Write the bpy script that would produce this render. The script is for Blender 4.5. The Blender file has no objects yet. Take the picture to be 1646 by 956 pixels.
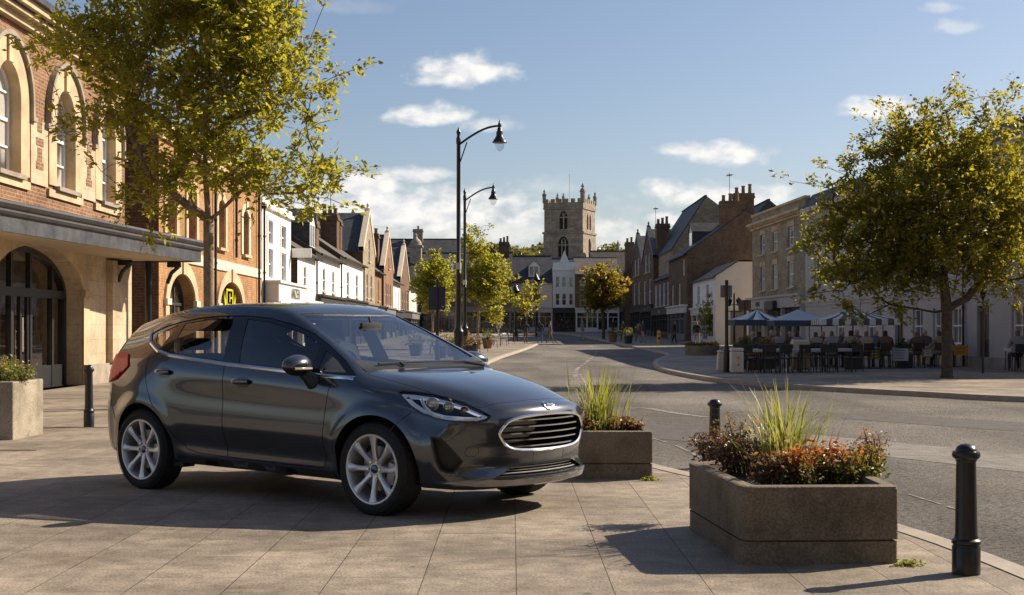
import bpy, bmesh, math, random
import numpy as np
from mathutils import Vector, Matrix, Quaternion
from mathutils.bvhtree import BVHTree
from mathutils.geometry import delaunay_2d_cdt

random.seed(7)
RNG = np.random.default_rng(7)
SC = bpy.context.scene
COL = SC.collection
PI = math.pi
F, YH, EYE = 2200.0, 530.0, 1.245      # focal length and horizon row (1646 px wide frame), eye height


def gz(y):
    """ground height: flat square, then the street climbs gently"""
    if y < 48: return 0.0
    if y < 54: return 0.011 * (y - 48) ** 2 / 12
    return min(0.011 * (y - 51), 1.32)


def G(px, py):
    """ground point seen at a pixel of the photograph"""
    d = py - YH
    y = EYE * F / d if d > 1 else 400.0
    for _ in range(60):
        y = y * .5 + .5 * max(1.0, (EYE - gz(y)) * F / max(d, .5))
    return Vector(((px - 823) / F * y, y, gz(y)))


def XZ(px, py, y):
    return (px - 823) / F * y, EYE - (py - YH) / F * y


# ------------------------------------------------------------------ objects
def tag(o, label=None, cat=None, group=None, kind=None):
    if label: o['label'] = label
    if cat: o['category'] = cat
    if group: o['group'] = group
    if kind: o['kind'] = kind
    return o


def empty(name, loc, label=None, cat=None, group=None, rz=0.0):
    o = bpy.data.objects.new(name, None)
    o.empty_display_size = .2
    COL.objects.link(o)
    o.location = loc
    o.rotation_euler = (0, 0, rz)
    return tag(o, label, cat, group)


def copy_tree(o, parent=None):
    c = o.copy()
    COL.objects.link(c)
    if parent is not None:
        c.parent = parent
        c.matrix_parent_inverse = o.matrix_parent_inverse.copy()
    for ch in list(o.children):
        copy_tree(ch, c)
    return c


class MB:
    """collects geometry; build() links it as ONE mesh object"""

    def __init__(self):
        self.v, self.f, self.m, self.s = [], [], [], []

    def add(self, vs, fs, mi=0, smooth=False, mat=None):
        b = len(self.v)
        if mat is not None: vs = [mat @ Vector(v) for v in vs]
        self.v += [tuple(v) for v in vs]
        for f in fs:
            self.f.append(tuple(i + b for i in f)); self.m.append(mi); self.s.append(smooth)

    def quad(self, a, b, c, d, mi=0):
        self.add([a, b, c, d], [(0, 1, 2, 3)], mi)

    def box(self, x0, x1, y0, y1, z0, z1, mi=0, mat=None, bev=0.0):
        if bev > 0:
            bm = bmesh.new(); bmesh.ops.create_cube(bm, size=1)
            for v in bm.verts:
                v.co = Vector(((x0 + x1) / 2 + v.co.x * (x1 - x0), (y0 + y1) / 2 + v.co.y * (y1 - y0), (z0 + z1) / 2 + v.co.z * (z1 - z0)))
            bmesh.ops.bevel(bm, geom=bm.edges[:], offset=bev, segments=2, affect='EDGES', profile=.5)
            self.addbm(bm, mi, mat=mat); bm.free(); return
        vs = [(x0, y0, z0), (x1, y0, z0), (x1, y1, z0), (x0, y1, z0), (x0, y0, z1), (x1, y0, z1), (x1, y1, z1), (x0, y1, z1)]
        self.add(vs, [(0, 3, 2, 1), (4, 5, 6, 7), (0, 1, 5, 4), (1, 2, 6, 5), (2, 3, 7, 6), (3, 0, 4, 7)], mi, False, mat)

    def addbm(self, bm, mi=0, smooth=False, mat=None):
        bm.verts.index_update()
        self.add([v.co for v in bm.verts], [[v.index for v in f.verts] for f in bm.faces], mi, smooth, mat)

    def tube(self, pts, radii, n=8, mi=0, smooth=True, cap=True, mat=None):
        pts = [Vector(p) for p in pts]
        if not hasattr(radii, '__len__'): radii = [radii] * len(pts)
        vs, fs = [], []
        up = None
        for i, p in enumerate(pts):
            t = (pts[min(i + 1, len(pts) - 1)] - pts[max(i - 1, 0)])
            t = t.normalized() if t.length > 1e-9 else Vector((0, 0, 1))
            if up is None:
                up = Vector((1, 0, 0)) if abs(t.x) < .9 else Vector((0, 1, 0))
            a = t.cross(up)
            if a.length < 1e-6: a = t.cross(Vector((0, 1, .3)))
            a.normalize(); b = t.cross(a); up = b.cross(t) * -1 if False else up
            for k in range(n):
                an = 2 * PI * k / n
                vs.append(p + (a * math.cos(an) + b * math.sin(an)) * radii[i])
        for i in range(len(pts) - 1):
            for k in range(n):
                fs.append((i * n + k, i * n + (k + 1) % n, (i + 1) * n + (k + 1) % n, (i + 1) * n + k))
        self.add(vs, fs, mi, smooth, mat)
        if cap:
            self.add(vs[:n], [tuple(range(n))], mi, False, mat)
            self.add(vs[-n:], [tuple(range(n - 1, -1, -1))], mi, False, mat)

    def lathe(self, prof, n=24, mi=0, c=(0, 0, 0), smooth=True, mat=None, axis='Z'):
        """prof: list of (r, h)"""
        vs, fs = [], []
        for r, h in prof:
            for k in range(n):
                a = 2 * PI * k / n
                if axis == 'Z': vs.append((c[0] + r * math.cos(a), c[1] + r * math.sin(a), c[2] + h))
                else: vs.append((c[0] + r * math.cos(a), c[1] + h, c[2] + r * math.sin(a)))
        for i in range(len(prof) - 1):
            for k in range(n):
                q = (i * n + k, i * n + (k + 1) % n, (i + 1) * n + (k + 1) % n, (i + 1) * n + k)
                fs.append(q if axis == 'Z' else q[::-1])
        self.add(vs, fs, mi, smooth, mat)

    def build(self, name, mats, parent=None, angle=40):
        me = bpy.data.meshes.new(name)
        me.from_pydata(self.v, [], self.f)
        if not isinstance(mats, (list, tuple)): mats = [mats]
        for m in mats: me.materials.append(m)
        me.polygons.foreach_set('material_index', self.m)
        me.polygons.foreach_set('use_smooth', self.s)
        me.update()
        if any(self.s) and angle: 
            bm = bmesh.new(); bm.from_mesh(me)
            bmesh.ops.remove_doubles(bm, verts=bm.verts[:], dist=1e-5)
            bm.to_mesh(me); bm.free()
            me.set_sharp_from_angle(angle=math.radians(angle))
        o = bpy.data.objects.new(name, me)
        COL.objects.link(o)
        if parent is not None: o.parent = parent
        return o


# ------------------------------------------------------------------ materials
def new_mat(name):
    m = bpy.data.materials.new(name)
    m.use_nodes = True
    nt = m.node_tree
    return m, nt, nt.nodes['Principled BSDF']


def N(nt, t, **kw):
    n = nt.nodes.new(t)
    for k, v in kw.items():
        if k.startswith('i_'):
            key = k[2:]
            n.inputs[int(key) if key.isdigit() else key.replace('_', ' ')].default_value = v
        else: setattr(n, k, v)
    return n


def ramp(nt, fac, stops):
    r = N(nt, 'ShaderNodeValToRGB')
    e = r.color_ramp.elements
    while len(e) < len(stops): e.new(.5)
    for i, (p, c) in enumerate(stops):
        e[i].position = p; e[i].color = (c[0], c[1], c[2], 1) if hasattr(c, '__len__') else (c, c, c, 1)
    nt.links.new(fac, r.inputs[0])
    return r


def mixc(nt, fac, a, b, mode='MIX'):
    n = N(nt, 'ShaderNodeMix', data_type='RGBA', blend_type=mode)
    L = nt.links.new
    for sock, val in ((n.inputs[0], fac), (n.inputs[6], a), (n.inputs[7], b)):
        if hasattr(val, 'is_linked'): L(val, sock)
        else: sock.default_value = val if not hasattr(val, '__len__') else (val[0], val[1], val[2], 1)
    return n.outputs[2]


def simple(name, col, rough=.6, metal=0.0, var=.0, scale=6.0, bump=0.0, bscale=None, spec=.5, coat=0.0):
    """plain surface with noise variation and bump in object space"""
    m, nt, p = new_mat(name)
    L = nt.links.new
    p.inputs['Base Color'].default_value = (*col, 1)
    p.inputs['Roughness'].default_value = rough
    p.inputs['Metallic'].default_value = metal
    p.inputs['Specular IOR Level'].default_value = spec
    p.inputs['Coat Weight'].default_value = coat
    if var or bump:
        tc = N(nt, 'ShaderNodeTexCoord')
        if var:
            n1 = N(nt, 'ShaderNodeTexNoise', i_Scale=scale, i_Detail=6.0, i_Roughness=.65)
            L(tc.outputs['Object'], n1.inputs['Vector'])
            r = ramp(nt, n1.outputs[0], [(.3, [c * (1 - var) for c in col]), (.7, [min(1, c * (1 + var)) for c in col])])
            L(r.outputs[0], p.inputs['Base Color'])
        if bump:
            n2 = N(nt, 'ShaderNodeTexNoise', i_Scale=bscale or scale * 6, i_Detail=5.0)
            L(tc.outputs['Object'], n2.inputs['Vector'])
            b = N(nt, 'ShaderNodeBump', i_Strength=bump, i_Distance=.02)
            L(n2.outputs[0], b.inputs['Height']); L(b.outputs[0], p.inputs['Normal'])
    return m


def brickmat(name, c1, c2, mortar, bw=.23, bh=.075, mw=.012, var=.25, rough=.9, off=.5, bump=.5, rot=False, stain=.35):
    """masonry on any upright wall: u = x + y, v = z in world space"""
    m, nt, p = new_mat(name)
    L = nt.links.new
    g = N(nt, 'ShaderNodeNewGeometry')
    s = N(nt, 'ShaderNodeSeparateXYZ'); L(g.outputs['Position'], s.inputs[0])
    a = N(nt, 'ShaderNodeMath', operation='ADD'); L(s.outputs[0], a.inputs[0]); L(s.outputs[1], a.inputs[1])
    c = N(nt, 'ShaderNodeCombineXYZ'); L(a.outputs[0], c.inputs[0]); L(s.outputs[2], c.inputs[1])
    b = N(nt, 'ShaderNodeTexBrick', offset=off, i_Scale=1.0, i_Mortar_Size=mw, i_Mortar_Smooth=.3, i_Bias=.0, i_Brick_Width=bw, i_Row_Height=bh)
    b.inputs['Color1'].default_value = (*c1, 1); b.inputs['Color2'].default_value = (*c2, 1); b.inputs['Mortar'].default_value = (*mortar, 1)
    L(c.outputs[0], b.inputs['Vector'])
    n1 = N(nt, 'ShaderNodeTexNoise', i_Scale=1.1, i_Detail=7.0, i_Roughness=.7); L(g.outputs['Position'], n1.inputs['Vector'])
    r = ramp(nt, n1.outputs[0], [(.3, 1 - stain), (.68, 1 + stain * .35)])
    n3 = N(nt, 'ShaderNodeTexNoise', i_Scale=9.0, i_Detail=4.0); L(g.outputs['Position'], n3.inputs['Vector'])
    r3 = ramp(nt, n3.outputs[0], [(.3, 1 - var), (.7, 1 + var * .4)])
    col = mixc(nt, 1.0, b.outputs['Color'], r.outputs[0], 'MULTIPLY')
    col = mixc(nt, 1.0, col, r3.outputs[0], 'MULTIPLY')
    L(col, p.inputs['Base Color'])
    p.inputs['Roughness'].default_value = rough
    p.inputs['Specular IOR Level'].default_value = .25
    bp = N(nt, 'ShaderNodeBump', i_Strength=bump, i_Distance=.01)
    sub = N(nt, 'ShaderNodeMath', operation='SUBTRACT'); L(n3.outputs[0], sub.inputs[0]); L(b.outputs['Fac'], sub.inputs[1])
    L(sub.outputs[0], bp.inputs['Height']); L(bp.outputs[0], p.inputs['Normal'])
    return m


def leafmat(name, c_dark, c_light, trans=(.45, .5, .03), tw=.45):
    m, nt, p = new_mat(name)
    L = nt.links.new
    g = N(nt, 'ShaderNodeNewGeometry')
    r = ramp(nt, g.outputs['Random Per Island'], [(0.0, c_dark), (.6, [(a + b) / 2 for a, b in zip(c_dark, c_light)]), (1.0, c_light)])
    n = N(nt, 'ShaderNodeTexNoise', i_Scale=.9, i_Detail=2.0)
    L(g.outputs['Position'], n.inputs['Vector'])
    rr = ramp(nt, n.outputs[0], [(.35, .75), (.65, 1.15)])
    col = mixc(nt, 1.0, r.outputs[0], rr.outputs[0], 'MULTIPLY')
    L(col, p.inputs['Base Color'])
    p.inputs['Roughness'].default_value = .45
    t = N(nt, 'ShaderNodeBsdfTranslucent')
    tc = mixc(nt, .6, col, (*trans,))
    L(tc, t.inputs[0])
    mx = N(nt, 'ShaderNodeMixShader', i_0=tw)
    L(p.outputs[0], mx.inputs[1]); L(t.outputs[0], mx.inputs[2])
    L(mx.outputs[0], nt.nodes['Material Output'].inputs['Surface'])
    return m


def glassmat(name, tint=(.5, .55, .55), ior=1.45, boost=1.0):
    m, nt, p = new_mat(name)
    L = nt.links.new
    nt.nodes.remove(p)
    t = N(nt, 'ShaderNodeBsdfTransparent'); t.inputs[0].default_value = (*tint, 1)
    gl = N(nt, 'ShaderNodeBsdfGlossy'); gl.inputs['Roughness'].default_value = .02
    geo = N(nt, 'ShaderNodeNewGeometry')
    # Schlick mirror strength, alike from both sides of the pane
    dt = N(nt, 'ShaderNodeVectorMath', operation='DOT_PRODUCT'); L(geo.outputs['Incoming'], dt.inputs[0]); L(geo.outputs['Normal'], dt.inputs[1])
    ab = N(nt, 'ShaderNodeMath', operation='ABSOLUTE'); L(dt.outputs['Value'], ab.inputs[0])
    iv = N(nt, 'ShaderNodeMath', operation='SUBTRACT', i_0=1.0); L(ab.outputs[0], iv.inputs[1]); iv.use_clamp = True
    pw = N(nt, 'ShaderNodeMath', operation='POWER', i_1=4.2); L(iv.outputs[0], pw.inputs[0])
    mu = N(nt, 'ShaderNodeMath', operation='MULTIPLY_ADD', i_1=.92 * boost, i_2=.055 * boost); L(pw.outputs[0], mu.inputs[0]); mu.use_clamp = True
    mx = N(nt, 'ShaderNodeMixShader')
    L(mu.outputs[0], mx.inputs[0]); L(t.outputs[0], mx.inputs[1]); L(gl.outputs[0], mx.inputs[2])
    L(mx.outputs[0], nt.nodes['Material Output'].inputs['Surface'])
    return m
# ------------------------------------------------------------------ the parked car
def pchip(xk, yk):
    xk = np.array(xk, float); yk = np.array(yk, float)
    h = np.diff(xk); d = np.diff(yk) / h
    m = np.zeros(len(xk)); m[0] = d[0]; m[-1] = d[-1]
    for i in range(1, len(xk) - 1):
        if d[i - 1] * d[i] > 0:
            w1 = 2 * h[i] + h[i - 1]; w2 = h[i] + 2 * h[i - 1]
            m[i] = (w1 + w2) / (w1 / d[i - 1] + w2 / d[i])
    def f(x):
        x = min(max(x, xk[0]), xk[-1])
        i = min(int(np.searchsorted(xk, x, 'right') - 1), len(h) - 1)
        t = (x - xk[i]) / h[i]
        return float((2 * t ** 3 - 3 * t ** 2 + 1) * yk[i] + (t ** 3 - 2 * t ** 2 + t) * h[i] * m[i] + (-2 * t ** 3 + 3 * t ** 2) * yk[i + 1] + (t ** 3 - t ** 2) * h[i] * m[i + 1])
    return f


def sstep(a, b, x):
    t = min(max((x - a) / (b - a), 0), 1)
    return t * t * (3 - 2 * t)


kz = pchip([-1.7, -1.5, -1.25, -.9, -.5, -.2, 0, .12, .3, .6, .9, 1.02, 1.1, 1.25, 1.5, 1.75, 1.9, 2.05, 2.13],
           [1.315, 1.365, 1.41, 1.445, 1.46, 1.455, 1.44, 1.415, 1.335, 1.185, 1.04, .985, .965, .948, .915, .868, .83, .775, .735])
iz = pchip([-1.7, -1.5, -1.25, -.9, -.5, -.2, 0, .12, .3, .6, .9, 1.02, 1.1, 1.25, 1.5, 1.75, 1.9, 2.05, 2.13],
           [1.285, 1.325, 1.365, 1.40, 1.415, 1.405, 1.385, 1.36, 1.297, 1.17, 1.025, .955, .935, .915, .88, .828, .785, .73, .69])
iy = pchip([-1.7, -1.25, -.5, 0, .3, .6, .9, 1.02, 1.25, 1.5, 1.75, 2.13],
           [.53, .565, .585, .575, .59, .64, .70, .72, .68, .64, .60, .5])
gzc = pchip([-1.7, -1.25, -.8, -.3, .3, .7, 1.0, 1.25, 1.5, 1.75, 2.13], [1.02, 1.03, .995, .965, .93, .905, .875, .848, .81, .75, .65])
gyc = pchip([-1.7, -1.25, -.8, 0, .7, 1.25, 1.5, 1.75, 2.13], [.735, .80, .825, .83, .828, .822, .805, .775, .71])
eyc = pchip([-1.7, -1.25, -.6, 0, .6, 1.25, 1.6, 2.13], [.81, .866, .852, .848, .852, .868, .85, .785])
zbc = pchip([-1.7, -1.2, -.6, .6, 1.2, 2.13], [.26, .225, .215, .205, .20, .195])


def section(x, inset=0.0):
    kzz, izz, iyy, gz_, gy, ey, zb = kz(x), iz(x), iy(x), gzc(x), gyc(x), eyc(x), zbc(x)
    t = sstep(1.15, .85, x) * 1.0            # 1 where there is a glasshouse above the belt
    hy = gy + (iyy - gy) * (.5 - .06 * t) + .012 * t
    hz = gz_ + (izz - gz_) * .5 + (1 - t) * .012
    door = sstep(-1.0, -.7, x) * sstep(1.05, .75, x)
    hh = gz_ - zb
    ctrl = [(0, zb), (.45, zb), (ey - .105, zb + .002), (ey - .064, zb + .05), (ey - .036 - .020 * door, zb + .225 * hh), (ey - .009 + .004 * door, zb + .39 * hh), (ey, zb + .55 * hh),
            (ey - .006, zb + .71 * hh), (gy + .022, zb + .895 * hh), (gy, gz_), (hy, hz), (iyy, izz), (iyy * .80, kzz - .32 * (kzz - izz)), (iyy * .45, kzz - .08 * (kzz - izz)), (0, kzz)]
    if inset:
        c2 = []
        for i, (y, z) in enumerate(ctrl):
            y2 = max(0, y - inset) if y > 0 else 0
            z2 = z - inset * .8 if i >= 11 else z
            if i < 4: z2 = .36; 
            c2.append((y2, z2))
        ctrl = c2
    P = [Vector((a, b, 0)) for a, b in ctrl]
    out = []
    n = len(P)
    for i in range(n - 1):
        p0 = P[i - 1] if i else P[i] * 2 - P[i + 1]
        p3 = P[i + 2] if i + 2 < n else Vector((-P[i].x, P[i].y, 0))
        p1, p2 = P[i], P[i + 1]
        ns = 2 if i < 2 else 5
        k1 = (p2 - p0); k2 = (p3 - p1)
        L = (p2 - p1).length
        m1 = k1 * (L / max(L + (p1 - p0).length, 1e-6)); m2 = k2 * (L / max(L + (p3 - p2).length, 1e-6))
        for s in range(ns):
            u = s / ns
            out.append((2 * u ** 3 - 3 * u ** 2 + 1) * p1 + (u ** 3 - 2 * u ** 2 + u) * m1 + (-2 * u ** 3 + 3 * u ** 2) * p2 + (u ** 3 - u ** 2) * m2)
    out.append(P[-1])
    return [(max(p.x, 0), p.y) for p in out]


fprof = pchip([.19, .22, .25, .285, .34, .40, .5, .62, .68, .72, .76, .82, .9], [-.09, -.02, 0, -.012, -.035, -.03, -.008, -.004, -.014, -.032, -.06, -.07, -.07])
rprof = pchip([.2, .26, .32, .5, .62, .75, .88, 1.0, 1.1, 1.2, 1.28, 1.32], [-.18, -.23, -.27, -.30, -.305, -.285, -.265, -.22, -.15, -.075, -.01, 0])


def foff(y, z):
    a = abs(y)
    return fprof(z) - .25 * (a / .8) ** 2 - .15 * (a / .8) ** 6


def roff(y, z):
    a = abs(y)
    return rprof(z) + .10 * (a / .8) ** 2 + .16 * (a / .8) ** 6


def warp(x, y, z):
    sF = sstep(.9, 2.13, x); sR = sstep(-.95, -1.70, x)
    r = x
    if sF: r += sF * foff(y, z)
    if sR: r += sR * roff(y, z)
    # flared wheel arch lips
    if abs(y) > .6:
        for wx in (-1.2465, 1.2465):
            d = math.hypot(r - wx, z - .31)
            k = sstep(.47, .39, d) * sstep(.28, .33, d) if z > .2 else 0
            y += math.copysign(.014 * k, y)
    return (r, y, z)


def ring(x, inset=0.0):
    h = section(x, inset)
    return [(-y, z) for y, z in h] + [(y, z) for y, z in h[-2:0:-1]]


def loft(xs, inset=0.0, caps=(8, 8), cz=(.72, .48), dowarp=True):
    vs, fs = [], []
    R = [ring(x, inset) for x in xs]
    n = len(R[0])
    W = warp if dowarp else (lambda x, y, z: (x, y, z))
    for x, r in zip(xs, R):
        vs += [W(x, y, z) for y, z in r]
    for i in range(len(xs) - 1):
        for k in range(n):
            fs.append((i * n + k, i * n + (k + 1) % n, (i + 1) * n + (k + 1) % n, (i + 1) * n + k))
    for end, (x, r, base) in enumerate(((xs[0], R[0], 0), (xs[-1], R[-1], (len(xs) - 1) * n))):
        prev = list(range(base, base + n)); nc = caps[end]
        for j in range(1, nc):
            k = 1 - j / nc
            b = len(vs)
            for y, z in r:
                vs.append(W(x, y * k, cz[end] + (z - cz[end]) * k))
            cur = list(range(b, b + n))
            for q in range(n):
                f = (prev[q], prev[(q + 1) % n], cur[(q + 1) % n], cur[q])
                fs.append(f[::-1] if end == 0 else f)
            prev = cur
        vs.append(W(x, 0, cz[end])); c = len(vs) - 1
        for q in range(n):
            f = (prev[q], prev[(q + 1) % n], c)
            fs.append(f[::-1] if end == 0 else f)
    return vs, fs


def mesh_obj(name, vs, fs, mats=()):
    me = bpy.data.meshes.new(name); me.from_pydata(vs, [], fs); me.update()
    for m in mats: me.materials.append(m)
    bm = bmesh.new(); bm.from_mesh(me); bmesh.ops.recalc_face_normals(bm, faces=bm.faces[:]); bm.to_mesh(me); bm.free()
    o = bpy.data.objects.new(name, me); COL.objects.link(o)
    return o


def prism(poly, axis, lo, hi):
    n = len(poly)
    def P(a, b, t): return {'y': (a, t, b), 'x': (t, a, b), 'z': (a, b, t)}[axis]
    vs = [P(a, b, lo) for a, b in poly] + [P(a, b, hi) for a, b in poly]
    fs = [tuple(range(n)), tuple(range(2 * n - 1, n - 1, -1))] + [(i, (i + 1) % n, n + (i + 1) % n, n + i) for i in range(n)]
    return mesh_obj('cut', vs, fs)


def boolop(o, cutters, op='DIFFERENCE'):
    for c in cutters:
        md = o.modifiers.new('b', 'BOOLEAN'); md.object = c; md.operation = op; md.solver = 'EXACT'
    dg = bpy.context.evaluated_depsgraph_get()
    me = bpy.data.meshes.new_from_object(o.evaluated_get(dg))
    o.modifiers.clear(); old = o.data; o.data = me
    return o


def kill(objs):
    for c in objs:
        me = c.data; bpy.data.objects.remove(c)
        if me and me.users == 0: bpy.data.meshes.remove(me)


def offset_poly(poly, d):
    n = len(poly); area = sum(poly[i][0] * poly[(i + 1) % n][1] - poly[(i + 1) % n][0] * poly[i][1] for i in range(n))
    s = 1 if area > 0 else -1
    out = []
    for i in range(n):
        a, b, c = Vector(poly[i - 1]), Vector(poly[i]), Vector(poly[(i + 1) % n])
        e1 = (b - a).normalized(); e2 = (c - b).normalized()
        n1 = Vector((e1.y, -e1.x)) * s; n2 = Vector((e2.y, -e2.x)) * s
        m = (n1 + n2)
        if m.length < 1e-6: m = n1
        m.normalize(); k = 1 / max(.45, m.dot(n1))
        out.append(tuple(b + m * d * k))
    return out


def resample(poly, step, closed=True):
    out = []
    n = len(poly)
    for i in range(n if closed else n - 1):
        a, b = Vector(poly[i]), Vector(poly[(i + 1) % n])
        k = max(1, int((b - a).length / step + .5))
        for j in range(k): out.append(tuple(a.lerp(b, j / k)))
    if not closed: out.append(tuple(poly[-1]))
    return out


def smooth_poly(poly, it=2):
    """Chaikin corner rounding"""
    for _ in range(it):
        q = []
        for i in range(len(poly)):
            a, b = Vector(poly[i]), Vector(poly[(i + 1) % len(poly)])
            q += [tuple(a.lerp(b, .25)), tuple(a.lerp(b, .75))]
        poly = q
    return poly


def inside(p, poly):
    x, y = p; r = False
    for i in range(len(poly)):
        x1, y1 = poly[i]; x2, y2 = poly[i - 1]
        if (y1 > y) != (y2 > y) and x < (x2 - x1) * (y - y1) / (y2 - y1) + x1: r = not r
    return r


def fill2d(outline, holes=(), step=.04):
    """triangulate a 2D outline with holes and inner grid points"""
    pts, edges = [], []
    for lp in [outline] + list(holes):
        lp = resample(lp, step) if step else lp
        b = len(pts); pts += [Vector(p) for p in lp]
        edges += [(b + i, b + (i + 1) % len(lp)) for i in range(len(lp))]
    if step:
        xs = [p[0] for p in outline]; ys = [p[1] for p in outline]
        ny = int((max(ys) - min(ys)) / step); nx = int((max(xs) - min(xs)) / step)
        bd = np.array([tuple(p) for p in pts])
        for i in range(1, nx + 1):
            for j in range(1, ny + 1):
                p = (min(xs) + (i + .5 * (j % 2)) * step, min(ys) + j * step)
                if inside(p, outline) and not any(inside(p, h) for h in holes) and np.min(np.hypot(bd[:, 0] - p[0], bd[:, 1] - p[1])) > step * .45:
                    pts.append(Vector(p))
    v, e, f, *_ = delaunay_2d_cdt(pts, edges, [], 0, 1e-6)
    tris = []
    for t in f:
        c = sum((v[i] for i in t), Vector((0, 0))) / len(t)
        if inside(c, outline) and not any(inside(c, h) for h in holes): tris.append(list(t))
    return [tuple(p) for p in v], tris


def build_car():
    paint, nt, p = new_mat('car_paint')
    p.inputs['Base Color'].default_value = (.076, .081, .092, 1); p.inputs['Metallic'].default_value = .75
    p.inputs['Roughness'].default_value = .21; p.inputs['Coat Weight'].default_value = 1; p.inputs['Coat Roughness'].default_value = .025
    black = simple('car_black_plastic', (.012, .012, .013), .55)
    gloss = simple('car_black_gloss', (.008, .008, .009), .12, coat=.5)
    chrome = simple('chrome', (.72, .72, .72), .12, 1.0)
    rubber = simple('tyre_rubber', (.014, .014, .014), .8, var=.25, scale=20, bump=.1)
    alloy = simple('alloy', (.60, .60, .61), .34, .65)
    glass = glassmat('car_glass', (.72, .74, .73), boost=2.2)
    clear = glassmat('lamp_glass', (.9, .93, .95), boost=1.0)
    red = simple('tail_lamp_red', (.62, .008, .008), .3, coat=.25)
    seatm = simple('seat_fabric', (.02, .02, .022), .85)
    silver = simple('lamp_silver', (.82, .83, .85), .3, .25, coat=1.0)
    white = simple('lamp_white', (.85, .85, .85), .3)
    amber = simple('lamp_amber', (.55, .40, .26), .2, .6)
    disc = simple('brake_disc', (.25, .24, .23), .4, .9)
    blue = simple('badge_blue', (.01, .025, .10), .2, coat=1)

    root = empty('car', (-1.398, 10.61, 0), 'dark grey metallic five door hatchback parked on the paving beside the planters', 'car', rz=-.663)

    xs = list(np.linspace(-1.70, 2.13, 118))
    vs, fs = loft(xs)
    body = mesh_obj('body', vs, fs)
    body.data.polygons.foreach_set('use_smooth', [True] * len(body.data.polygons))
    pri_v = [v.co.copy() for v in body.data.vertices]; pri_n = [v.normal.copy() for v in body.data.vertices]
    pri_f = [tuple(q.vertices) for q in body.data.polygons]
    bvh = BVHTree.FromPolygons(pri_v, pri_f)

    def pnormal(co, fi):
        ids = pri_f[fi]; w = [1 / (1e-5 + (pri_v[i] - co).length) ** 2 for i in ids]
        s = Vector()
        for i, k in zip(ids, w): s += pri_n[i] * k
        return s.normalized()

    def project(v2, axis, off, sgn=-1):
        """2D points onto the body skin along an axis, lifted by off"""
        out = []
        for a, b in v2:
            if axis == 'y': o, d = Vector((a, sgn * 1.5, b)), Vector((0, -sgn, 0))
            elif axis == 'x': o, d = Vector((3.2, a, b)), Vector((-1, 0, 0))
            elif axis == 'r': o, d = Vector((-3.2, a, b)), Vector((1, 0, 0))
            elif axis == 'z': o, d = Vector((a, b, 2.2)), Vector((0, 0, -1))
            else:
                dv = axis.normalized(); sd = Vector((-dv.y, dv.x, 0))
                o, d = sd * a + Vector((0, 0, b)) - dv * 4, dv
            h, nn, fi, dist = bvh.ray_cast(o, d)
            if h is None:
                h, nn, fi, dist = bvh.find_nearest(o + d * 2.2)
            h = h + pnormal(h, fi) * off if off else h
            out.append(h)
        return out

    def patch(mb, outline, axis, off, holes=(), step=.035, mi=0, sgn=-1, mirror=True, thick=0.0):
        v2, t = fill2d(outline, holes, step)
        P = project(v2, axis, off, sgn)
        def emit(P, flip):
            mb.add(P, [f[::-1] if flip else f for f in t], mi, True)
        # orient by first triangle against the skin normal
        a, b, c = (P[i] for i in t[0]); nn = (b - a).cross(c - a)
        h, n0, fi, _ = bvh.find_nearest(a)
        fl = nn.dot(n0) < 0
        emit(P, fl)
        if mirror: emit([Vector((q.x, -q.y, q.z)) for q in P], not fl)
        if thick:
            # rim round the outline down to the skin
            lp = resample(outline, step); Q = project(lp, axis, off, sgn); Q2 = project(lp, axis, off - thick, sgn)
            n = len(lp)
            for S in ((1, -1) if mirror else (1,)):
                mb.add([Vector((q.x, q.y * S, q.z)) for q in Q + Q2], [(i, (i + 1) % n, n + (i + 1) % n, n + i) for i in range(n)], mi, False)

    def strip(mb, line, w, axis, off, mi=0, step=.03, mirror=True, sgn=-1, closed=False):
        l = resample(line, step, closed)
        n = len(l); A, B = [], []
        for i in range(n):
            a = Vector(l[i - 1] if (i or closed) else l[i]); b = Vector(l[(i + 1) % n] if (i < n - 1 or closed) else l[i])
            t = (b - a).normalized(); nn = Vector((-t.y, t.x))
            A.append(tuple(Vector(l[i]) + nn * w / 2)); B.append(tuple(Vector(l[i]) - nn * w / 2))
        M = [tuple((Vector(a) + Vector(b)) / 2) for a, b in zip(A, B)]
        PA, PM, PB = project(A, axis, 0.0005, sgn), project(M, axis, off, sgn), project(B, axis, .0005, sgn)
        m = n if closed else n - 1
        for S in ((1, -1) if mirror else (1,)):
            V = [Vector((q.x, q.y * S, q.z)) for q in PA + PM + PB]
            fs = []
            for i in range(m):
                j = (i + 1) % n
                fs += [(i, j, n + j, n + i), (n + i, n + j, 2 * n + j, 2 * n + i)]
            mb.add(V, fs, mi, True)

    DLO = [(-1.335, 1.215), (-1.27, 1.155), (-1.13, 1.095), (-.96, 1.062), (-.62, 1.032), (-.27, 1.003), (.33, .967), (.74, .94), (1.03, .925),
           (.87, 1.035), (.67, 1.135), (.47, 1.222), (.25, 1.29), (0, 1.337), (-.26, 1.357), (-.55, 1.358), (-.8, 1.34), (-1.0, 1.315), (-1.17, 1.28), (-1.30, 1.237)]
    P_front = [(-.235, 1.33), (-.145, 1.006), (.605, .966), (.585, 1.143), (.42, 1.203), (.22, 1.26), (0, 1.308)]
    P_rear = [(-.945, 1.30), (-.97, 1.077), (-.62, 1.043), (-.325, 1.02), (-.385, 1.333), (-.66, 1.33)]
    P_quart = [(-1.02, 1.288), (-1.255, 1.215), (-1.21, 1.155), (-1.11, 1.105)]
    P_tri = [(.675, .962), (.655, 1.105), (.80, 1.035), (.945, .944)]
    panes = [P_front, P_rear, P_quart, P_tri]
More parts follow.
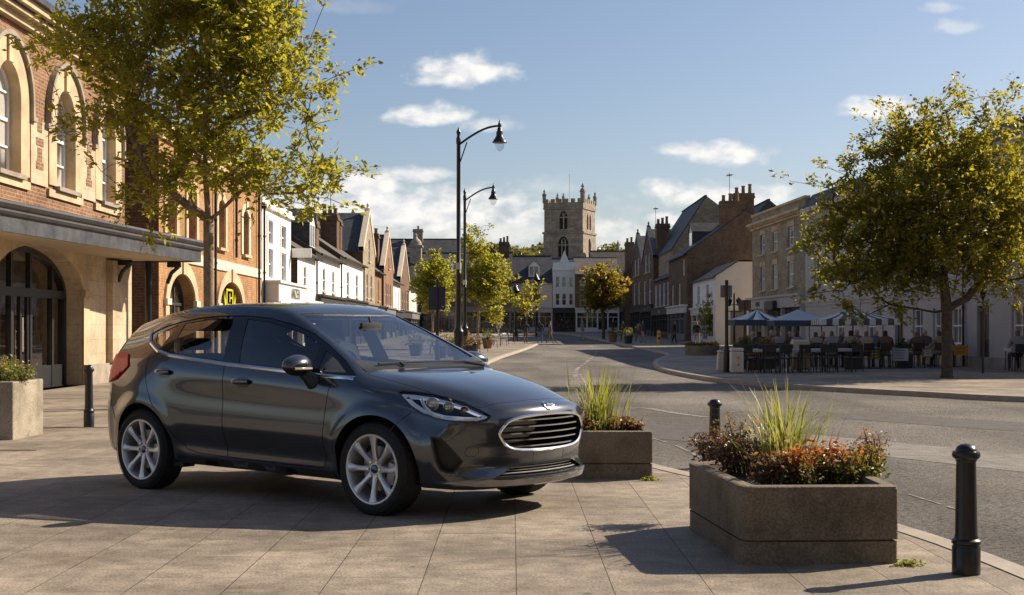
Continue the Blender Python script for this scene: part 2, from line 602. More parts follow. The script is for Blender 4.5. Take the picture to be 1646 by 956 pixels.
    WS = [(.180, -.535), (.215, -.30), (.225, 0), (.215, .30), (.180, .535), (.40, .575), (.65, .615), (.90, .65), (.96, .45), (.98, .2), (.985, 0), (.98, -.2), (.96, -.45), (.90, -.65), (.65, -.615), (.40, -.575)]
    GR = smooth_poly([(-.468, .568), (-.44, .605), (-.39, .65), (-.25, .672), (0, .681), (.25, .672), (.39, .65), (.44, .605), (.468, .568), (.455, .535), (.41, .474), (.33, .449), (.17, .441), (0, .439), (-.17, .441), (-.33, .449), (-.41, .474), (-.455, .535)], 1)
    LOW = [(-.335, .340), (0, .347), (.335, .340), (.475, .281), (.30, .277), (0, .275), (-.30, .277), (-.475, .281)]
    FOG3 = [(1.71, -.78, .545), (1.77, -.76, .535), (1.81, -.74, .50), (1.855, -.695, .43), (1.878, -.661, .385), (1.86, -.68, .345), (1.838, -.70, .312), (1.80, -.73, .314), (1.765, -.755, .335), (1.745, -.768, .39), (1.725, -.775, .46)]
    HL3 = [(1.385, -.735, .822), (1.40, -.714, .834), (1.483, -.664, .828), (1.594, -.608, .812), (1.70, -.572, .788), (1.80, -.545, .760), (1.90, -.525, .722), (1.995, -.512, .683), (1.985, -.545, .655), (1.955, -.602, .641), (1.877, -.686, .649), (1.79, -.722, .654), (1.709, -.739, .668), (1.603, -.754, .696), (1.507, -.753, .741), (1.43, -.742, .79)]
    cav = mesh_obj('cav', *loft(list(np.linspace(-1.5, .93, 50)), .055, (2, 2), (.8, .7), dowarp=False))
    cutters = [cav, prism(offset_poly(DLO, -.004), 'y', -1.2, 1.2)]
    ws = prism(offset_poly(WS, -.012), 'z', 1.0, 1.6)
    wheels = []
    for wx in (-1.2465, 1.2465):
        for s in (-1, 1):
            mb = MB(); mb.lathe([(0, 0), (.365, 0), (.365, .5), (0, .5)], 64, 0, (wx, s * .62 if s > 0 else -1.12, .31), False, axis='Y')
            v, f = mb.v, mb.f
            o = mesh_obj('cut', v, f)
            bm = bmesh.new(); bm.from_mesh(o.data); bmesh.ops.remove_doubles(bm, verts=bm.verts[:], dist=1e-5); bmesh.ops.recalc_face_normals(bm, faces=bm.faces[:]); bm.to_mesh(o.data); bm.free()
            wheels.append(o)
    grc = prism(GR, 'x', 1.80, 2.5)
    lowc = prism(LOW, 'x', 1.80, 2.5)
    DH = Vector((-.75, .62, 0)).normalized()
    fogs = []
    for P3, dep in ((FOG3, .06), (HL3, .085)):
        for sg in (1, -1):
            q = [Vector(v) for v in P3]
            vs_ = [v - DH * .12 for v in q] + [v + DH * dep for v in q]
            vs_ = [Vector((v.x, v.y * sg, v.z)) for v in vs_]
            n = len(q)
            fogs.append(mesh_obj('cut', vs_, [tuple(range(n)), tuple(range(2 * n - 1, n - 1, -1))] + [(i, (i + 1) % n, n + (i + 1) % n, n + i) for i in range(n)]))
    RW = [(-.55, 1.03), (.55, 1.03), (.50, 1.235), (-.50, 1.235)]
    rwc = prism(RW, 'x', -2.6, -1.42); fogs.append(rwc)
    boolop(body, cutters + [ws] + wheels + [grc, lowc] + fogs)

    # doors and bonnet cut from the same skin
    D_f = [(-.305, 1.06), (-.27, .93), (-.275, .74), (-.285, .33), (-.27, .305), (.3, .29), (.735, .285), (.755, .35), (.80, .70), (.835, .86), (.86, .97), (.70, 1.0)]
    D_r = [(-.312, 1.06), (-.277, .93), (-.282, .74), (-.292, .33), (-.30, .305), (-.61, .315), (-.74, .34), (-.86, .44), (-.98, .58), (-1.08, .68), (-1.15, .78), (-1.195, .88), (-1.215, .97), (-1.20, 1.05), (-1.14, 1.115), (-.95, 1.10)]
    B_n = [(1.06, -.70), (1.06, .70), (1.35, .655), (1.6, .60), (1.80, .545), (1.915, .50), (1.985, .25), (2.0, 0), (1.985, -.25), (1.915, -.50), (1.80, -.545), (1.6, -.60), (1.35, -.655)]
    def grow(pl, d): return offset_poly(pl, d)
    parts = []
    dcut = []
    for nm, pl in (('door', D_f), ('door', D_r)):
        for s in (-1, 1):
            lo, hi = (-1.2, -.70) if s < 0 else (.70, 1.2)
            d = bpy.data.objects.new(nm, body.data.copy()); COL.objects.link(d)
            c = prism(pl, 'y', lo, hi); boolop(d, [c], 'INTERSECT'); kill([c])
            parts.append((d, s, pl))
            dcut.append(prism(grow(pl, .0055), 'y', lo, hi))
    bon = bpy.data.objects.new('bonnet', body.data.copy()); COL.objects.link(bon)
    c = prism(B_n, 'z', .70, 1.3); boolop(bon, [c], 'INTERSECT'); kill([c])
    dcut.append(prism(grow(B_n, .0055), 'z', .70, 1.3))
    boolop(body, dcut)
    kill(dcut + cutters + [ws, grc, lowc] + fogs + wheels)

    def finish(o, par):
        me = o.data
        me.materials.clear(); me.materials.append(paint); me.materials.append(black)
        mi = []; nrm = []
        vn = {}
        for q in me.polygons:
            h, n0, fi, dist = bvh.find_nearest(q.center)
            skin = dist < .006 and q.normal.dot(n0) > .6
            low = q.center.z < .205 and q.normal.z < -.5
            mi.append(0 if skin and not low else 1)
            for li in q.loop_indices:
                if skin:
                    vi = me.loops[li].vertex_index
                    if vi not in vn:
                        h2, n2, f2, _ = bvh.find_nearest(me.vertices[vi].co); vn[vi] = pnormal(h2, f2)
                    nrm.append(vn[vi] if vn[vi].dot(q.normal) > .3 else q.normal.copy())
                else: nrm.append(q.normal.copy())
        me.polygons.foreach_set('material_index', mi)
        me.polygons.foreach_set('use_smooth', [True] * len(me.polygons))
        me.normals_split_custom_set([tuple(n) for n in nrm])
        o.parent = par

    finish(body, root)
    for d, s, pl in parts: finish(d, root)
    finish(bon, root)

    # glasshouse
    for sg in (-1, 1):
        mb = MB(); patch(mb, DLO, 'y', -.006, [offset_poly(q, 0) for q in panes], .03, sgn=sg, mirror=False); mb.build('window_frame', gloss, root)
    for q in panes:
        for s in (-1, 1):
            mb = MB(); patch(mb, offset_poly(q, .004), 'y', -.010, (), .05, sgn=s, mirror=False); mb.build('side_window', glass, root)
    for sg in (-1, 1):
        mb = MB(); strip(mb, [(-1.345, 1.24), (-1.335, 1.205), (-1.275, 1.146), (-1.13, 1.084), (-.96, 1.05), (-.62, 1.02), (-.27, .991), (.33, .955), (.74, .928), (1.02, .915)], .024, 'y', .006, mirror=False, sgn=sg)
        mb.build('window_trim', chrome, root)
    mb = MB(); patch(mb, WS, 'z', -.006, (), .05, mirror=False); mb.build('windscreen', glassmat('windscreen_glass', (.74, .77, .77), boost=1.5), root)
    mb = MB()
    inner = [((x - .55) * .91 + .55, y * .93) for x, y in WS]
    patch(mb, offset_poly(WS, .004), 'z', -.010, [inner], .04, mirror=False)
    mb.box(.85, 1.0, -.60, .60, .90, .93)
    mb.build('windscreen_surround', gloss, root)
    # scuttle panel between windscreen and bonnet
    mb = MB()
    SCU = [(.905, -.665), (.966, -.45), (.986, -.2), (.991, 0), (.986, .2), (.966, .45), (.905, .665), (1.045, .68), (1.052, 0), (1.045, -.68)]
    patch(mb, SCU, 'z', .001, (), .04, mirror=False); mb.build('scuttle', black, root)
    for s, y0, y1 in ((-1, -.30, .38), (1, .18, .62)):
        mb = MB()
        base = project([(1.03, y0 if s < 0 else y1 - .02)], 'z', .012)[0]
        pts = project([(.985, y) for t, y in ((0, y0 - .22), (0, y0), (0, (y0 + y1) / 2), (0, y1))], 'z', .018)
        mb.tube(pts, .008, 6); mb.tube([base, pts[1] if s < 0 else pts[2]], [.012, .008], 6)
        mb.build('wiper', black, root)
    # panel lines that are not openings: bumper to wing, tailgate
    seams = [([(1.405, .58), (1.46, .635), (1.55, .72)], .006, 'y'), ([(1.05, .97), (1.075, .92), (1.085, .88)], .006, 'y'), ([(-1.62, .53), (-1.66, .62), (-1.69, .75)], .006, 'y')]
    for ln, w, ax in seams:
        for sg in (-1, 1):
            mb = MB(); strip(mb, ln, w, ax, .0006, mirror=False, sgn=sg); mb.build('panel_seam', black, root)
    mb = MB(); strip(mb, [(-.17, .425), (-.17, .345), (0, .344), (.17, .345), (.17, .425)], .004, 'x', .0006, mirror=False); mb.build('plate_outline', black, root)
    mb = MB(); strip(mb, [(-.62 + .035 * math.cos(a), .45 + .035 * math.sin(a)) for a in np.linspace(0, 2 * PI, 20)], .003, 'x', .0005, mirror=False); mb.build('tow_cover', black, root)
    # sills
    for sg in (-1, 1):
        mb = MB(); patch(mb, [(-.86, .235), (-.84, .285), (.84, .268), (.865, .225)], 'y', .010, (), .05, thick=.012, sgn=sg, mirror=False); mb.build('sill_cover', black, root)
    # front
    mb = MB(); strip(mb, GR, .019, 'x', .009, mirror=False, closed=True); mb.build('grille_frame', chrome, root)
    for z in np.linspace(.468, .642, 5):
        hw = .0
        for i in range(len(GR)):
            (a, b), (c, d) = GR[i - 1], GR[i]
            if (b > z) != (d > z): hw = max(hw, abs(a + (c - a) * (z - b) / (d - b)))
        ys = np.linspace(-hw + .004, hw - .004, 21)
        pts = [v - Vector((.030, 0, 0)) for v in project([(y, z) for y in ys], 'x', 0)]
        mb = MB()
        for i in range(20):
            a, b = pts[i], pts[i + 1]
            mb.add([a + Vector((.012, 0, .005)), b + Vector((.012, 0, .005)), b + Vector((.012, 0, -.004)), a + Vector((.012, 0, -.004)),
                    a + Vector((-.04, 0, .010)), b + Vector((-.04, 0, .010)), b + Vector((-.04, 0, -.006)), a + Vector((-.04, 0, -.006))],
                   [(0, 3, 2, 1), (0, 1, 5, 4), (3, 7, 6, 2)], 0, False)
        mb.build('grille_bar', chrome, root)
    mb = MB()
    mb.box(1.80, 1.84, -.46, .46, .43, .67); mb.build('grille_backing', gloss, root)
    for z in (.293, .311, .329):
        hw = .455 - (z - .281) * 2.1
        ys = np.linspace(-hw, hw, 15)
        pts = [v - Vector((.03, 0, 0)) for v in project([(y, z) for y in ys], 'x', 0)]
        mb = MB(); mb.tube(pts, .0045, 6); mb.build('intake_bar', chrome if z > .3 and z < .32 else alloy, root)
    mb = MB(); 
    LIP = [(-.72, .258), (-.60, .270), (-.45, .258), (-.2, .253), (0, .251), (.2, .253), (.45, .258), (.60, .270), (.72, .258), (.74, .246), (.60, .226), (.4, .221), (0, .224), (-.4, .221), (-.60, .226), (-.74, .246)]
    patch(mb, LIP, 'x', .012, (), .03, mirror=False, thick=.013); mb.build('bumper_lip', simple('lip_lit_paint', (.16, .165, .175), .25, .8, coat=1.0), root)  # body paint in a lighter tone: light on the lip set into its colour
    mb = MB()
    EL = [(.054 * math.cos(a), .728 + .023 * math.sin(a)) for a in np.linspace(0, 2 * PI, 28, endpoint=False)]
    patch(mb, EL, 'x', .010, (), .02, 0, mirror=False, thick=.012); bd = mb.build('badge', chrome, root)
    mb = MB(); patch(mb, [(a * .86, .728 + (b - .728) * .80) for a, b in EL], 'x', .012, (), .02, 0, mirror=False, thick=.004); mb.build('badge_plate', blue, bd)
    cu = bpy.data.curves.new('badge_script', 'FONT'); cu.body = 'Ford'; cu.size = .031; cu.align_x = 'CENTER'; cu.align_y = 'CENTER'; cu.extrude = .0006; cu.shear = .3
    to = bpy.data.objects.new('badge_script', cu); COL.objects.link(to)
    dg = bpy.context.evaluated_depsgraph_get(); tme = bpy.data.meshes.new_from_object(to.evaluated_get(dg)); bpy.data.objects.remove(to)
    q = project([(0, .728)], 'x', .0165)[0]; h, nn, fi, _ = bvh.find_nearest(q); nn = pnormal(h, fi)
    t2 = bpy.data.objects.new('badge_script', tme); COL.objects.link(t2); tme.materials.append(silver)
    xa = Vector((0, 1, 0)); ya = nn.cross(xa)
    M = Matrix((( xa.x, ya.x, nn.x, q.x), (xa.y, ya.y, nn.y, q.y), (xa.z, ya.z, nn.z, q.z), (0, 0, 0, 1)))
    tme.transform(M); t2.parent = bd
    SD2 = Vector((-DH.y, DH.x, 0))
    def flat(P3): return [(Vector(v).dot(SD2), v[2]) for v in P3]
    for sg in (1, -1):
        mb = MB(); strip(mb, flat(FOG3), .014, DH, .003, mirror=False, closed=True, step=.02)
        if sg < 0: mb.v = [(x, -y, z) for x, y, z in mb.v]; mb.f = [f[::-1] for f in mb.f]
        mb.build('fog_lamp_bezel', black, root)
    # head lamps
    hl = flat(HL3)
    for sg in (1, -1):
        def mir(mb):
            if sg < 0:
                mb.v = [(x, -y, z) for x, y, z in mb.v]; mb.f = [f[::-1] for f in mb.f]
            return mb
        mb = MB(); patch(mb, hl, DH, -.002, (), .03, mirror=False); lens = mir(mb).build('headlamp', clear, root)
        mb = MB(); strip(mb, offset_poly(hl, .003), .010, DH, .002, mirror=False, closed=True, step=.02); mir(mb).build('lamp_bezel', gloss, lens)
        mb = MB()
        inn = offset_poly(hl, -.010); inn2 = offset_poly(hl, -.039)
        patch(mb, inn, DH, -.014, [inn2], .012, mirror=False)
        dg_ = [Vector((1.56, -.70, .79)), Vector((1.60, -.715, .735)), Vector((1.68, -.725, .685)), Vector((1.74, -.72, .668))]
        strip(mb, [(v.dot(SD2), v.z) for v in dg_], .020, DH, -.018, mirror=False, step=.02)
        mir(mb).build('running_light', silver, lens)
        mb = MB(); patch(mb, offset_poly(hl, -.004), DH, -.060, (), .04, mirror=False); mir(mb).build('lamp_housing', simple('lamp_inner', (.10, .105, .11), .3, .8), lens)
        for c, r, mt in (((1.64, -.675, .752), .043, chrome), ((1.75, -.640, .730), .036, chrome), ((1.855, -.605, .706), .027, amber)):
            h, nn, fi, _ = bvh.find_nearest(Vector(c))
            o = h + DH * .045
            Mx = Matrix.Translation(o) @ DH.to_track_quat('Z', 'Y').to_matrix().to_4x4()
            mb = MB()
            mb.lathe([(r, -.022), (r * 1.06, -.018), (r * .98, -.012), (r * .55, .012), (0, .016)], 24, 0, mat=Mx)
            rf = mir(mb).build('reflector', chrome if mt is chrome else mt, lens)
            mb = MB(); mb.lathe([(0, -.030), (r * .32, -.027), (r * .55, -.016), (r * .62, .004)], 20, 0, mat=Mx); mir(mb).build('lamp_bulb_cover', clear if mt is chrome else mt, rf)
    # tail lamps wrap round the rear corner
    TL = [(-.62, 1.04), (-.735, 1.05), (-.79, .99), (-.80, .88), (-.76, .84), (-.66, .93)]
    SD = [(-1.63, 1.062), (-1.53, 1.05), (-1.482, .96), (-1.62, .852), (-1.76, .815), (-1.90, .80), (-1.95, .99)]
    for s in (-1, 1):
        mb = MB(); patch(mb, SD, 'y', .012, (), .03, sgn=s, mirror=False, thick=.013)
        mb.build('tail_lamp', red, root)
    mb = MB(); patch(mb, offset_poly(RW, .01), 'r', .003, (), .05, mirror=False); mb.build('rear_window', glass, root)
    # handles
    for d, s, pl in parts:
        cx, cz = (-.055, .863) if pl is D_f else (-.965, .915)
        mb = MB()
        n = 20
        el = [(cx + .086 * math.cos(a), cz + .040 * math.sin(a)) for a in np.linspace(0, 2 * PI, n, endpoint=False)]
        patch(mb, el, 'y', .0012, (), .02, 1, sgn=s, mirror=False)
        pts = project([(cx + t, cz + .004) for t in (-.092, -.078, -.04, 0, .04, .072, .084)], 'y', .022, s)
        rr = [.009, .017, .021, .022, .021, .016, .009]
        vs, fs = [], []
        for p_, r_ in zip(pts, rr):
            for k in range(10):
                a = 2 * PI * k / 10; vs.append(p_ + Vector((0, .6 * r_ * math.cos(a), r_ * math.sin(a))))
        for i in range(len(pts) - 1):
            for k in range(10): fs.append((i * 10 + k, i * 10 + (k + 1) % 10, (i + 1) * 10 + (k + 1) % 10, (i + 1) * 10 + k))
        fs += [tuple(range(10)), tuple(range(len(vs) - 10, len(vs)))]
        mb.add(vs, fs, 0, True)
        mb.build('handle', [paint, gloss], d)
    # mirrors
    for s in (-1, 1):
        mb = MB()
        bm = bmesh.new(); bmesh.ops.create_uvsphere(bm, u_segments=28, v_segments=16, radius=1)
        for v in bm.verts:
            x, y, z = v.co
            fx = .095 if x > 0 else .055
            xx = math.copysign(abs(x) ** .9, x) * fx
            v.co = Vector((xx + .03 * y * s * -1 * 0, y * .145, z * (.075 - .012 * y * s)))
            if v.co.x < -.03: v.co.x = -.03
        M = Matrix.Translation((.62, s * .955, 1.0)) @ Matrix.Rotation(-.22 * s, 4, 'Z')
        bm.verts.index_update()
        top = [f for f in bm.faces]
        mb.add([M @ v.co for v in bm.verts], [[v.index for v in f.verts] for f in bm.faces if f.calc_center_median().z > -.028 and f.calc_center_median().x > -.029], 0, True)
        mb.add([M @ v.co for v in bm.verts], [[v.index for v in f.verts] for f in bm.faces if not (f.calc_center_median().z > -.028 and f.calc_center_median().x > -.029)], 1, True)
        bm.free()
        mb.tube([(.615, s * .90, .955), (.64, s * .86, .92), (.66, s * .815, .875)], [.035, .045, .062], 12, 1)
        mo = mb.build('door_mirror', [paint, black], root)
        m2 = MB()
        for k in range(7):
            pass
        yy = [s * (.875 + .023 * k) for k in range(9)]
        pts = [M @ Vector((.090 * math.sqrt(max(.02, 1 - ((y - s * .955) / .145) ** 2)), y - s * .955, -.022)) for y in yy]
        m2.tube(pts, .010, 6); m2.build('indicator', simple('indicator_lens', (.6, .52, .42), .2, .3, coat=1), mo)
    # wheels
    for wx in (-1.2465, 1.2465):
        for s in (-1, 1):
            build_wheel(root, wx, s, rubber, alloy, disc, black, blue, chrome)
    # interior
    mb = MB(); mb.box(.48, .93, -.68, .68, .60, .93, bev=.06); mb.box(.50, .90, -.66, .66, .90, .95, bev=.02); mb.build('dashboard', seatm, root)
    for x, y in ((-.12, -.37), (-.12, .37), (-.92, -.37), (-.92, .37)):
        mb = MB()
        mb.box(x - .05, x + .45, y - .24, y + .24, .45, .62, bev=.05)
        Mt = Matrix.Translation((x - .05, y, .58)) @ Matrix.Rotation(-.32, 4, 'Y')
        hb = .60 if x > -.5 else .50
        mb.box(-.07, .07, -.23, .23, 0, hb, bev=.06, mat=Mt)
        mb.box(-.05, .05, -.13, .13, hb + .03, hb + (.22 if x > -.5 else .13), bev=.045, mat=Mt)
        for q in (-.06, .06): mb.tube([Mt @ Vector((0, q, hb - .05)), Mt @ Vector((0, q, hb + .1))], .008, 6)
        mb.build('seat', seatm, root)
    mb = MB()
    Mt = Matrix.Translation((.42, -.36, .93)) @ Matrix.Rotation(-1.15, 4, 'Y')
    mb.tube([Mt @ Vector((.185 * math.cos(a), .185 * math.sin(a), 0)) for a in np.linspace(0, 2 * PI, 29)], .017, 8, cap=False)
    mb.tube([Mt @ Vector((0, -.18, 0)), Mt @ Vector((0, 0, -.02)), Mt @ Vector((0, .18, 0))], .022, 6); mb.tube([Mt @ Vector((0, 0, -.02)), Mt @ Vector((0, 0, -.25))], .04, 8)
    mb.build('steering_wheel', seatm, root)
    mb = MB(); Mt = Matrix.Translation((.42, 0, 1.27)); mb.box(-.015, .015, -.11, .11, -.03, .03, bev=.012, mat=Mt); mb.tube([(.42, 0, 1.29), (.40, 0, 1.34)], .01, 6); mb.build('rear_view_mirror', seatm, root)
    # underside and bits beneath
    mb = MB(); mb.box(-1.5, 1.6, -.58, .58, .20, .30); mb.box(-.95, -.82, -.78, -.66, .19, .27, bev=.01); mb.box(-.95, -.82, .66, .78, .19, .27, bev=.01); mb.build('underbody', black, root)
    return root


def build_wheel(root, wx, s, rubber, alloy, disc, black, blue, chrome):
    R = .31
    w = empty('wheel', (wx, s * .755, R)); w.parent = root
    w.rotation_euler = (0, 0, 0 if s < 0 else PI)
    # local: outer face towards -Y
    rr = .238
    mb = MB()
    prof = [(rr - .012, -.094), (rr + .004, -.100), (.262, -.106), (.285, -.104), (.300, -.094), (.3075, -.078), (.31, -.06), (.31, .06), (.3075, .078), (.300, .094), (.28, .10), (rr, .09), (rr - .02, .08)]
    mb.lathe(prof, 64, 0, axis='Y')
    for k in range(3):
        y = -.04 + .04 * k
    # tread blocks: shallow transverse ribs
    for k in range(64):
        a = 2 * PI * (k + .5) / 64
        M = Matrix.Rotation(-a, 4, 'Y') @ Matrix.Translation((.3095, 0, 0))
        for y0, y1 in ((-.085, -.045), (-.035, -.004), (.004, .035), (.045, .085)):
            mb.box(-.004, .0025, y0, y1, -.010, .010, mat=M)
    for r_ in (.268, .292):
        mb.lathe([(r_ - .002, -.1055), (r_, -.1085), (r_ + .002, -.1055)], 64, 0, axis='Y')
    mb.build('tyre', rubber, w)
    mb = MB()
    mb.lathe([(rr + .001, -.098), (rr - .004, -.104), (rr - .014, -.103), (rr - .020, -.094), (rr - .03, -.05), (rr - .035, .06), (rr - .01, .085)], 64, 0, axis='Y')
    # eight spokes, flared at the rim
    for k in range(8):
        a = 2 * PI * k / 8 + PI / 2
        M = Matrix.Rotation(-a, 4, 'Y')
        st = [(.045, .026, -.070, .035), (.09, .017, -.078, .035), (.14, .0175, -.086, .03), (.19, .026, -.093, .025), (.222, .040, -.096, .02)]
        vs, fs = [], []
        for r_, hw, y, th in st:
            vs += [(r_, y + th, -hw * .9), (r_, y + .006, -hw), (r_, y - .003, -hw * .55), (r_, y - .003, hw * .55), (r_, y + .006, hw), (r_, y + th, hw * .9)]
        for i in range(len(st) - 1):
            for q in range(6):
                fs.append((i * 6 + q, i * 6 + (q + 1) % 6, (i + 1) * 6 + (q + 1) % 6, (i + 1) * 6 + q))
        mb.add(vs, fs, 0, False, M)
    mb.lathe([(.0, -.070), (.052, -.070), (.062, -.060), (.066, -.03), (.066, .02)], 32, 0, axis='Y')
    mb.build('rim', alloy, w, 35)
    for k in range(6):
        a = 2 * PI * k / 6
        mb = MB(); mb.lathe([(.0, -.084), (.008, -.084), (.0105, -.080), (.0105, -.06)], 10, 0, (.053 * math.cos(a), 0, .053 * math.sin(a)), axis='Y'); mb.build('wheel_nut', chrome, w)
    mb = MB(); mb.lathe([(0, -.080), (.024, -.080), (.030, -.076), (.031, -.06)], 24, 0, axis='Y'); mb.build('centre_cap', [blue], w)
    mb = MB()
    mb.lathe([(.06, -.02), (.15, -.02), (.152, -.01), (.152, .005), (.06, .005)], 40, 0, axis='Y')
    M = Matrix.Rotation(.2, 4, 'Y') @ Matrix.Translation((.135, 0, 0)); mb.box(-.035, .035, -.055, .03, -.075, .075, 1, M, bev=.01)
    mb.build('brake_disc', [disc, simple('caliper', (.35, .34, .33), .5, .6)], w)
    mb = MB(); mb.lathe([(0, .03), (.205, .03)], 32, 0, axis='Y'); mb.build('wheel_backing', black, w)
# ------------------------------------------------------------------ materials of the place
SUNV = Vector((.885, .465, math.tan(math.radians(33)))).normalized()
M = {}


def make_mats():
    M['brick_red'] = brickmat('brick_red', (.31, .15, .075), (.21, .10, .055), (.36, .27, .18), .22, .075, .011)
    M['brick_gold'] = brickmat('brick_gold', (.46, .23, .085), (.36, .16, .06), (.42, .30, .18), .22, .075, .011)
    M['brick_brown'] = brickmat('brick_brown', (.20, .115, .06), (.135, .08, .045), (.22, .17, .12), .24, .08, .012)
    M['brick_dark'] = brickmat('brick_dark', (.17, .095, .055), (.11, .065, .04), (.17, .13, .09), .24, .08, .012)
    M['stone_honey'] = brickmat('stone_honey', (.60, .475, .33), (.53, .41, .275), (.40, .31, .21), .75, .34, .006, .16, .85, bump=.3, stain=.34)
    M['stone_trim'] = simple('stone_trim', (.50, .37, .225), .85, var=.32, scale=1.3, bump=.35)
    M['stone_pale'] = simple('stone_pale', (.66, .55, .42), .85, var=.12, scale=2.0, bump=.15)
    M['stone_grey'] = simple('stone_grey', (.30, .255, .20), .9, var=.3, scale=2.5, bump=.3)
    M['stone_wall'] = brickmat('stone_wall', (.42, .335, .225), (.30, .235, .155), (.37, .30, .22), .42, .17, .012, .3, .9)
    M['stone_tower'] = brickmat('stone_tower', (.40, .34, .26), (.29, .245, .19), (.22, .19, .15), .75, .38, .02, .3, .95, stain=.4)
    M['render_white'] = simple('render_white', (.80, .785, .75), .8, var=.06, scale=1.2, bump=.08)
    M['render_cream'] = simple('render_cream', (.72, .67, .58), .8, var=.07, scale=1.2, bump=.08)
    M['render_grey'] = simple('render_grey', (.43, .40, .365), .8, var=.08, scale=1.0, bump=.08)
    M['slate'] = brickmat('slate', (.098, .095, .098), (.066, .066, .072), (.03, .03, .035), .3, .12, .006, .3, .6, stain=.3)
    M['slate_brown'] = brickmat('slate_brown', (.17, .145, .118), (.115, .10, .085), (.05, .045, .04), .3, .12, .006, .3, .7, stain=.3)
    M['lead'] = simple('lead', (.075, .075, .082), .48, .35, var=.5, scale=3, bump=.15)
    M['lead_dark'] = simple('lead_dark', (.05, .048, .05), .5, .3, var=.4, scale=3, bump=.15)
    M['soffit'] = simple('soffit', (.46, .36, .25), .8, var=.1)
    M['black_iron'] = simple('black_iron', (.007, .007, .008), .36, .0, var=.3, scale=8, bump=.06, bscale=30, coat=.1)
    M['black_paint'] = simple('black_paint', (.018, .018, .02), .4, var=.2)
    M['shop_dark'] = simple('shop_dark', (.035, .033, .032), .5, var=.2)
    M['shop_grey'] = simple('shop_grey', (.16, .15, .14), .6, var=.15)
    M['shop_white'] = simple('shop_white', (.62, .61, .58), .6, var=.08)
    M['white_paint'] = simple('white_paint', (.80, .79, .77), .45, var=.04)
    M['timber'] = simple('timber', (.20, .105, .045), .6, var=.3)
    M['pot'] = simple('chimney_pot_clay', (.22, .125, .07), .8, var=.2)
    M['pipe'] = simple('drain_pipe', (.02, .019, .019), .45)
    M['gold'] = simple('gold_letter', (.55, .36, .10), .35, .5)
    M['letter_dark'] = simple('letter_dark', (.10, .095, .09), .6)
    M['neon'] = simple('sign_yellow_green', (.62, .60, .02), .4)
    # window glass: dark room behind, some with pale curtains
    m, nt, p = new_mat('window_glass'); L = nt.links.new
    g = N(nt, 'ShaderNodeNewGeometry'); n = N(nt, 'ShaderNodeTexNoise', i_Scale=.55, i_Detail=1.0); L(g.outputs['Position'], n.inputs['Vector'])
    r = ramp(nt, n.outputs[0], [(.40, (.012, .012, .013)), (.5, (.05, .048, .045)), (.62, (.16, .15, .135))]); L(r.outputs[0], p.inputs['Base Color'])
    p.inputs['Roughness'].default_value = .06; p.inputs['Specular IOR Level'].default_value = .9; p.inputs['Coat Weight'].default_value = .6
    M['glass'] = m
    m, nt, p = new_mat('curtained_glass'); L = nt.links.new
    g = N(nt, 'ShaderNodeNewGeometry'); w = N(nt, 'ShaderNodeTexWave', i_Scale=6.0, i_Distortion=2.0); L(g.outputs['Position'], w.inputs['Vector'])
    n = N(nt, 'ShaderNodeTexNoise', i_Scale=.8); L(g.outputs['Position'], n.inputs['Vector'])
    r = ramp(nt, w.outputs[0], [(.2, (.30, .28, .25)), (.8, (.5, .48, .44))]); r2 = ramp(nt, n.outputs[0], [(.42, (.15, .15, .16)), (.5, 1.0)])
    L(mixc(nt, 1.0, r.outputs[0], r2.outputs[0], 'MULTIPLY'), p.inputs['Base Color']); p.inputs['Roughness'].default_value = .08; p.inputs['Coat Weight'].default_value = .8
    M['curtain'] = m
    m, nt, p = new_mat('shop_glass'); L = nt.links.new
    g = N(nt, 'ShaderNodeNewGeometry'); n = N(nt, 'ShaderNodeTexNoise', i_Scale=1.7, i_Detail=3.0); L(g.outputs['Position'], n.inputs['Vector'])
    r = ramp(nt, n.outputs['Color'], [(.35, (.01, .01, .01)), (.55, (.04, .035, .03)), (.68, (.20, .14, .08)), (.8, (.35, .3, .25))]); L(r.outputs[0], p.inputs['Base Color'])
    p.inputs['Roughness'].default_value = .05; p.inputs['Specular IOR Level'].default_value = .8
    M['shop_glass'] = m
    M['clear_glass'] = glassmat('shop_pane', (.85, .87, .86))
    M['concrete'] = concrete('planter_concrete', (.20, .160, .115))
    M['concrete_pale'] = concrete('planter_concrete_pale', (.33, .285, .215))
    M['soil'] = simple('soil', (.03, .02, .014), .95, var=.4, scale=20, bump=.6)
    M['bark'] = simple('bark', (.21, .16, .11), .9, var=.45, scale=9, bump=.8, bscale=40)
    M['bark_dark'] = simple('bark_dark', (.085, .065, .048), .9, var=.45, scale=9, bump=.8, bscale=40)


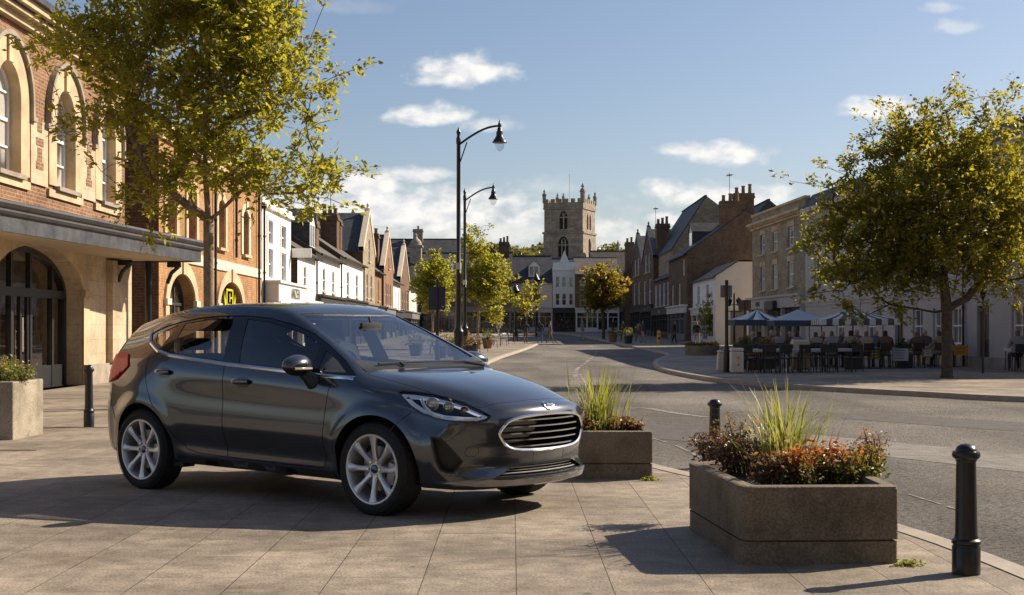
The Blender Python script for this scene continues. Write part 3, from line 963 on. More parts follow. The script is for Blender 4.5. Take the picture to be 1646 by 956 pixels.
def concrete(name, col):
    m, nt, p = new_mat(name); L = nt.links.new
    g = N(nt, 'ShaderNodeNewGeometry')
    n1 = N(nt, 'ShaderNodeTexNoise', i_Scale=2.2, i_Detail=8.0, i_Roughness=.7); L(g.outputs['Position'], n1.inputs['Vector'])
    n2 = N(nt, 'ShaderNodeTexNoise', i_Scale=85.0, i_Detail=3.0); L(g.outputs['Position'], n2.inputs['Vector'])
    n4 = N(nt, 'ShaderNodeTexVoronoi', i_Scale=60.0); L(g.outputs['Position'], n4.inputs['Vector'])
    a = ramp(nt, n1.outputs[0], [(.28, [c * .50 for c in col]), (.5, col), (.72, [c * 1.30 for c in col])])
    b = ramp(nt, n2.outputs[0], [(.3, .62), (.7, 1.25)])
    c = ramp(nt, n4.outputs['Distance'], [(.0, .55), (.25, 1.0)])
    x = mixc(nt, 1.0, a.outputs[0], b.outputs[0], 'MULTIPLY'); x = mixc(nt, .6, x, c.outputs[0], 'MULTIPLY')
    L(x, p.inputs['Base Color']); p.inputs['Roughness'].default_value = .9; p.inputs['Specular IOR Level'].default_value = .2
    bp = N(nt, 'ShaderNodeBump', i_Strength=.55, i_Distance=.006); L(b.outputs[0], bp.inputs['Height']); L(bp.outputs[0], p.inputs['Normal'])
    return m


# ------------------------------------------------------------------ walls and windows (local frame: x along the front, -y outwards)
def arch_loop(x0, x1, z0, zs, rise, n=14):
    cx, hw = (x0 + x1) / 2, (x1 - x0) / 2
    return [(x0, z0), (x1, z0)] + [(cx + hw * math.cos(a), zs + rise * math.sin(a)) for a in np.linspace(0, PI, n)]


def rect(x0, x1, z0, z1): return [(x0, z0), (x1, z0), (x1, z1), (x0, z1)]


def ngon_wall(mb, outline, holes=(), y=0.0, mi=0, reveal=.15, rmi=0, back=False):
    v, t = fill2d(outline, holes, 0)
    fs = []
    for f in t:
        a, b, c = (Vector(v[i]) for i in f[:3])
        area = (b - a).x * (c - a).y - (b - a).y * (c - a).x
        f = f if area > 0 else f[::-1]
        fs.append(f)
    mb.add([(p[0], y, p[1]) for p in v], fs, mi)
    for h in holes:
        n = len(h)
        mb.add([(p[0], y, p[1]) for p in h] + [(p[0], y + reveal, p[1]) for p in h], [(i, n + i, n + (i + 1) % n, (i + 1) % n) for i in range(n)], rmi)


def slab_shape(mb, outline, holes, y0, y1, mi=0):
    """flat shape with thickness from y0 (front) to y1 (back)"""
    ngon_wall(mb, outline, holes, y0, mi, y1 - y0, mi)
    n = len(outline)
    mb.add([(p[0], y0, p[1]) for p in outline] + [(p[0], y1, p[1]) for p in outline], [((i + 1) % n, n + (i + 1) % n, n + i, i) for i in range(n)], mi)


def window(par, x0, x1, z0, z1, y=.12, rise=0.0, bars=(1, 1), fw=.055, mat='white_paint', glass='glass', sill=None, name='window', bw=.028, sillmat='stone_trim', transom=None):
    """frame with glazing bars; its pane is a sub-part"""
    mb = MB()
    loop = arch_loop(x0, x1, z0, z1 - rise, rise) if rise else rect(x0, x1, z0, z1)
    cx, cz = (x0 + x1) / 2, (z0 + z1) / 2
    inn = offset_poly(loop, -fw)
    slab_shape(mb, loop, [inn], y - .05, y + .02)
    for i in range(bars[0]):
        x = x0 + (x1 - x0) * (i + 1) / (bars[0] + 1)
        zt = z1 - fw if not rise else z1 - rise + rise * math.sqrt(max(0, 1 - ((x - cx) / ((x1 - x0) / 2)) ** 2)) - fw * .5
        mb.box(x - bw / 2, x + bw / 2, y - .04, y - .005, z0 + fw, zt)
    for i in range(bars[1]):
        z = z0 + (z1 - z0) * (i + 1) / (bars[1] + 1)
        b = bw * (1.7 if (i == bars[1] // 2) else 1)
        hw = (x1 - x0) / 2 - fw
        if rise and z > z1 - rise: hw = min(hw, (x1 - x0) / 2 * math.sqrt(max(0, 1 - ((z - z1 + rise) / rise) ** 2)) - fw * .6)
        mb.box(cx - hw, cx + hw, y - .046, y - .002, z - b / 2, z + b / 2)
    w = mb.build(name, M[mat], par)
    mb = MB(); v, t = fill2d(offset_poly(loop, -fw * .5), (), 0)
    mb.add([(p[0], y, p[1]) for p in v], [f if ((Vector(v[f[1]]) - Vector(v[f[0]])).cross(Vector(v[f[2]]) - Vector(v[f[0]]))) > 0 else f[::-1] for f in t]); mb.build('pane', M[glass], w)
    if sill:
        mb = MB(); mb.box(x0 - .08, x1 + .08, -sill, y - .052, z0 - .09, z0 - .002); mb.build('sill', M[sillmat], w)
    return w


def roof_gable(par, x0, x1, y0, y1, ze, zr, mat, over=.18, thick=.10, name='roof', ridge=None):
    """ridge runs along x"""
    yr = (y0 + y1) / 2 if ridge is None else ridge
    sl = (zr - ze) / (yr - y0); sl2 = (zr - ze) / (y1 - yr)
    a0, a1 = x0 - .05, x1 + .05
    A = [(y0 - over, ze - over * sl), (yr, zr), (y1 + over, ze - over * sl2)]
    vs = []
    for x in (a0, a1):
        vs += [(x, y, z) for y, z in A] + [(x, y, z + thick) for y, z in A]
    fs = [(3, 4, 10, 9)[::-1], (4, 5, 11, 10)[::-1], (0, 1, 7, 6), (1, 2, 8, 7), (0, 3, 9, 6), (2, 8, 11, 5), (0, 1, 4, 3), (1, 2, 5, 4), (6, 9, 10, 7), (7, 10, 11, 8)]
    mb = MB(); mb.add(vs, fs)
    mb.box(a0, a1, yr - .09, yr + .09, zr + thick - .03, zr + thick + .05)
    return mb.build(name, M[mat], par)


def roof_cross(par, x0, x1, y0, y1, ze, zr, mat, over=.1, thick=.10, name='roof', xr=None):
    """ridge runs along y: gable faces the front"""
    xr = (x0 + x1) / 2 if xr is None else xr
    s1 = (zr - ze) / (xr - x0); s2 = (zr - ze) / (x1 - xr)
    A = [(x0 - over, ze - over * s1), (xr, zr), (x1 + over, ze - over * s2)]
    vs = []
    for y in (y0 + .02, y1):
        vs += [(x, y, z) for x, z in A] + [(x, y, z + thick) for x, z in A]
    fs = [(3, 4, 10, 9), (4, 5, 11, 10), (0, 6, 7, 1), (1, 7, 8, 2), (0, 3, 9, 6), (2, 8, 11, 5), (0, 1, 4, 3), (1, 2, 5, 4), (6, 9, 10, 7), (7, 10, 11, 8)]
    mb = MB(); mb.add(vs, fs); return mb.build(name, M[mat], par)


def chimney(par, x0, x1, y0, y1, z0, z1, pots=3, mat='brick_brown', along='x'):
    mb = MB()
    mb.box(x0, x1, y0, y1, z0, z1 - .35)
    mb.box(x0 - .07, x1 + .07, y0 - .07, y1 + .07, z1 - .352, z1 - .2)
    mb.box(x0 - .03, x1 + .03, y0 - .03, y1 + .03, z1 - .202, z1)
    c = mb.build('chimney', M[mat], par)
    for i in range(pots):
        t = (i + .5) / pots
        x, y = (x0 + (x1 - x0) * t, (y0 + y1) / 2) if along == 'x' else ((x0 + x1) / 2, y0 + (y1 - y0) * t)
        r = min(.13, (x1 - x0 if along == 'x' else y1 - y0) / pots * .42)
        h = .55 + .12 * ((i * 37) % 3 - 1)
        mb = MB(); mb.lathe([(r * 1.1, 0), (r, .08), (r * .85, h - .1), (r * 1.05, h - .06), (r * 1.05, h), (r * .7, h), (r * .7, h - .2)], 12, 0, (x, y, z1 - .01)); mb.build('chimney_pot', M['pot'], c)
    return c


def aerial(par, x, y, z, h):
    mb = MB(); mb.tube([(x, y, z), (x, y, z + h)], .02, 5); mb.tube([(x - .5, y, z + h - .15), (x + .5, y, z + h - .15)], .014, 4)
    for k in range(5): mb.tube([(x - .45 + .22 * k, y - .2, z + h - .15), (x - .45 + .22 * k, y + .2, z + h - .15)], .01, 4)
    mb.build('aerial', M['pipe'], par)


def pipe(par, x, z0, z1, y=-.09, r=.045):
    mb = MB(); mb.tube([(x, y, z0), (x, y, z1)], r, 8)
    for z in np.arange(z0 + .6, z1, 1.4): mb.lathe([(r * 1.35, -.04), (r * 1.35, .04)], 8, 0, (x, y, z))
    mb.box(x - .10, x + .10, y - .08, y + .08, z1 - .02, z1 + .16)
    mb.build('drainpipe', M['pipe'], par)


def text(par, s, loc, size, mat, rot=(PI / 2, 0, 0), ext=.008, name='lettering', spacing=1.0, shear=0.0):
    cu = bpy.data.curves.new(name, 'FONT'); cu.body = s; cu.size = size; cu.align_x = 'CENTER'; cu.align_y = 'CENTER'; cu.extrude = ext; cu.space_character = spacing; cu.shear = shear
    o = bpy.data.objects.new(name, cu); COL.objects.link(o)
    dg = bpy.context.evaluated_depsgraph_get(); me = bpy.data.meshes.new_from_object(o.evaluated_get(dg)); bpy.data.objects.remove(o)
    me.materials.clear(); me.materials.append(M[mat] if isinstance(mat, str) else mat)
    o = bpy.data.objects.new(name, me); COL.objects.link(o); o.location = loc; o.rotation_euler = rot
    if par is not None: o.parent = par
    return o


def shopfront(par, x0, x1, z0, z1, n=3, frame='shop_dark', fascia='shop_dark', fh=.5, proud=.12, door=None, glass='shop_glass', riser=.45, sign=None, signmat='gold', ssize=.25, awning=None):
    """pilasters, fascia, stall riser and panes standing proud of the wall"""
    mb = MB()
    pw = .16
    for i in range(n + 1):
        x = x0 + (x1 - x0 - pw) * i / n
        mb.box(x, x + pw, -proud, .04, z0, z1 - fh - .002)
    mb.box(x0 - .05, x1 + .05, -proud - .05, .05, z1 - fh, z1 - .06, 1)
    mb.box(x0 - .12, x1 + .12, -proud - .16, .05, z1 - .058, z1 + .06, 1)
    for i in range(n):
        a = x0 + (x1 - x0 - pw) * i / n + pw; b = x0 + (x1 - x0 - pw) * (i + 1) / n
        if door == i:
            mb.box(a + .002, b - .002, -.03, .02, z0, z0 + .25)
        else: mb.box(a + .002, b - .002, -proud + .04, .03, z0, z0 + riser)
        zt = z0 + (z1 - fh - z0) * .78
        mb.box(a + .002, b - .002, -proud * .6, -.01, zt - .03, zt + .03)
        mb.box((a + b) / 2 - .025, (a + b) / 2 + .025, -proud * .6, -.012, z0 + riser + .002, zt - .032)
    s = mb.build('shopfront', [M[frame], M[fascia]], par)
    for i in range(n):
        a = x0 + (x1 - x0 - pw) * i / n + pw; b = x0 + (x1 - x0 - pw) * (i + 1) / n
        mb = MB(); mb.quad((a, -.02, z0 + (.25 if door == i else riser)), (b, -.02, z0 + (.25 if door == i else riser)), (b, -.02, z1 - fh), (a, -.02, z1 - fh))
        mb.build('shop_window', M[glass], s)
    if sign: text(s, sign, ((x0 + x1) / 2, -proud - .058, z1 - fh / 2 - .03), ssize, signmat)
    if awning:
        mb = MB(); mb.add([(x0 + .1, -proud - .06, z1 - fh - .05), (x1 - .1, -proud - .06, z1 - fh - .05), (x1 - .1, -proud - .9, z1 - fh - .5), (x0 + .1, -proud - .9, z1 - fh - .5), (x1 - .1, -proud - .9, z1 - fh - .65), (x0 + .1, -proud - .9, z1 - fh - .65)], [(0, 3, 2, 1), (3, 5, 4, 2)])
        mb.build('awning', M[awning], s)
    return s


def shell(par, W, D, H, mats, holes=(), z0=-.35, reveal=.14, outline=None, sidegable=None, name='wall', rmi=0, sides=True):
    """front with openings, plus side and back walls"""
    mb = MB()
    ngon_wall(mb, outline or rect(0, W, z0, H), holes, 0, 0, reveal, rmi)
    if sides:
        for x, fl in ((0, 0), (W, 1)):
            if sidegable:
                yr, zr = sidegable
                pts = [(x, 0, z0), (x, D, z0), (x, D, H), (x, yr, zr), (x, 0, H)]
            else: pts = [(x, 0, z0), (x, D, z0), (x, D, H), (x, 0, H)]
            mb.add(pts, [tuple(range(len(pts)))[::-1] if not fl else tuple(range(len(pts)))], 1 if len(mats) > 1 else 0)
        mb.quad((W, D, z0), (0, D, z0), (0, D, H), (W, D, H), 1 if len(mats) > 1 else 0)
        mb.quad((0, .8, H - .01), (W, .8, H - .01), (W, D, H - .01), (0, D, H - .01), 1 if len(mats) > 1 else 0)
    return mb.build(name, [M[m] for m in mats], par)


def dormer(par, x, y, z, w, h, d, mat='slate', front='white_paint'):
    mb = MB()
    mb.box(x - w / 2, x + w / 2, y, y + d, z, z + h, 0)
    mb.box(x - w / 2 - .02, x + w / 2 + .02, y - .004, y - .001, z, z + h, 1)
    A = [(x - w / 2 - .08, z + h), (x, z + h + w * .45), (x + w / 2 + .08, z + h)]
    vs = [(a, y - .08, b) for a, b in A] + [(a, y + d, b) for a, b in A]
    mb.add(vs, [(0, 1, 4, 3), (1, 2, 5, 4)], 0); mb.add([(A[0][0] + .08, y, A[0][1]), (A[2][0] - .08, y, A[2][1]), (x, y, A[1][1])], [(0, 1, 2)], 1)
    dm = mb.build('dormer', [M[mat], M[front]], par)
    mb = MB()
    for i in range(2):
        a = x - w / 2 + .08 + i * (w / 2 - .06); mb.quad((a, y - .006, z + .12), (a + w / 2 - .14, y - .006, z + .12), (a + w / 2 - .14, y - .006, z + h - .08), (a, y - .006, z + h - .08))
    mb.build('dormer_window', M['glass'], dm)
    return dm
# ------------------------------------------------------------------ the town
XL = -9.65
LEFT = math.radians(90)
RIGHT = math.radians(-90)


def lu(px): return -XL * F / (823 - px)                 # distance along the left-hand row


def zat(py, y): return EYE - (py - YH) * y / F


def surround(par, x0, x1, z0, zs, rise, w, mat, proud=.05, name='window_surround', key=True, base=None):
    lo = arch_loop(x0, x1, z0, zs, rise, 16)
    ou = arch_loop(x0 - w, x1 + w, z0 if base is None else base, zs, rise + w, 18)
    ou[0] = (x0 - w, z0 if base is None else base); ou[1] = (x1 + w, z0 if base is None else base)
    mb = MB()
    out = [(x0 - w, z0)] + [(x0, z0)] + [(x0, zs)] + lo[2:][::-1][1:-1] + [(x1, zs)] + [(x1, z0), (x1 + w, z0)] + ou[2:]
    slab_shape(mb, out, [], -proud, 0)
    if key: mb.box((x0 + x1) / 2 - .13, (x0 + x1) / 2 + .13, -proud - .05, -proud - .001, zs + rise - .02, zs + rise + w + .06)
    return mb.build(name, M[mat], par)


def hood(par, x0, x1, zs, rise, w, mat, proud=.13, t=.09, drop=.25):
    pts = [(x0 - w, zs - drop)] + [((x0 + x1) / 2 + ((x1 - x0) / 2 + w) * math.cos(a), zs + (rise + w) * math.sin(a)) for a in np.linspace(PI, 0, 22)] + [(x1 + w, zs - drop)]
    o2 = [(x0 - w - t, zs - drop)] + [((x0 + x1) / 2 + ((x1 - x0) / 2 + w + t) * math.cos(a), zs + (rise + w + t) * math.sin(a)) for a in np.linspace(PI, 0, 22)] + [(x1 + w + t, zs - drop)]
    mb = MB(); slab_shape(mb, pts + o2[::-1], [], -proud, 0)
    for x in (x0 - w - t - .16, x1 + w): mb.box(x, x + t + .16, -proud, 0, zs - drop - t, zs - drop - .001)
    return mb.build('hood_mould', M[mat], par)


def left_corner_building():
    Y0 = 13.0; W = 34.1 - Y0; H = 7.55
    r = empty('corner_building', (XL, Y0, 0), 'brick and honey stone corner building with arched windows and a shop under its lead canopy', 'building', rz=LEFT)
    ctr = [y - Y0 for y in (16.3, 19.6, 22.9, 26.15, 29.5, 32.62)]
    hw = [.62] * 5 + [.56]
    up = [arch_loop(c - h, c + h, 4.27, 5.75, h + .02) for c, h in zip(ctr, hw)]
    ga = [(28.0 - Y0, 2.75), (20.4 - Y0, 2.75)]
    lowh = [arch_loop(c - h, c + h, .0, 2.0, .98, 22) for c, h in ga]
    mb = MB()
    ngon_wall(mb, rect(0, W, 3.3, H), up, 0, 0, .3, 1)
    D = 9
    mb.add([(W, 0, -.2), (W, D, -.2), (W, D, H), (W, 0, H)], [(0, 1, 2, 3)], 0); mb.add([(0, 0, -.2), (0, D, -.2), (0, D, H), (0, 0, H)], [(3, 2, 1, 0)], 0)
    mb.quad((W, D, -.2), (0, D, -.2), (0, D, H), (W, D, H), 0)
    mb.build('upper_wall', [M['brick_red'], M['stone_trim']], r)
    mb = MB(); ngon_wall(mb, rect(0, W, -.1, 3.299), lowh, -.01, 0, .55, 0)
    mb.build('ground_floor_wall', M['stone_honey'], r)
    for c, h in ga:     # smooth voussoir band round each shop arch
        surround(r, c - h, c + h, .0, 2.0, .98, .42, 'stone_trim', .035, 'arch_band', False)
        for s in (-1, 1):
            mb = MB(); x = c + s * (h + .21); mb.box(x - .27, x + .27, -.09, .0, 1.98, 2.12); mb.build('impost', M['stone_trim'], r)
    # plinth and the pier next to the alley
    for a, b in ((0, ga[1][0] - ga[1][1] - .002), (ga[1][0] + ga[1][1] + .002, ga[0][0] - ga[0][1] - .002), (ga[0][0] + ga[0][1] + .002, W + .02)):
        mb = MB(); mb.box(a, b, -.09, .0, -.1, .46, bev=.015); mb.build('plinth', M['stone_grey'], r)
    mb = MB(); mb.box(32.55 - Y0, 34.1 - Y0 + .05, -.16, -.012, .462, 2.9); mb.build('pier', M['stone_honey'], r)
    for c, h in zip(ctr, hw):
        surround(r, c - h, c + h, 4.27, 5.75, h + .02, .48, 'stone_trim', .05)
        hood(r, c - h, c + h, 5.75, h + .02, .49, 'lead_dark' if False else 'stone_grey')
        window(r, c - h, c + h, 4.27, 6.39 if h > .6 else 6.33, .22, h + .02, (1, 3), glass='curtain', sill=.14, sillmat='stone_grey', fw=.07, bw=.04)
        mb = MB(); mb.box(c - h - .5, c + h + .5, -.06, -.002, 4.02, 4.178); mb.build('sill_band', M['stone_trim'], r)
    for a, b in zip(ctr, ctr[1:]):
        x = (a + b) / 2
        mb = MB(); mb.box(x - .50, x + .50, -.048, -.001, 4.19, 5.5); mb.build('stone_panel', M['stone_honey'], r)
        mb = MB(); 
        for z, w in ((4.50, .30), (4.66, .14), (4.98, .30), (5.26, .14)): mb.box(x - w / 2 - .06, x + w / 2 + .06, -.056, -.049, z, z + (.16 if w == .30 else .28))
        mb.build('brick_inset', M['brick_red'], r)
    # cornice, gutter and roof
    mb = MB()
    mb.box(0, W + .1, -.14, 0, 7.20, 7.34); mb.box(0, W + .16, -.28, 0, 7.341, 7.46); mb.box(0, W + .2, -.40, 0, 7.461, 7.60); mb.build('cornice', M['stone_trim'], r)
    mb = MB(); mb.box(0, W + .2, -.50, -.38, 7.601, 7.72); mb.build('gutter', M['lead_dark'], r)
    roof_gable(r, 0, W, 0, D, 7.6, 10.4, 'slate', .3)
    # canopy: lead fascia with rolled mouldings, deeper towards its far end
    a = Vector((6.0, -.62)); b = Vector((34.2 - Y0, -1.88))
    d = (b - a).normalized(); nrm = Vector((d.y, -d.x))
    prof = [(-.06, 2.93), (0, 2.93), (0, 3.20), (.05, 3.22), (.08, 3.27), (.05, 3.31), (.09, 3.34), (.13, 3.40), (.10, 3.45), (.03, 3.47), (-.10, 3.47)]
    mb = MB()
    def pt(base, o, z): p = base + nrm * o; return (p.x, p.y, z)
    for i in range(len(prof) - 1):
        (o0, z0), (o1, z1) = prof[i], prof[i + 1]
        mb.add([pt(a, o0, z0), pt(b, o0, z0), pt(b, o1, z1), pt(a, o1, z1)], [(0, 1, 2, 3)], 0 if i < 2 else 1)
        # return along the far end
        e0, e1 = b + d * max(o0, -.05), b + d * max(o1, -.05)
        mb.add([pt(b, o0, z0) if False else (b.x + o0 * .9, b.y, z0), (b.x + o0 * .9, -.02, z0), (b.x + o1 * .9, -.02, z1), (b.x + o1 * .9, b.y, z1)], [(0, 1, 2, 3)], 0 if i < 2 else 1)
    mb.build('canopy_fascia', [M['lead'], M['lead_dark']], r)
    mb = MB(); mb.add([(a.x, a.y, 2.96), (b.x, b.y + .02, 2.96), (b.x, -.02, 2.96), (a.x, -.02, 2.96)], [(0, 3, 2, 1)], 0)
    mb.add([(a.x, a.y - .1, 3.46), (b.x, b.y - .05, 3.46), (b.x, -.02, 3.52), (a.x, -.02, 3.52)], [(0, 1, 2, 3)], 1); mb.build('canopy_soffit', [M['soffit'], M['lead_dark']], r)
    mb = MB(); mb.tube([(W - .1, -.62, -.1), (W - .1, -.62, 2.95)], .085, 12); mb.lathe([(.13, 0), (.13, .35), (.09, .42)], 12, 0, (W - .1, -.62, 0)); mb.build('canopy_post', M['black_iron'], r)
    for x, yy in ((W - 1.1, -.16), (W + .05, -1.05)):
        mb = MB(); mb.box(x - .06, x + .06, yy - .34, yy, 2.80, 2.93, bev=.02); mb.tube([(x, yy, 2.40), (x, yy - .10, 2.66), (x, yy - .28, 2.82)], .05, 8); mb.build('canopy_bracket', M['black_iron'], r)
    # shop glazing in each arch
    for gi, (c, h) in enumerate(ga):
        lo = arch_loop(c - h + .0, c + h - .0, .0, 2.0, .98, 22)
        inn = arch_loop(c - h + .13, c + h - .13, .02, 2.0, .85, 22)
        mb = MB(); slab_shape(mb, lo, [inn], .36, .52)
        zt = 2.02
        mb.box(c - h + .13, c + h - .13, .37, .50, zt - .09, zt + .09)
        for x in (c - 1.55, c - .55, c + .55, c + 1.9):
            hz = 2.0 + .85 * math.sqrt(max(0, 1 - ((x - c) / (h - .13)) ** 2))
            mb.box(x - .06, x + .06, .375, .49, .0, zt - .091); mb.box(x - .05, x + .05, .38, .48, zt + .091, hz)
        for x0, x1 in ((c - h + .13, c - 1.612), (c - 1.488, c - .612), (c + .612, c + 1.838), (c + 1.962, c + h - .13)): mb.box(x0, x1, .39, .47, .0, .48)
        mb.box(c - .49, c + .49, .40, .46, .05, .28); mb.box(c - .49, c - .38, .40, .46, .281, zt - .092); mb.box(c + .38, c + .49, .40, .46, .281, zt - .092); mb.box(c - .04, c + .04, .395, .465, .281, zt - .092)
        sf = mb.build('shop_glazing', M['black_paint'], r)
        mb = MB(); v, t = fill2d(inn, (), 0); mb.add([(p[0], .435, p[1]) for p in v], t); mb.build('shop_pane', M['clear_glass'], sf)
        mb = MB(); mb.tube([(c - .1, .33, .8), (c - .1, .33, 1.5)], .02, 6); mb.build('door_handle', M['stone_pale'] if False else M['render_grey'], sf)
        # the room behind
        mb = MB(); x0, x1 = c - h - .4, c + h + .4
        mb.quad((x0, 3.6, 0), (x1, 3.6, 0), (x1, 3.6, 3.2), (x0, 3.6, 3.2)); mb.quad((x0, .55, .01), (x1, .55, .01), (x1, 3.6, .01), (x0, 3.6, .01), 1)
        mb.quad((x0, .56, 3.2), (x0, 3.6, 3.2), (x1, 3.6, 3.2), (x1, .56, 3.2)); mb.quad((x0, .56, 0), (x0, 3.6, 0), (x0, 3.6, 3.2), (x0, .56, 3.2)); mb.quad((x1, .56, 0), (x1, .56, 3.2), (x1, 3.6, 3.2), (x1, 3.6, 0))
        mb.build('shop_interior', [simple('shop_wall', (.5, .42, .32), .8, var=.3), M['timber']], r)
        # shelves of goods behind the pane
        cols = [(.5, .45, .38), (.35, .18, .07), (.55, .30, .10), (.12, .16, .2), (.6, .58, .55), (.3, .06, .04), (.08, .10, .05)]
        rnd = random.Random(3 + gi)
        for bi, bx in enumerate((c + .66, c + 1.25, c - 2.6, c - 1.45)):
            rk = empty('display_shelf', (0, 0, 0), 'shelving of jars behind the ' + ('nearer' if gi else 'farther') + ' arched shop window, ' + ('just right of the door', 'farthest right', 'farthest left', 'just left of the door')[bi], 'shelving', 'shelves in the shop window'); rk.location = Matrix.Rotation(LEFT, 4, 'Z') @ Vector((0, 0, 0)); rk.location = (XL, Y0, 0); rk.rotation_euler = (0, 0, LEFT)
            mb = MB(); wd = .55
            for z in (.5, .85, 1.2, 1.55): mb.box(bx, bx + wd, .75, 1.05, z, z + .02)
            for x in (bx, bx + wd - .02): mb.box(x, x + .02, .751, 1.049, .02, 1.8)
            mb.build('rack', M['timber'], rk)
            for z in (.521, .871, 1.221, 1.571):
                x = bx + .06
                while x < bx + wd - .08:
                    hh = rnd.uniform(.08, .24); rr = rnd.uniform(.02, .05)
                    mb = MB(); mb.lathe([(0, 0), (rr, 0), (rr * 1.05, hh * .6), (rr * .5, hh * .85), (rr * .5, hh), (0, hh)], 8, 0, (x, .86 + rnd.uniform(-.05, .05), z))
                    mb.build('jar', simple('goods', rnd.choice(cols), .4), rk); x += rr * 2 + rnd.uniform(.02, .1)
    return r


def left_brick_building():
    Y0 = 37.4; W = 52.7 - Y0; H = 7.1
    r = empty('arched_brick_building', (XL, Y0, 0), 'golden brick building with two stone entrance arches and a yellow sign in its window', 'building', rz=LEFT)
    ar = [(39.9 - Y0, 1.6), (46.9 - Y0, 1.9), ]
    wn = [(38.7 - Y0, .55), (41.2 - Y0, .55), (45.4 - Y0, .55), (49.5 - Y0, .55)]
    holes = [arch_loop(c - h, c + h, 0, 2.0, .88, 18) for c, h in ar] + [arch_loop(c - h, c + h, 3.95, 5.3, .25, 10) for c, h in wn]
    shell(r, W, 9, H, ['brick_gold', 'brick_dark'], holes, reveal=.35, rmi=0)
    for c, h in ar:
        surround(r, c - h, c + h, 0, 2.0, .88, .38, 'stone_trim', .07, 'arch_band')
        for s in (-1, 1):
            mb = MB(); x = c + s * (h + .17); mb.box(x - .24, x + .24, -.12, .0, 1.95, 2.12); mb.build('impost', M['stone_pale'], r)
    mb = MB(); mb.box(0, W, -.06, 0, 3.22, 3.55); mb.build('string_course', M['stone_pale'], r)
    for i, (c, h) in enumerate(wn):
        surround(r, c - h, c + h, 3.95, 5.3, .25, .26, 'stone_pale' if i == 3 else 'stone_trim', .05)
        window(r, c - h, c + h, 3.95, 5.55, .25, .25, (0, 1), glass='curtain', sill=.14, fw=.07)
    mb = MB(); mb.box(0, W, -.1, 0, 6.5, 6.75); mb.box(0, W, -.25, 0, 6.751, 7.0); mb.build('cornice', M['stone_trim'], r)
    roof_gable(r, 0, W, 0, 9, H, 9.6, 'slate', .3)
    for x, z0, z1 in ((44.15 - Y0, 0, 6.4), (51.75 - Y0, 0, 6.4), (47.5 - Y0, 3.75, 6.4)): pipe(r, x, z0, z1)
    # doors and glazing in the arches
    for k, (c, h) in enumerate(ar):
        lo = arch_loop(c - h, c + h, 0, 2.0, .88, 18)
        mb = MB(); slab_shape(mb, lo, [arch_loop(c - h + .1, c + h - .1, .05, 2.0, .78, 18)], .3, .40)
        mb.box(c - h + .1, c + h - .1, .31, .39, 1.97, 2.05)
        for x in ((c - .5, c + .5) if k == 0 else (c,)): mb.box(x - .05, x + .05, .312, .388, 0, 2.80 if abs(x - c) < .1 else 2.70)
        g = mb.build('entrance_door' if k == 0 else 'arched_shop_window', M['shop_dark'], r)
        mb = MB(); v, t = fill2d(arch_loop(c - h + .1, c + h - .1, .05, 2.0, .78, 18), (), 0); mb.add([(p[0], .36, p[1]) for p in v], t); mb.build('pane', M['shop_glass'], g)
        if k == 1:   # yellow-green painted sign: a letter box between two leaves
            mb = MB(); y = .10; sx = 1.75; c0 = c; c = c + .45
            for a0, b0, a1, b1, w in ((-.35, 2.62, .35, 2.62, .07), (-.30, 2.60, -.30, 2.10, .08), (.26, 2.60, .26, 2.12, .08), (-.34, 2.10, .30, 2.10, .08), (-.02, 2.50, -.02, 2.20, .06), (-.02, 2.35, .18, 2.35, .06)):
                d = Vector((a1 - a0, b1 - b0)).normalized() * w / 2; nn = Vector((-d.y, d.x))
                mb.add([(c + sx * (a0 + nn.x), y, b0 + nn.y), (c + sx * (a1 + nn.x), y, b1 + nn.y), (c + sx * (a1 - nn.x), y, b1 - nn.y), (c + sx * (a0 - nn.x), y, b0 - nn.y)], [(0, 3, 2, 1), (0, 1, 2, 3)][:1])
            for s in (-1, 1):
                mb.add([(c + s * .62, y, 2.05), (c + s * 1.05, y, 2.5), (c + s * .85, y, 2.12)], [(0, 1, 2)]); mb.add([(c + s * .60, y + .002, 2.1), (c + s * .90, y + .002, 2.60), (c + s * .75, y + .002, 2.08)], [(0, 1, 2)])
            mb.box(c - .03, c + .03, y - .01, y + .005, 1.75, 2.05)
            mb.build('window_sign', M['neon'], g)
    return r


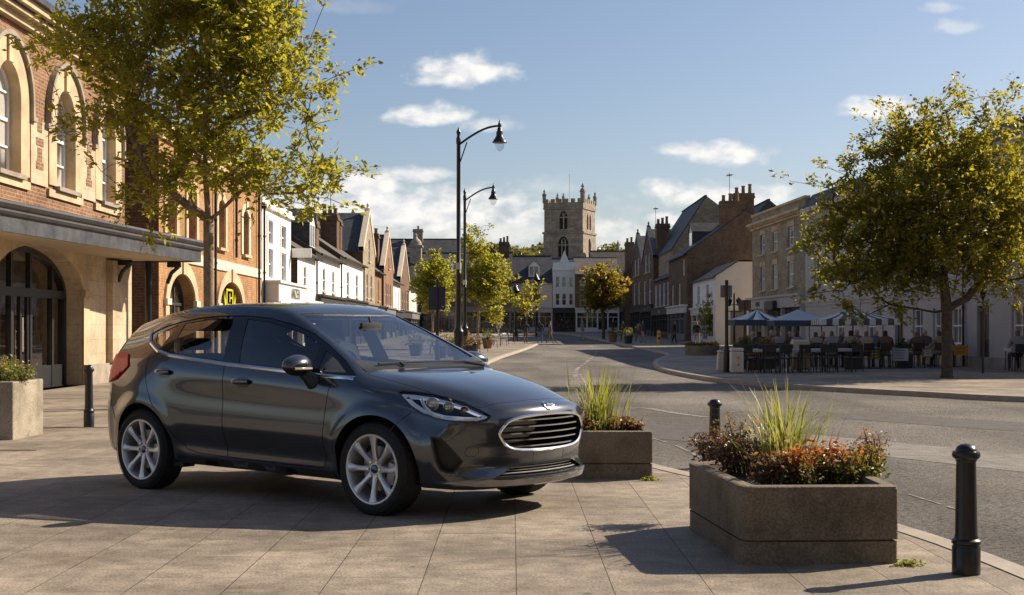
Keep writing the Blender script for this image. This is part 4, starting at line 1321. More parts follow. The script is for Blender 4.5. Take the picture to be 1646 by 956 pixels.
def town():
    left_corner_building()
    left_brick_building()
    # ---- white three-storey shop
    Y0 = 52.72; W = 7.0
    g = gz(Y0 + 3)
    r = empty('white_shop_house', (XL, Y0, g), 'tall white rendered shop house with paired sash windows and a pale boxed sign bay', 'building', rz=LEFT)
    H = 6.15
    cols = [(53.95 - Y0, 55.0 - Y0), (57.0 - Y0, 58.2 - Y0)]
    holes = [rect(a, b, z0, z1) for a, b in cols for z0, z1 in ((3.25, 4.42), (4.62, 5.55))]
    shell(r, W, 8, H, ['render_white', 'brick_brown'], holes)
    for a, b in cols:
        for z0, z1 in ((3.25, 4.42), (4.62, 5.55)): window(r, a, b, z0, z1, .1, 0, (1, 1), glass='glass')
        mb = MB(); slab_shape(mb, rect(a - .16, b + .16, 3.1, 5.75), [rect(a, b, 3.25, 5.55)], -.05, 0); mb.box(a, b, -.045, .05, 4.421, 4.619); mb.build('window_surround', M['render_white'], r)
    mb = MB(); mb.box(-.02, W + .02, -.16, .0, 5.98, 6.12); mb.box(-.02, W + .02, -.05, .3, 6.121, 6.32); mb.build('parapet', M['render_white'], r)
    mb = MB(); mb.box(.3, W + .35, -.62, -.002, 2.30, 3.02); mb.box(.22, W + .42, -.70, -.002, 3.021, 3.12); mb.box(.22, W + .42, -.72, -.002, 2.18, 2.298)
    s = mb.build('sign_bay', M['shop_white'], r)
    text(s, 'ANZEH', (W * .62, -.632, 2.66), .62, 'letter_dark', spacing=1.15)
    mb = MB(); mb.box(W - .05, W + .05, -.9, -.05, 4.35, 4.75); mb.build('hanging_sign', M['shop_white'], r)
    shopfront(r, .4, W - .1, 0, 2.2, 3, 'shop_white', 'shop_white', .2, .1, 1)
    pipe(r, .12, 0, 5.9)
    # ---- low white terrace with slate roofs and dark shopfronts
    def terrace(name, label, y0, y1, H, zr, nwin, wz, wallm, shop, group=None, sm='slate_brown', D=7.5, fr='white_paint', wins=None, ww=.85, sign=None, sd='brick_dark', sf=True, sz=2.75):
        g = gz((y0 + y1) / 2) - .0
        r = empty(name, (XL, y0, g), label, 'building', group, rz=LEFT)
        W = y1 - y0
        cs = wins or [W * (i + .5) / nwin for i in range(nwin)]
        holes = [rect(c - ww / 2, c + ww / 2, z0, z1) for c in cs for z0, z1 in wz]
        shell(r, W, D, H, [wallm, sd], holes, sidegable=(D / 2, zr))
        for c in cs:
            for z0, z1 in wz: window(r, c - ww / 2, c + ww / 2, z0, z1, .1, 0, (1 if ww > .9 else 0, 1), sill=.1, glass='glass')
        roof_gable(r, 0, W, 0, D, H, zr, sm, .25)
        mb = MB(); mb.tube([(0, -.30, H - .12), (W, -.30, H - .12)], .07, 6); mb.build('gutter', M['pipe'], r)
        if sf: shopfront(r, .1, W - .1, 0, sz, max(2, int(W / 2.6)), shop, shop, .62, .22, 1, sign=sign, ssize=.34, riser=.5)
        return r
    a = terrace('terrace_house', 'narrow white terrace house with one sash window beside the tall white shop', 61.6, 67.3, 4.65, 7.0, 1, [(3.05, 4.05)], 'render_white', 'shop_white', 'white terrace houses', wins=[2.2], ww=.95, sz=2.4)
    pipe(a, 5.5, 0, 4.5)
    b = terrace('terrace_house', 'white terrace house with a roof dormer above its black shopfront', 67.32, 76.9, 4.85, 7.3, 2, [(2.98, 4.15)], 'render_white', 'shop_dark', 'white terrace houses', wins=[2.9, 6.6], ww=1.0, sz=2.72)
    dormer(b, .9, .3, 5.05, 1.7, 1.25, 3.0)
    chimney(b, 4.5, 5.5, .62, 1.5, 5.0, 6.75, 4, 'brick_brown', 'y')
    pipe(b, 9.45, 0, 4.7)
    c = terrace('terrace_house', 'white terrace house with plain slate roof and a charcoal fascia lettered in gold', 76.92, 88.6, 5.05, 7.6, 2, [(2.9, 4.3)], 'render_white', 'shop_dark', 'white terrace houses', wins=[3.6, 8.2], ww=1.15, sz=2.65, sign='momens')
    chimney(c, 5.9, 7.2, .95, 1.95, 5.4, 7.9, 3, 'brick_dark', 'y'); chimney(c, 8.0, 8.9, 1.0, 1.6, 5.4, 7.75, 1, 'brick_dark', 'y'); aerial(c, 6.5, 1.4, 7.9, 1.9)
    pipe(c, 11.5, 0, 4.9)
    # ---- gabled stone house
    def gabled(name, label, y0, y1, H, za, wallm, wins, shop, gw=None, group=None, D=10, rz=LEFT, x=XL, roofm='slate', loc=None, coping='stone_pale', sd='brick_dark', sign=None, sz=2.65):
        g = gz((y0 + y1) / 2)
        W = y1 - y0
        r = empty(name, loc or (x, y0, g), label, 'building', group, rz=rz)
        out = [(0, -.35), (W, -.35), (W, H), (W / 2, za), (0, H)]
        holes = [rect(a - w / 2, a + w / 2, z0, z1) for a, w, z0, z1 in wins]
        mb = MB(); ngon_wall(mb, out, holes, 0, 0, .14)
        for xx, fl in ((0, 0), (W, 1)):
            pts = [(xx, 0, -.35), (xx, D, -.35), (xx, D, H), (xx, 0, H)]; mb.add(pts, [(0, 1, 2, 3) if fl else (3, 2, 1, 0)], 1)
        mb.add([(0, D, -.35), (W, D, -.35), (W, D, H), (W / 2, D, za), (0, D, H)], [(4, 3, 2, 1, 0)][::1], 1)
        mb.build('wall', [M[wallm], M[sd]], r)
        for a, w, z0, z1 in wins: window(r, a - w / 2, a + w / 2, z0, z1, .1, 0, (0, 1), sill=.1)
        roof_cross(r, 0, W, 0, D, H, za, roofm)
        mb = MB(); t = .18
        for s in (0, 1):
            x0, x1 = (0, W / 2) if s == 0 else (W, W / 2)
            dx = -.12 if s == 0 else .12
            mb.add([(x0 + dx, -.06, H - .05), (x1, -.06, za + .05), (x1, -.06, za + .35), (x0 + dx, -.06, H + .28), (x0 + dx, .30, H - .05), (x1, .30, za + .05), (x1, .30, za + .35), (x0 + dx, .30, H + .28)], [(0, 1, 2, 3), (3, 2, 6, 7), (0, 4, 5, 1), (4, 7, 6, 5)])
        mb.lathe([(.12, 0), (.16, .1), (.06, .2), (.10, .35), (0, .5)], 10, 0, (W / 2, .1, za + .3)); mb.build('gable_coping', M[coping], r)
        if shop: shopfront(r, .15, W - .15, 0, sz, max(2, int(W / 2.4)), shop, shop, .6, .2, 1, sign=sign, ssize=.34)
        return r
    e = gabled('gabled_house', 'honey stone house with a steep coped gable over twin tall windows', 88.65, 96.4, 5.9, 8.6, 'stone_wall', [(2.6, 1.0, 2.9, 4.5), (5.2, 1.0, 2.9, 4.5), (3.9, 1.0, 5.4, 6.9)], 'shop_grey', sz=2.5)
    f = terrace('brick_house', 'narrow red brick house squeezed between the gabled honey stone house and the gabled red house', 96.45, 101.2, 4.9, 7.6, 1, [(2.8, 4.3)], 'brick_red', 'shop_dark', sz=2.4)
    h = gabled('brick_house', 'red brick house with paired white windows under a steep gable with a pinnacle', 103.0, 111.2, 5.2, 8.0, 'brick_red', [(1.8, 1.0, 2.5, 4.2), (3.4, 1.0, 2.5, 4.2), (5.4, 1.0, 2.5, 4.2), (4.1, .8, 5.4, 6.3)], 'shop_grey', sz=2.3)
    chimney(h, .15, 1.3, .45, 1.25, 4.6, 7.9, 2, 'brick_dark', 'y')
    i = terrace('terrace_house', 'small white terrace house far down the left side with two upright windows', 111.25, 118.2, 4.5, 7.0, 2, [(2.2, 3.8)], 'render_white', 'shop_dark', 'white terrace houses', sz=2.1)
    chimney(i, 2.0, 3.2, .6, 1.4, 4.6, 7.0, 2, 'brick_dark', 'y')
    j = gabled('brick_house', 'brown brick house with a dark swept gable, last before the trees on the left', 118.3, 128.5, 4.8, 7.8, 'brick_brown', [(2.5, 1.2, 2.2, 3.8), (5.1, 1.2, 2.2, 3.8), (7.8, 1.2, 2.2, 3.8)], 'shop_dark', sz=2.1)
    k = terrace('terrace_house', 'cream house with three windows half hidden behind the left hand trees', 128.6, 140.5, 4.4, 6.6, 3, [(2.1, 3.5)], 'render_cream', 'shop_grey', sz=2.0)
    # ---- buildings closing the view
    Y = 142.0; g = gz(Y)
    r = empty('long_slate_house', (-13.0, Y, g), 'long grey roofed building with a cupola chimney closing the street behind the trees', 'building')
    W = 13.0
    wn = [(1.2 + 1.75 * q, 1.0, 3.2, 4.6) for q in range(7)]
    shell(r, W, 9, 5.6, ['brick_brown', 'brick_brown'], [rect(a - w / 2, a + w / 2, b, c) for a, w, b, c in wn], sidegable=(4.5, 8.4))
    for a, w, b, c in wn: window(r, a - w / 2, a + w / 2, b, c, .1, 0, (0, 1))
    roof_gable(r, 0, W, 0, 9, 5.6, 8.4, 'slate', .3); dormer(r, 6.2, .5, 5.9, 1.3, 1.3, 2.2); dormer(r, 9.4, .5, 5.9, 1.3, 1.3, 2.2); chimney(r, 11.6, 12.7, 3.6, 4.6, 7.4, 9.6, 3, 'brick_dark'); shopfront(r, .1, W - .1, 0, 2.6, 8, 'shop_grey', 'shop_grey', .5, .2, 3)
    mb = MB(); mb.box(2.2, 3.4, 2.6, 3.8, 6.5, 9.0); mb.box(2.05, 3.55, 2.45, 3.95, 9.001, 9.2); mb.lathe([(.62, 0), (.62, .3), (.45, .55), (.2, .8), (.12, 1.0), (.16, 1.1), (0, 1.3)], 14, 0, (2.8, 3.2, 9.2)); mb.build('cupola', M['stone_grey'], r)
    r = empty('dark_roof_hall', (-17.0, 168, 1.3), 'dark slate roofed hall rising behind the long grey roofed building', 'building')
    shell(r, 12.0, 9, 8.5, ['stone_grey', 'stone_grey'], [], sidegable=(4.5, 11.3)); roof_gable(r, 0, 12.0, 0, 9, 8.5, 11.3, 'slate', .3); chimney(r, 4.6, 5.8, 3.6, 4.8, 10, 12.6, 1, 'stone_grey')
    # cream house
    Y = 148.0; g = gz(Y); s = Y / F
    x0, x1 = -1.15, 4.36; W = x1 - x0
    r = empty('cream_house', (x0, Y, g), 'cream house with big dark roof and a dormer at the street end', 'building')
    wn = [(.95, 1.0, 3.05, 4.3), (3.65, 1.15, 3.05, 4.6)]
    shell(r, W, 8, 5.4, ['render_cream', 'render_cream'], [rect(a - w / 2, a + w / 2, b, c) for a, w, b, c in wn], sidegable=(4, 8.3))
    for a, w, b, c in wn: window(r, a - w / 2, a + w / 2, b, c, .1, 0, (1, 2), mat='shop_dark', sill=.1)
    roof_gable(r, 0, W, 0, 8, 5.4, 8.3, 'slate', .25); dormer(r, 3.55, .6, 5.95, 1.15, 1.2, 2.4); dormer(r, .3, .3, 5.7, 1.0, 1.0, 2.2)
    shopfront(r, 0, W, 0, 2.6, 4, 'shop_white', 'shop_white', .55, .15, 1)
    mb = MB(); mb.add([(-.9, -.3, 5.3), (.5, -.3, 5.3), (-.35, -.3, 8.0), (-.9, .2, 5.3), (.5, .2, 5.3), (-.35, .2, 8.0)], [(0, 1, 2), (3, 5, 4), (0, 2, 5, 3), (1, 4, 5, 2)]); mb.build('side_gable', M['render_white'], r)
    # white shaped-gable house
    Y = 147.0; g = gz(Y); x0 = 4.40; W = 2.45
    r = empty('white_gabled_house', (x0, Y, g), 'narrow white three storey house with a little shaped gable on its parapet', 'building')
    wn = [(cx, .42, z0, z1) for cx in (.5, 1.2, 1.95) for z0, z1 in ((2.85, 4.1), (4.75, 5.9))]
    out = [(0, -.3), (W, -.3), (W, 7.45), (1.75, 7.45), (1.55, 7.9), (1.22, 8.75), (.9, 7.9), (.7, 7.45), (0, 7.45)]
    shell(r, W, 9, 7.0, ['render_white', 'render_white'], [rect(a - w / 2, a + w / 2, b, c) for a, w, b, c in wn], outline=out)
    for a, w, b, c in wn: window(r, a - w / 2, a + w / 2, b, c, .1, 0, (0, 1), fw=.04)
    mb = MB(); mb.box(-.08, W + .08, -.14, -.002, 6.55, 6.7); mb.box(W + .002, W + 2.4, 1.0, 1.3, 6.2, 7.3); mb.build('parapet', M['render_white'], r)
    shopfront(r, 0, W, 0, 2.5, 2, 'shop_dark', 'shop_dark', .5, .15, 1)
    # brown house behind the autumn tree
    Y = 145.0; g = gz(Y); x0 = 6.75; W = 4.6
    r = empty('brown_corner_house', (x0, Y, g), 'brown brick house with white windows and pale shopfront behind the autumn tree', 'building')
    wn = [(cx, .6, z0, z1) for cx in (.75, 2.3, 3.8) for z0, z1 in ((2.75, 3.95), (4.4, 5.5))]
    shell(r, W, 9, 6.1, ['brick_brown', 'brick_brown'], [rect(a - w / 2, a + w / 2, b, c) for a, w, b, c in wn], sidegable=(4.5, 8.0))
    for a, w, b, c in wn: window(r, a - w / 2, a + w / 2, b, c, .1, 0, (0, 1))
    roof_gable(r, 0, W, 0, 9, 6.1, 8.0, 'slate_brown', .2); shopfront(r, 0, W, 0, 2.5, 4, 'shop_white', 'shop_white', .5, .15, 2)
    # ---- right-hand row, far to near
    XR = 12.15
    def rrow(name, label, y0, y1, H, zr, wins, wallm, shop, D=8, roofm='slate', sz=2.6, sign=None, x=XR, sd='brick_dark', n=None, sm='gold', signsz=.3, fascia=None):
        g = gz((y0 + y1) / 2); W = y1 - y0
        r = empty(name, (x, y1, g), label, 'building', rz=RIGHT)
        shell(r, W, D, H, [wallm, sd], [rect(a - w / 2, a + w / 2, b, c) for a, w, b, c in wins], sidegable=(D / 2, zr))
        for a, w, b, c in wins: window(r, a - w / 2, a + w / 2, b, c, .08, 0, (1, 1), sill=.08)
        roof_gable(r, 0, W, 0, D, H, zr, roofm, .2)
        if shop: shopfront(r, .1, W - .1, 0, sz, n or max(2, int(W / 2.2)), shop, fascia or shop, .55, .2, 1, sign=sign, signmat=sm, ssize=signsz)
        return r
    q = rrow('brown_terrace_house', 'low dark roofed brick house just right of the autumn tree', 140.5, 158, 6.0, 9.0, [(3, 2.2, 3, 4.8), (8, 2.2, 3, 4.8), (13, 2.2, 3, 4.8)], 'brick_brown', 'shop_dark', x=11.6)
    chimney(q, 16.0, 17.3, .1, .95, 5, 9.2, 2, 'brick_brown', 'y')
    dormer(q, 12, .8, 6.2, 1.3, 1.3, 2.5)
    for n_, (y0, y1, lab) in enumerate(((128.0, 138.5, 'further of two tall brown brick houses with pointed coped gables'), (117.6, 127.9, 'nearer of two tall brown brick houses with pointed coped gables'))):
        W = y1 - y0
        q = gabled('gabled_brick_house', lab, y0, y1, 6.6, 9.4, 'brick_brown', [(W * .27, 2.3, 2.75, 4.9), (W * .73, 2.3, 2.75, 4.9), (W * .35, 1.9, 5.6, 7.2), (W * .65, 1.9, 5.6, 7.2)], 'shop_dark', rz=RIGHT, loc=(XR, y1, gz((y0 + y1) / 2)), coping='lead', sign='Brows' if n_ else None, group=None)
        if n_: chimney(q, W - 1.25, W - .02, .3, 1.4, 5.0, 9.6, 3, 'brick_brown', 'y'); aerial(q, W - 1, .3, 9.3, 1.8)
    q = rrow('mansard_house', 'brown brick house with steep slate roof and white roof windows, left of the great chimney', 104.3, 117.5, 4.75, 7.4, [(2.0, 1.8, 2.5, 4.3), (5.0, 1.8, 2.5, 4.3), (8.0, 1.8, 2.5, 4.3), (11.0, 1.8, 2.5, 4.3)], 'brick_brown', 'shop_dark', sz=2.35, sign='Dahlia', sm='shop_white')
    for xx in (4.0, 8.6): dormer(q, xx, .7, 5.1, 1.5, 1.2, 2.2)
    # tall chimney house: gable to the camera
    y0, y1 = 93.6, 104.2; W = y1 - y0; g = gz(99)
    r = empty('tall_chimney_house', (11.95, y1, g), 'tall brown brick house with a great chimney on its blank gable and slate roof', 'building', rz=RIGHT)
    wn = [(2.5, 1.0, 2.5, 4.0), (6.6, 1.0, 2.5, 4.0), (9.0, .9, 4.5, 5.6)]
    D = 8.2
    shell(r, W, D, 6.0, ['brick_brown', 'brick_brown'], [rect(a - w / 2, a + w / 2, b, c) for a, w, b, c in wn], sidegable=(D / 2, 8.9))
    for a, w, b, c in wn: window(r, a - w / 2, a + w / 2, b, c, .08, 0, (0, 1))
    roof_gable(r, 0, W, 0, D, 6.0, 8.9, 'slate', .25); dormer(r, 5.0, 1.0, 6.6, 1.5, 1.2, 2.4)
    chimney(r, W - .95, W + .02, 2.35, 3.75, 4.0, 9.55, 3, 'brick_brown', 'y'); chimney(r, W - 3.0, W - 2.2, 3.6, 5.0, 8.0, 10.3, 3, 'brick_brown', 'y'); aerial(r, W - .5, 3.0, 9.9, 1.6)
    shopfront(r, .1, W - .1, 0, 2.4, 4, 'shop_grey', 'shop_white', .5, .15, 1)
    r = empty('slate_gable_house', (12.6, 122.0, gz(112)), 'house behind the roofs showing a pale gable tip left of the great chimney', 'building', rz=RIGHT)
    shell(r, 15, 8, 7.0, ['stone_wall', 'stone_wall'], [], sidegable=(2.6, 11.0)); roof_gable(r, 0, 14.7, 0, 8, 7.0, 11.0, 'slate', .1, ridge=2.6)
    r = empty('hipped_slate_house', (15.2, 106.0, gz(104)), 'house with a dark slate gable behind the great chimney', 'building', rz=RIGHT)
    shell(r, 8, 7.5, 6.2, ['brick_dark', 'slate'], [], sidegable=(3.2, 9.9)); roof_gable(r, 0, 8, 0, 7.5, 6.2, 9.9, 'slate', .1, ridge=3.2); 
    # small white house with its gable end to the camera
    y0, y1 = 83.0, 93.5; W = y1 - y0; g = gz(88)
    r = empty('white_gable_end_house', (12.35, y1, g), 'small white house with a dark roof and a blank cream gable end', 'building', rz=RIGHT)
    wn = [(2.8, 1.3, 2.5, 3.75), (7.0, 1.3, 2.5, 3.75)]
    mb = MB(); ngon_wall(mb, rect(0, W, -.35, 4.15), [rect(a - w / 2, a + w / 2, b, c) for a, w, b, c in wn], 0, 0, .12)
    mb.add([(W, 0, -.35), (W, 2.6, -.35), (W, 2.6, 4.98), (W, 1.3, 4.98), (W, 0, 4.15)], [(0, 1, 2, 3, 4)], 1); mb.quad((W, 2.6, -.35), (0, 2.6, -.35), (0, 2.6, 4.98), (W, 2.6, 4.98), 1)
    mb.add([(0, 0, -.35), (0, 2.6, -.35), (0, 2.6, 4.98), (0, 1.3, 4.98), (0, 0, 4.15)], [(4, 3, 2, 1, 0)], 1)
    mb.build('wall', [M['render_white'], M['render_cream']], r)
    mb = MB(); mb.add([(-.05, -.22, 4.06), (W + .06, -.22, 4.06), (W + .06, 1.35, 5.06), (-.05, 1.35, 5.06), (-.05, -.22, 3.98), (W + .06, -.22, 3.98), (W + .06, 1.35, 4.985), (-.05, 1.35, 4.985), (W + .06, 2.7, 5.06), (-.05, 2.7, 5.06)], [(0, 1, 2, 3), (4, 7, 6, 5), (0, 4, 5, 1), (1, 5, 6, 2), (3, 2, 8, 9)]); mb.build('roof', M['slate'], r)
    for a, w, b, c in wn: window(r, a - w / 2, a + w / 2, b, c, .06, 0, (1, 1))
    shopfront(r, .1, W - .1, 0, 2.25, 4, 'shop_white', 'shop_white', .45, .12, 2)
    mb = MB(); mb.box(W + .001, W + .06, .9, 1.9, -.2, 2.0); mb.build('side_door', M['shop_grey'], r)
    # ---- stone corner building, three storeys, and the long rendered building nearer
    a80, a68, a40 = Vector((14.05, 80.0)), Vector((14.58, 68.0)), Vector((15.83, 39.6))
    rz = math.atan2(-(80 - 39.6), 15.83 - 14.05)
    W = (a80 - a68).length; g = gz(74)
    r = empty('stone_corner_building', (14.05, 80.0, g), 'grey gold stone building of three storeys with a bracketed cornice and pale shopfront', 'building', rz=rz)
    cs = [(2.7, 1.15), (5.6, 1.15), (9.1, 1.25)]
    holes = [rect(c - w / 2, c + w / 2, z0, z1) for c, w in cs for z0, z1 in ((3.2, 4.55), (5.25, 6.35))]
    shell(r, W, 9, 7.55, ['stone_wall', 'stone_wall'], holes, reveal=.2)
    for c, w in cs:
        for z0, z1 in ((3.2, 4.55), (5.25, 6.35)):
            window(r, c - w / 2, c + w / 2, z0, z1, .14, 0, (1, 1), sill=.12, glass='curtain')
            mb = MB(); mb.box(c - w / 2 - .1, c + w / 2 + .1, -.03, -.001, z1 + .01, z1 + .28); mb.build('lintel', M['stone_trim'], r)
    mb = MB(); mb.box(-.1, W, -.12, 0, 6.75, 6.86); mb.box(-.25, W, -.34, 0, 6.98, 7.12)
    for x in np.arange(.1, W, .45): mb.box(x, x + .2, -.28, -.001, 6.861, 6.979)
    mb.box(-.1, W, -.06, .25, 7.551, 7.68); mb.build('cornice', M['stone_trim'], r)
    shopfront(r, -.15, W - .1, 0, 2.78, 3, 'render_grey', 'render_grey', .62, .22, 1, sign=None)
    text(r, 'DIREX', (2.6, -.285, 2.42), .36, 'letter_dark')
    mb = MB(); mb.box(5.3, 7.2, -.55, -.28, 2.05, 2.55, bev=.06); mb.build('awning_box', M['shop_dark'], r)
    W = (a68 - a40).length; g = .0
    r = empty('long_rendered_building', (14.58, 68.0, g), 'long grey rendered building with tall sash windows behind the big tree and cafe', 'building', rz=rz)
    def px_u(px):
        k = (px - 823) / F   # x = k y on the front line
        t = (14.58 - k * 68.0) / (k * -(68 - 39.6) - (15.83 - 14.58)); return t * -W if t < 0 else t * W
    lows = [(px_u(1475), 1.1), (px_u(1508), 1.1), (px_u(1536), 1.1), (px_u(1638), 1.15), (px_u(1400), 1.2), (px_u(1350), 1.3)]
    drs = [(px_u(1445), 1.0), (px_u(1580), 1.05)]
    ups = [(u, 1.1, z0, z1) for u in np.arange(2.2, W - 1, 3.1) for z0, z1 in ((3.35, 4.75), (5.45, 6.5))]
    holes = [rect(c - w / 2, c + w / 2, .75, 2.02) for c, w in lows] + [rect(c - w / 2, c + w / 2, 0, 2.05) for c, w in drs] + [rect(c - w / 2, c + w / 2, a, b) for c, w, a, b in ups]
    shell(r, W, 9, 7.0, ['render_grey', 'brick_dark'], holes, reveal=.22)
    for c, w in lows: window(r, c - w / 2, c + w / 2, .75, 2.02, .14, 0, (1, 1), sill=.1, glass='glass', mat='white_paint')
    for c, w, a, b in ups: window(r, c - w / 2, c + w / 2, a, b, .14, 0, (1, 1), sill=.1, glass='glass')
    for c, w in drs:
        mb = MB(); mb.box(c - w / 2, c + w / 2, .12, .18, 0, 2.05); 
        for z0, z1 in ((.2, .9), (1.0, 1.75)): mb.box(c - w / 2 + .12, c - .05, .10, .119, z0, z1); mb.box(c + .05, c + w / 2 - .12, .10, .119, z0, z1)
        dd = mb.build('door', M['black_paint'], r)
        mb = MB(); mb.box(c + w / 2 - .18, c + w / 2 - .12, .06, .099, .95, 1.1); mb.build('door_handle', M['gold'], dd)
    mb = MB(); mb.box(0, W, -.10, 0, 2.55, 2.68); mb.box(0, W, -.05, 0, 2.40, 2.549); mb.box(0, W, -.28, 0, 7.0, 7.2); mb.build('cornice', M['render_grey'], r)
    mb = MB(); mb.box(0, W, -.04, -.001, -.05, .35); mb.build('plinth', M['stone_grey'], r)
    mb = MB(); mb.add([(0, -.25, 7.201), (W, -.25, 7.201), (W, .35, 7.95), (0, .35, 7.95), (W, 4.5, 8.5), (0, 4.5, 8.5), (W, 8.9, 7.0), (0, 8.9, 7.0)], [(0, 1, 2, 3), (3, 2, 4, 5), (5, 4, 6, 7), (1, 6, 4, 2), (0, 3, 5, 7)]); mb.build('roof', M['slate_brown'], r)
    pipe(r, W - 7.2, 0, 6.9)
    # ---- church tower
    Y = 232.0; K = F / Y
    r = empty('church_tower', (0, 0, 0), 'square stone church tower with battlements, pinnacles and traceried belfry windows', 'church tower')
    S = 6.9; r.rotation_euler = (0, 0, math.radians(-21)); r.location = ((872 - 823) / K + .35, Y + 2.0, 0)
    H = 23.0
    mb = MB()
    stages = [(0, 13.4, .35), (13.4, 17.85, .12), (17.85, 22.0, 0)]
    def belfry(z0, zs, c, w): return arch_loop(c - w / 2, c + w / 2, z0, zs, w * .75, 9)
    f1 = [belfry(13.7, 15.7, S / 2, 1.9)]; f2 = [belfry(18.4, 20.4, S / 2, 1.45)]
    s1 = [belfry(13.7, 15.7, S / 2, 1.6)]; s2 = [belfry(18.4, 20.4, S / 2 - .75, .85), belfry(18.4, 20.4, S / 2 + .75, .85)]
    for z0, z1, o in stages:
        hf = {13.4: f1, 17.85: f2}.get(z0, []); hs = {13.4: s1, 17.85: s2}.get(z0, [])
        m2 = MB(); ngon_wall(m2, rect(-o, S + o, z0, z1), hf, -o, 0, .5); 
        mb.add(m2.v, m2.f, 0)
        m2 = MB(); ngon_wall(m2, rect(-o, S + o, z0, z1), hs, -o, 0, .5)
        mb.add([(S - y, x, z) for x, y, z in m2.v], m2.f, 0)
        mb.quad((-o, S + o, z0), (-o, -o, z0), (-o, -o, z1), (-o, S + o, z1)); mb.quad((S + o, S + o, z0), (-o, S + o, z0), (-o, S + o, z1), (S + o, S + o, z1))
        mb.box(-o - .15, S + o + .15, -o - .15, S + o + .15, z1 - .22, z1 + .10)
    mb.build('shaft', M['stone_tower'], r)
    mb = MB(); mb.box(.45, S - .45, .45, S - .45, 12, 21.5); mb.build('dark_louvres', simple('louvre', (.03, .028, .026), .8), r)
    # tracery
    mb = MB()
    for hole, (z0, zs, w) in ((f1, (13.7, 15.7, 1.9)), (f2, (18.4, 20.4, 1.45))):
        c = S / 2
        for x in ((c - w / 6, c + w / 6) if w > 1.6 else (c,)): mb.box(x - .09, x + .09, .1, .3, z0, zs + w * .45)
        mb.box(c - w / 2, c + w / 2, .11, .29, zs - .1, zs + .1); mb.tube([(c + .28 * math.cos(a) * w / 1.6, .2, zs + w * .38 + .28 * math.sin(a) * w / 1.6) for a in np.linspace(0, 2 * PI, 13)], .08, 5)
    mb.box(S - .3, S - .1, S / 2 - .09, S / 2 + .09, 13.7, 16.4)
    mb.build('tracery', M['stone_grey'], r)
    mb = MB()
    for q in range(6):
        t = (S - .9) * q / 5
        for bx in ((t, t + .75, -.12, .25), (t, t + .75, S - .25, S + .12), (-.12, .25, t, t + .75), (S - .25, S + .12, t, t + .75)): mb.box(bx[0], bx[1], bx[2], bx[3], 22.9, 23.55)
    for bx in ((-.12, S + .12, -.12, .25), (-.12, S + .12, S - .25, S + .12), (-.12, .25, .25, S - .25), (S - .25, S + .12, .25, S - .25)): mb.box(*bx, 22.101, 22.9)
    mb.build('battlements', M['stone_tower'], r)
    for x, y in ((0, 0), (S, 0), (0, S), (S, S), (S / 2, 0), (S, S / 2)):
        big = 1.0 if not (x == S / 2 or y == S / 2) else .7
        if x == S and y == 0: big = 1.35
        mb = MB(); mb.lathe([(.32 * big, 0), (.32 * big, 1.2 * big), (.42 * big, 1.25 * big), (.36 * big, 1.5 * big), (.12 * big, 1.8 * big), (.22 * big, 1.95 * big), (0, 2.4 * big)], 8, 0, (x, y, 22.9)); mb.build('pinnacle', M['stone_tower'], r)
    mb = MB(); mb.tube([(S / 2, S / 2, 22), (S / 2, S / 2, 28.0)], .07, 6); mb.lathe([(0, 0), (.15, .12), (0, .25)], 8, 0, (S / 2, S / 2, 28)); mb.build('flagpole', M['white_paint'], r)
    mb = MB(); mb.box(-.1, S + .1, -.1, S + .1, 21.9, 22.05); mb.build('tower_roof', M['lead'], r)
    for o in (-.75, S - .1):
        mb = MB(); mb.box(o, o + .85, -.95, -.36, 0, 14.2); mb.build('buttress', M['stone_tower'], r)
    # nave and low church roofs
    r = empty('church_nave', (7.0, 226, 1.3), 'low church roof running right from the foot of the tower', 'church roof')
    shell(r, 13, 10, 8.4, ['stone_tower', 'stone_tower'], [], sidegable=(5, 13.4)); roof_gable(r, 6.2, 13, 0, 10, 9.0, 13.2, 'slate_brown', .2, name='roof')
    mb = MB(); mb.lathe([(.3, 0), (.3, .8), (.15, 1.0), (.22, 1.2), (0, 1.8)], 8, 0, (10.5, 0, 13.0)); mb.build('finial', M['stone_tower'], r)
    r = empty('dark_slate_hall', (1.4, 180, 1.3), 'big dark slate roof below the foot of the church tower', 'building')
    shell(r, 9.5, 10, 6.0, ['stone_grey', 'stone_grey'], [], sidegable=(5, 9.6)); roof_gable(r, 0, 9.5, 0, 10, 6.0, 9.5, 'slate', .2)
    for i, (y0, w, h, zr, wm, lab) in enumerate(((-8, 14, 7.2, 9.8, 'brick_brown', 'added unseen brown brick house beyond the right edge of the road'), (6.1, 13, 6.6, 9.2, 'stone_wall', 'added unseen stone house beyond the right edge of the road'), (19.2, 13, 7.2, 9.6, 'brick_red', 'added unseen red brick house beyond the right edge of the road'))):  # unseen houses added to cut sky fill from the right and deepen shadows
        r = empty('sky_blocker_house', (23.5, y0 + w, 0), lab, 'building', rz=RIGHT)
        wn = [(w * (q + .5) / 4, 1.1, z0, z1) for q in range(4) for z0, z1 in ((3.4, 4.9),)]
        shell(r, w, 7, h, [wm, wm], [rect(a - ww / 2, a + ww / 2, b, c) for a, ww, b, c in wn], sidegable=(3.5, zr))
        for a, ww, b, c in wn: window(r, a - ww / 2, a + ww / 2, b, c, .1, 0, (1, 1))
        roof_gable(r, 0, w, 0, 7, h, zr, 'slate', .2); shopfront(r, .1, w - .1, 0, 2.8, 4, 'shop_dark', 'shop_grey', .6, .2, 1)
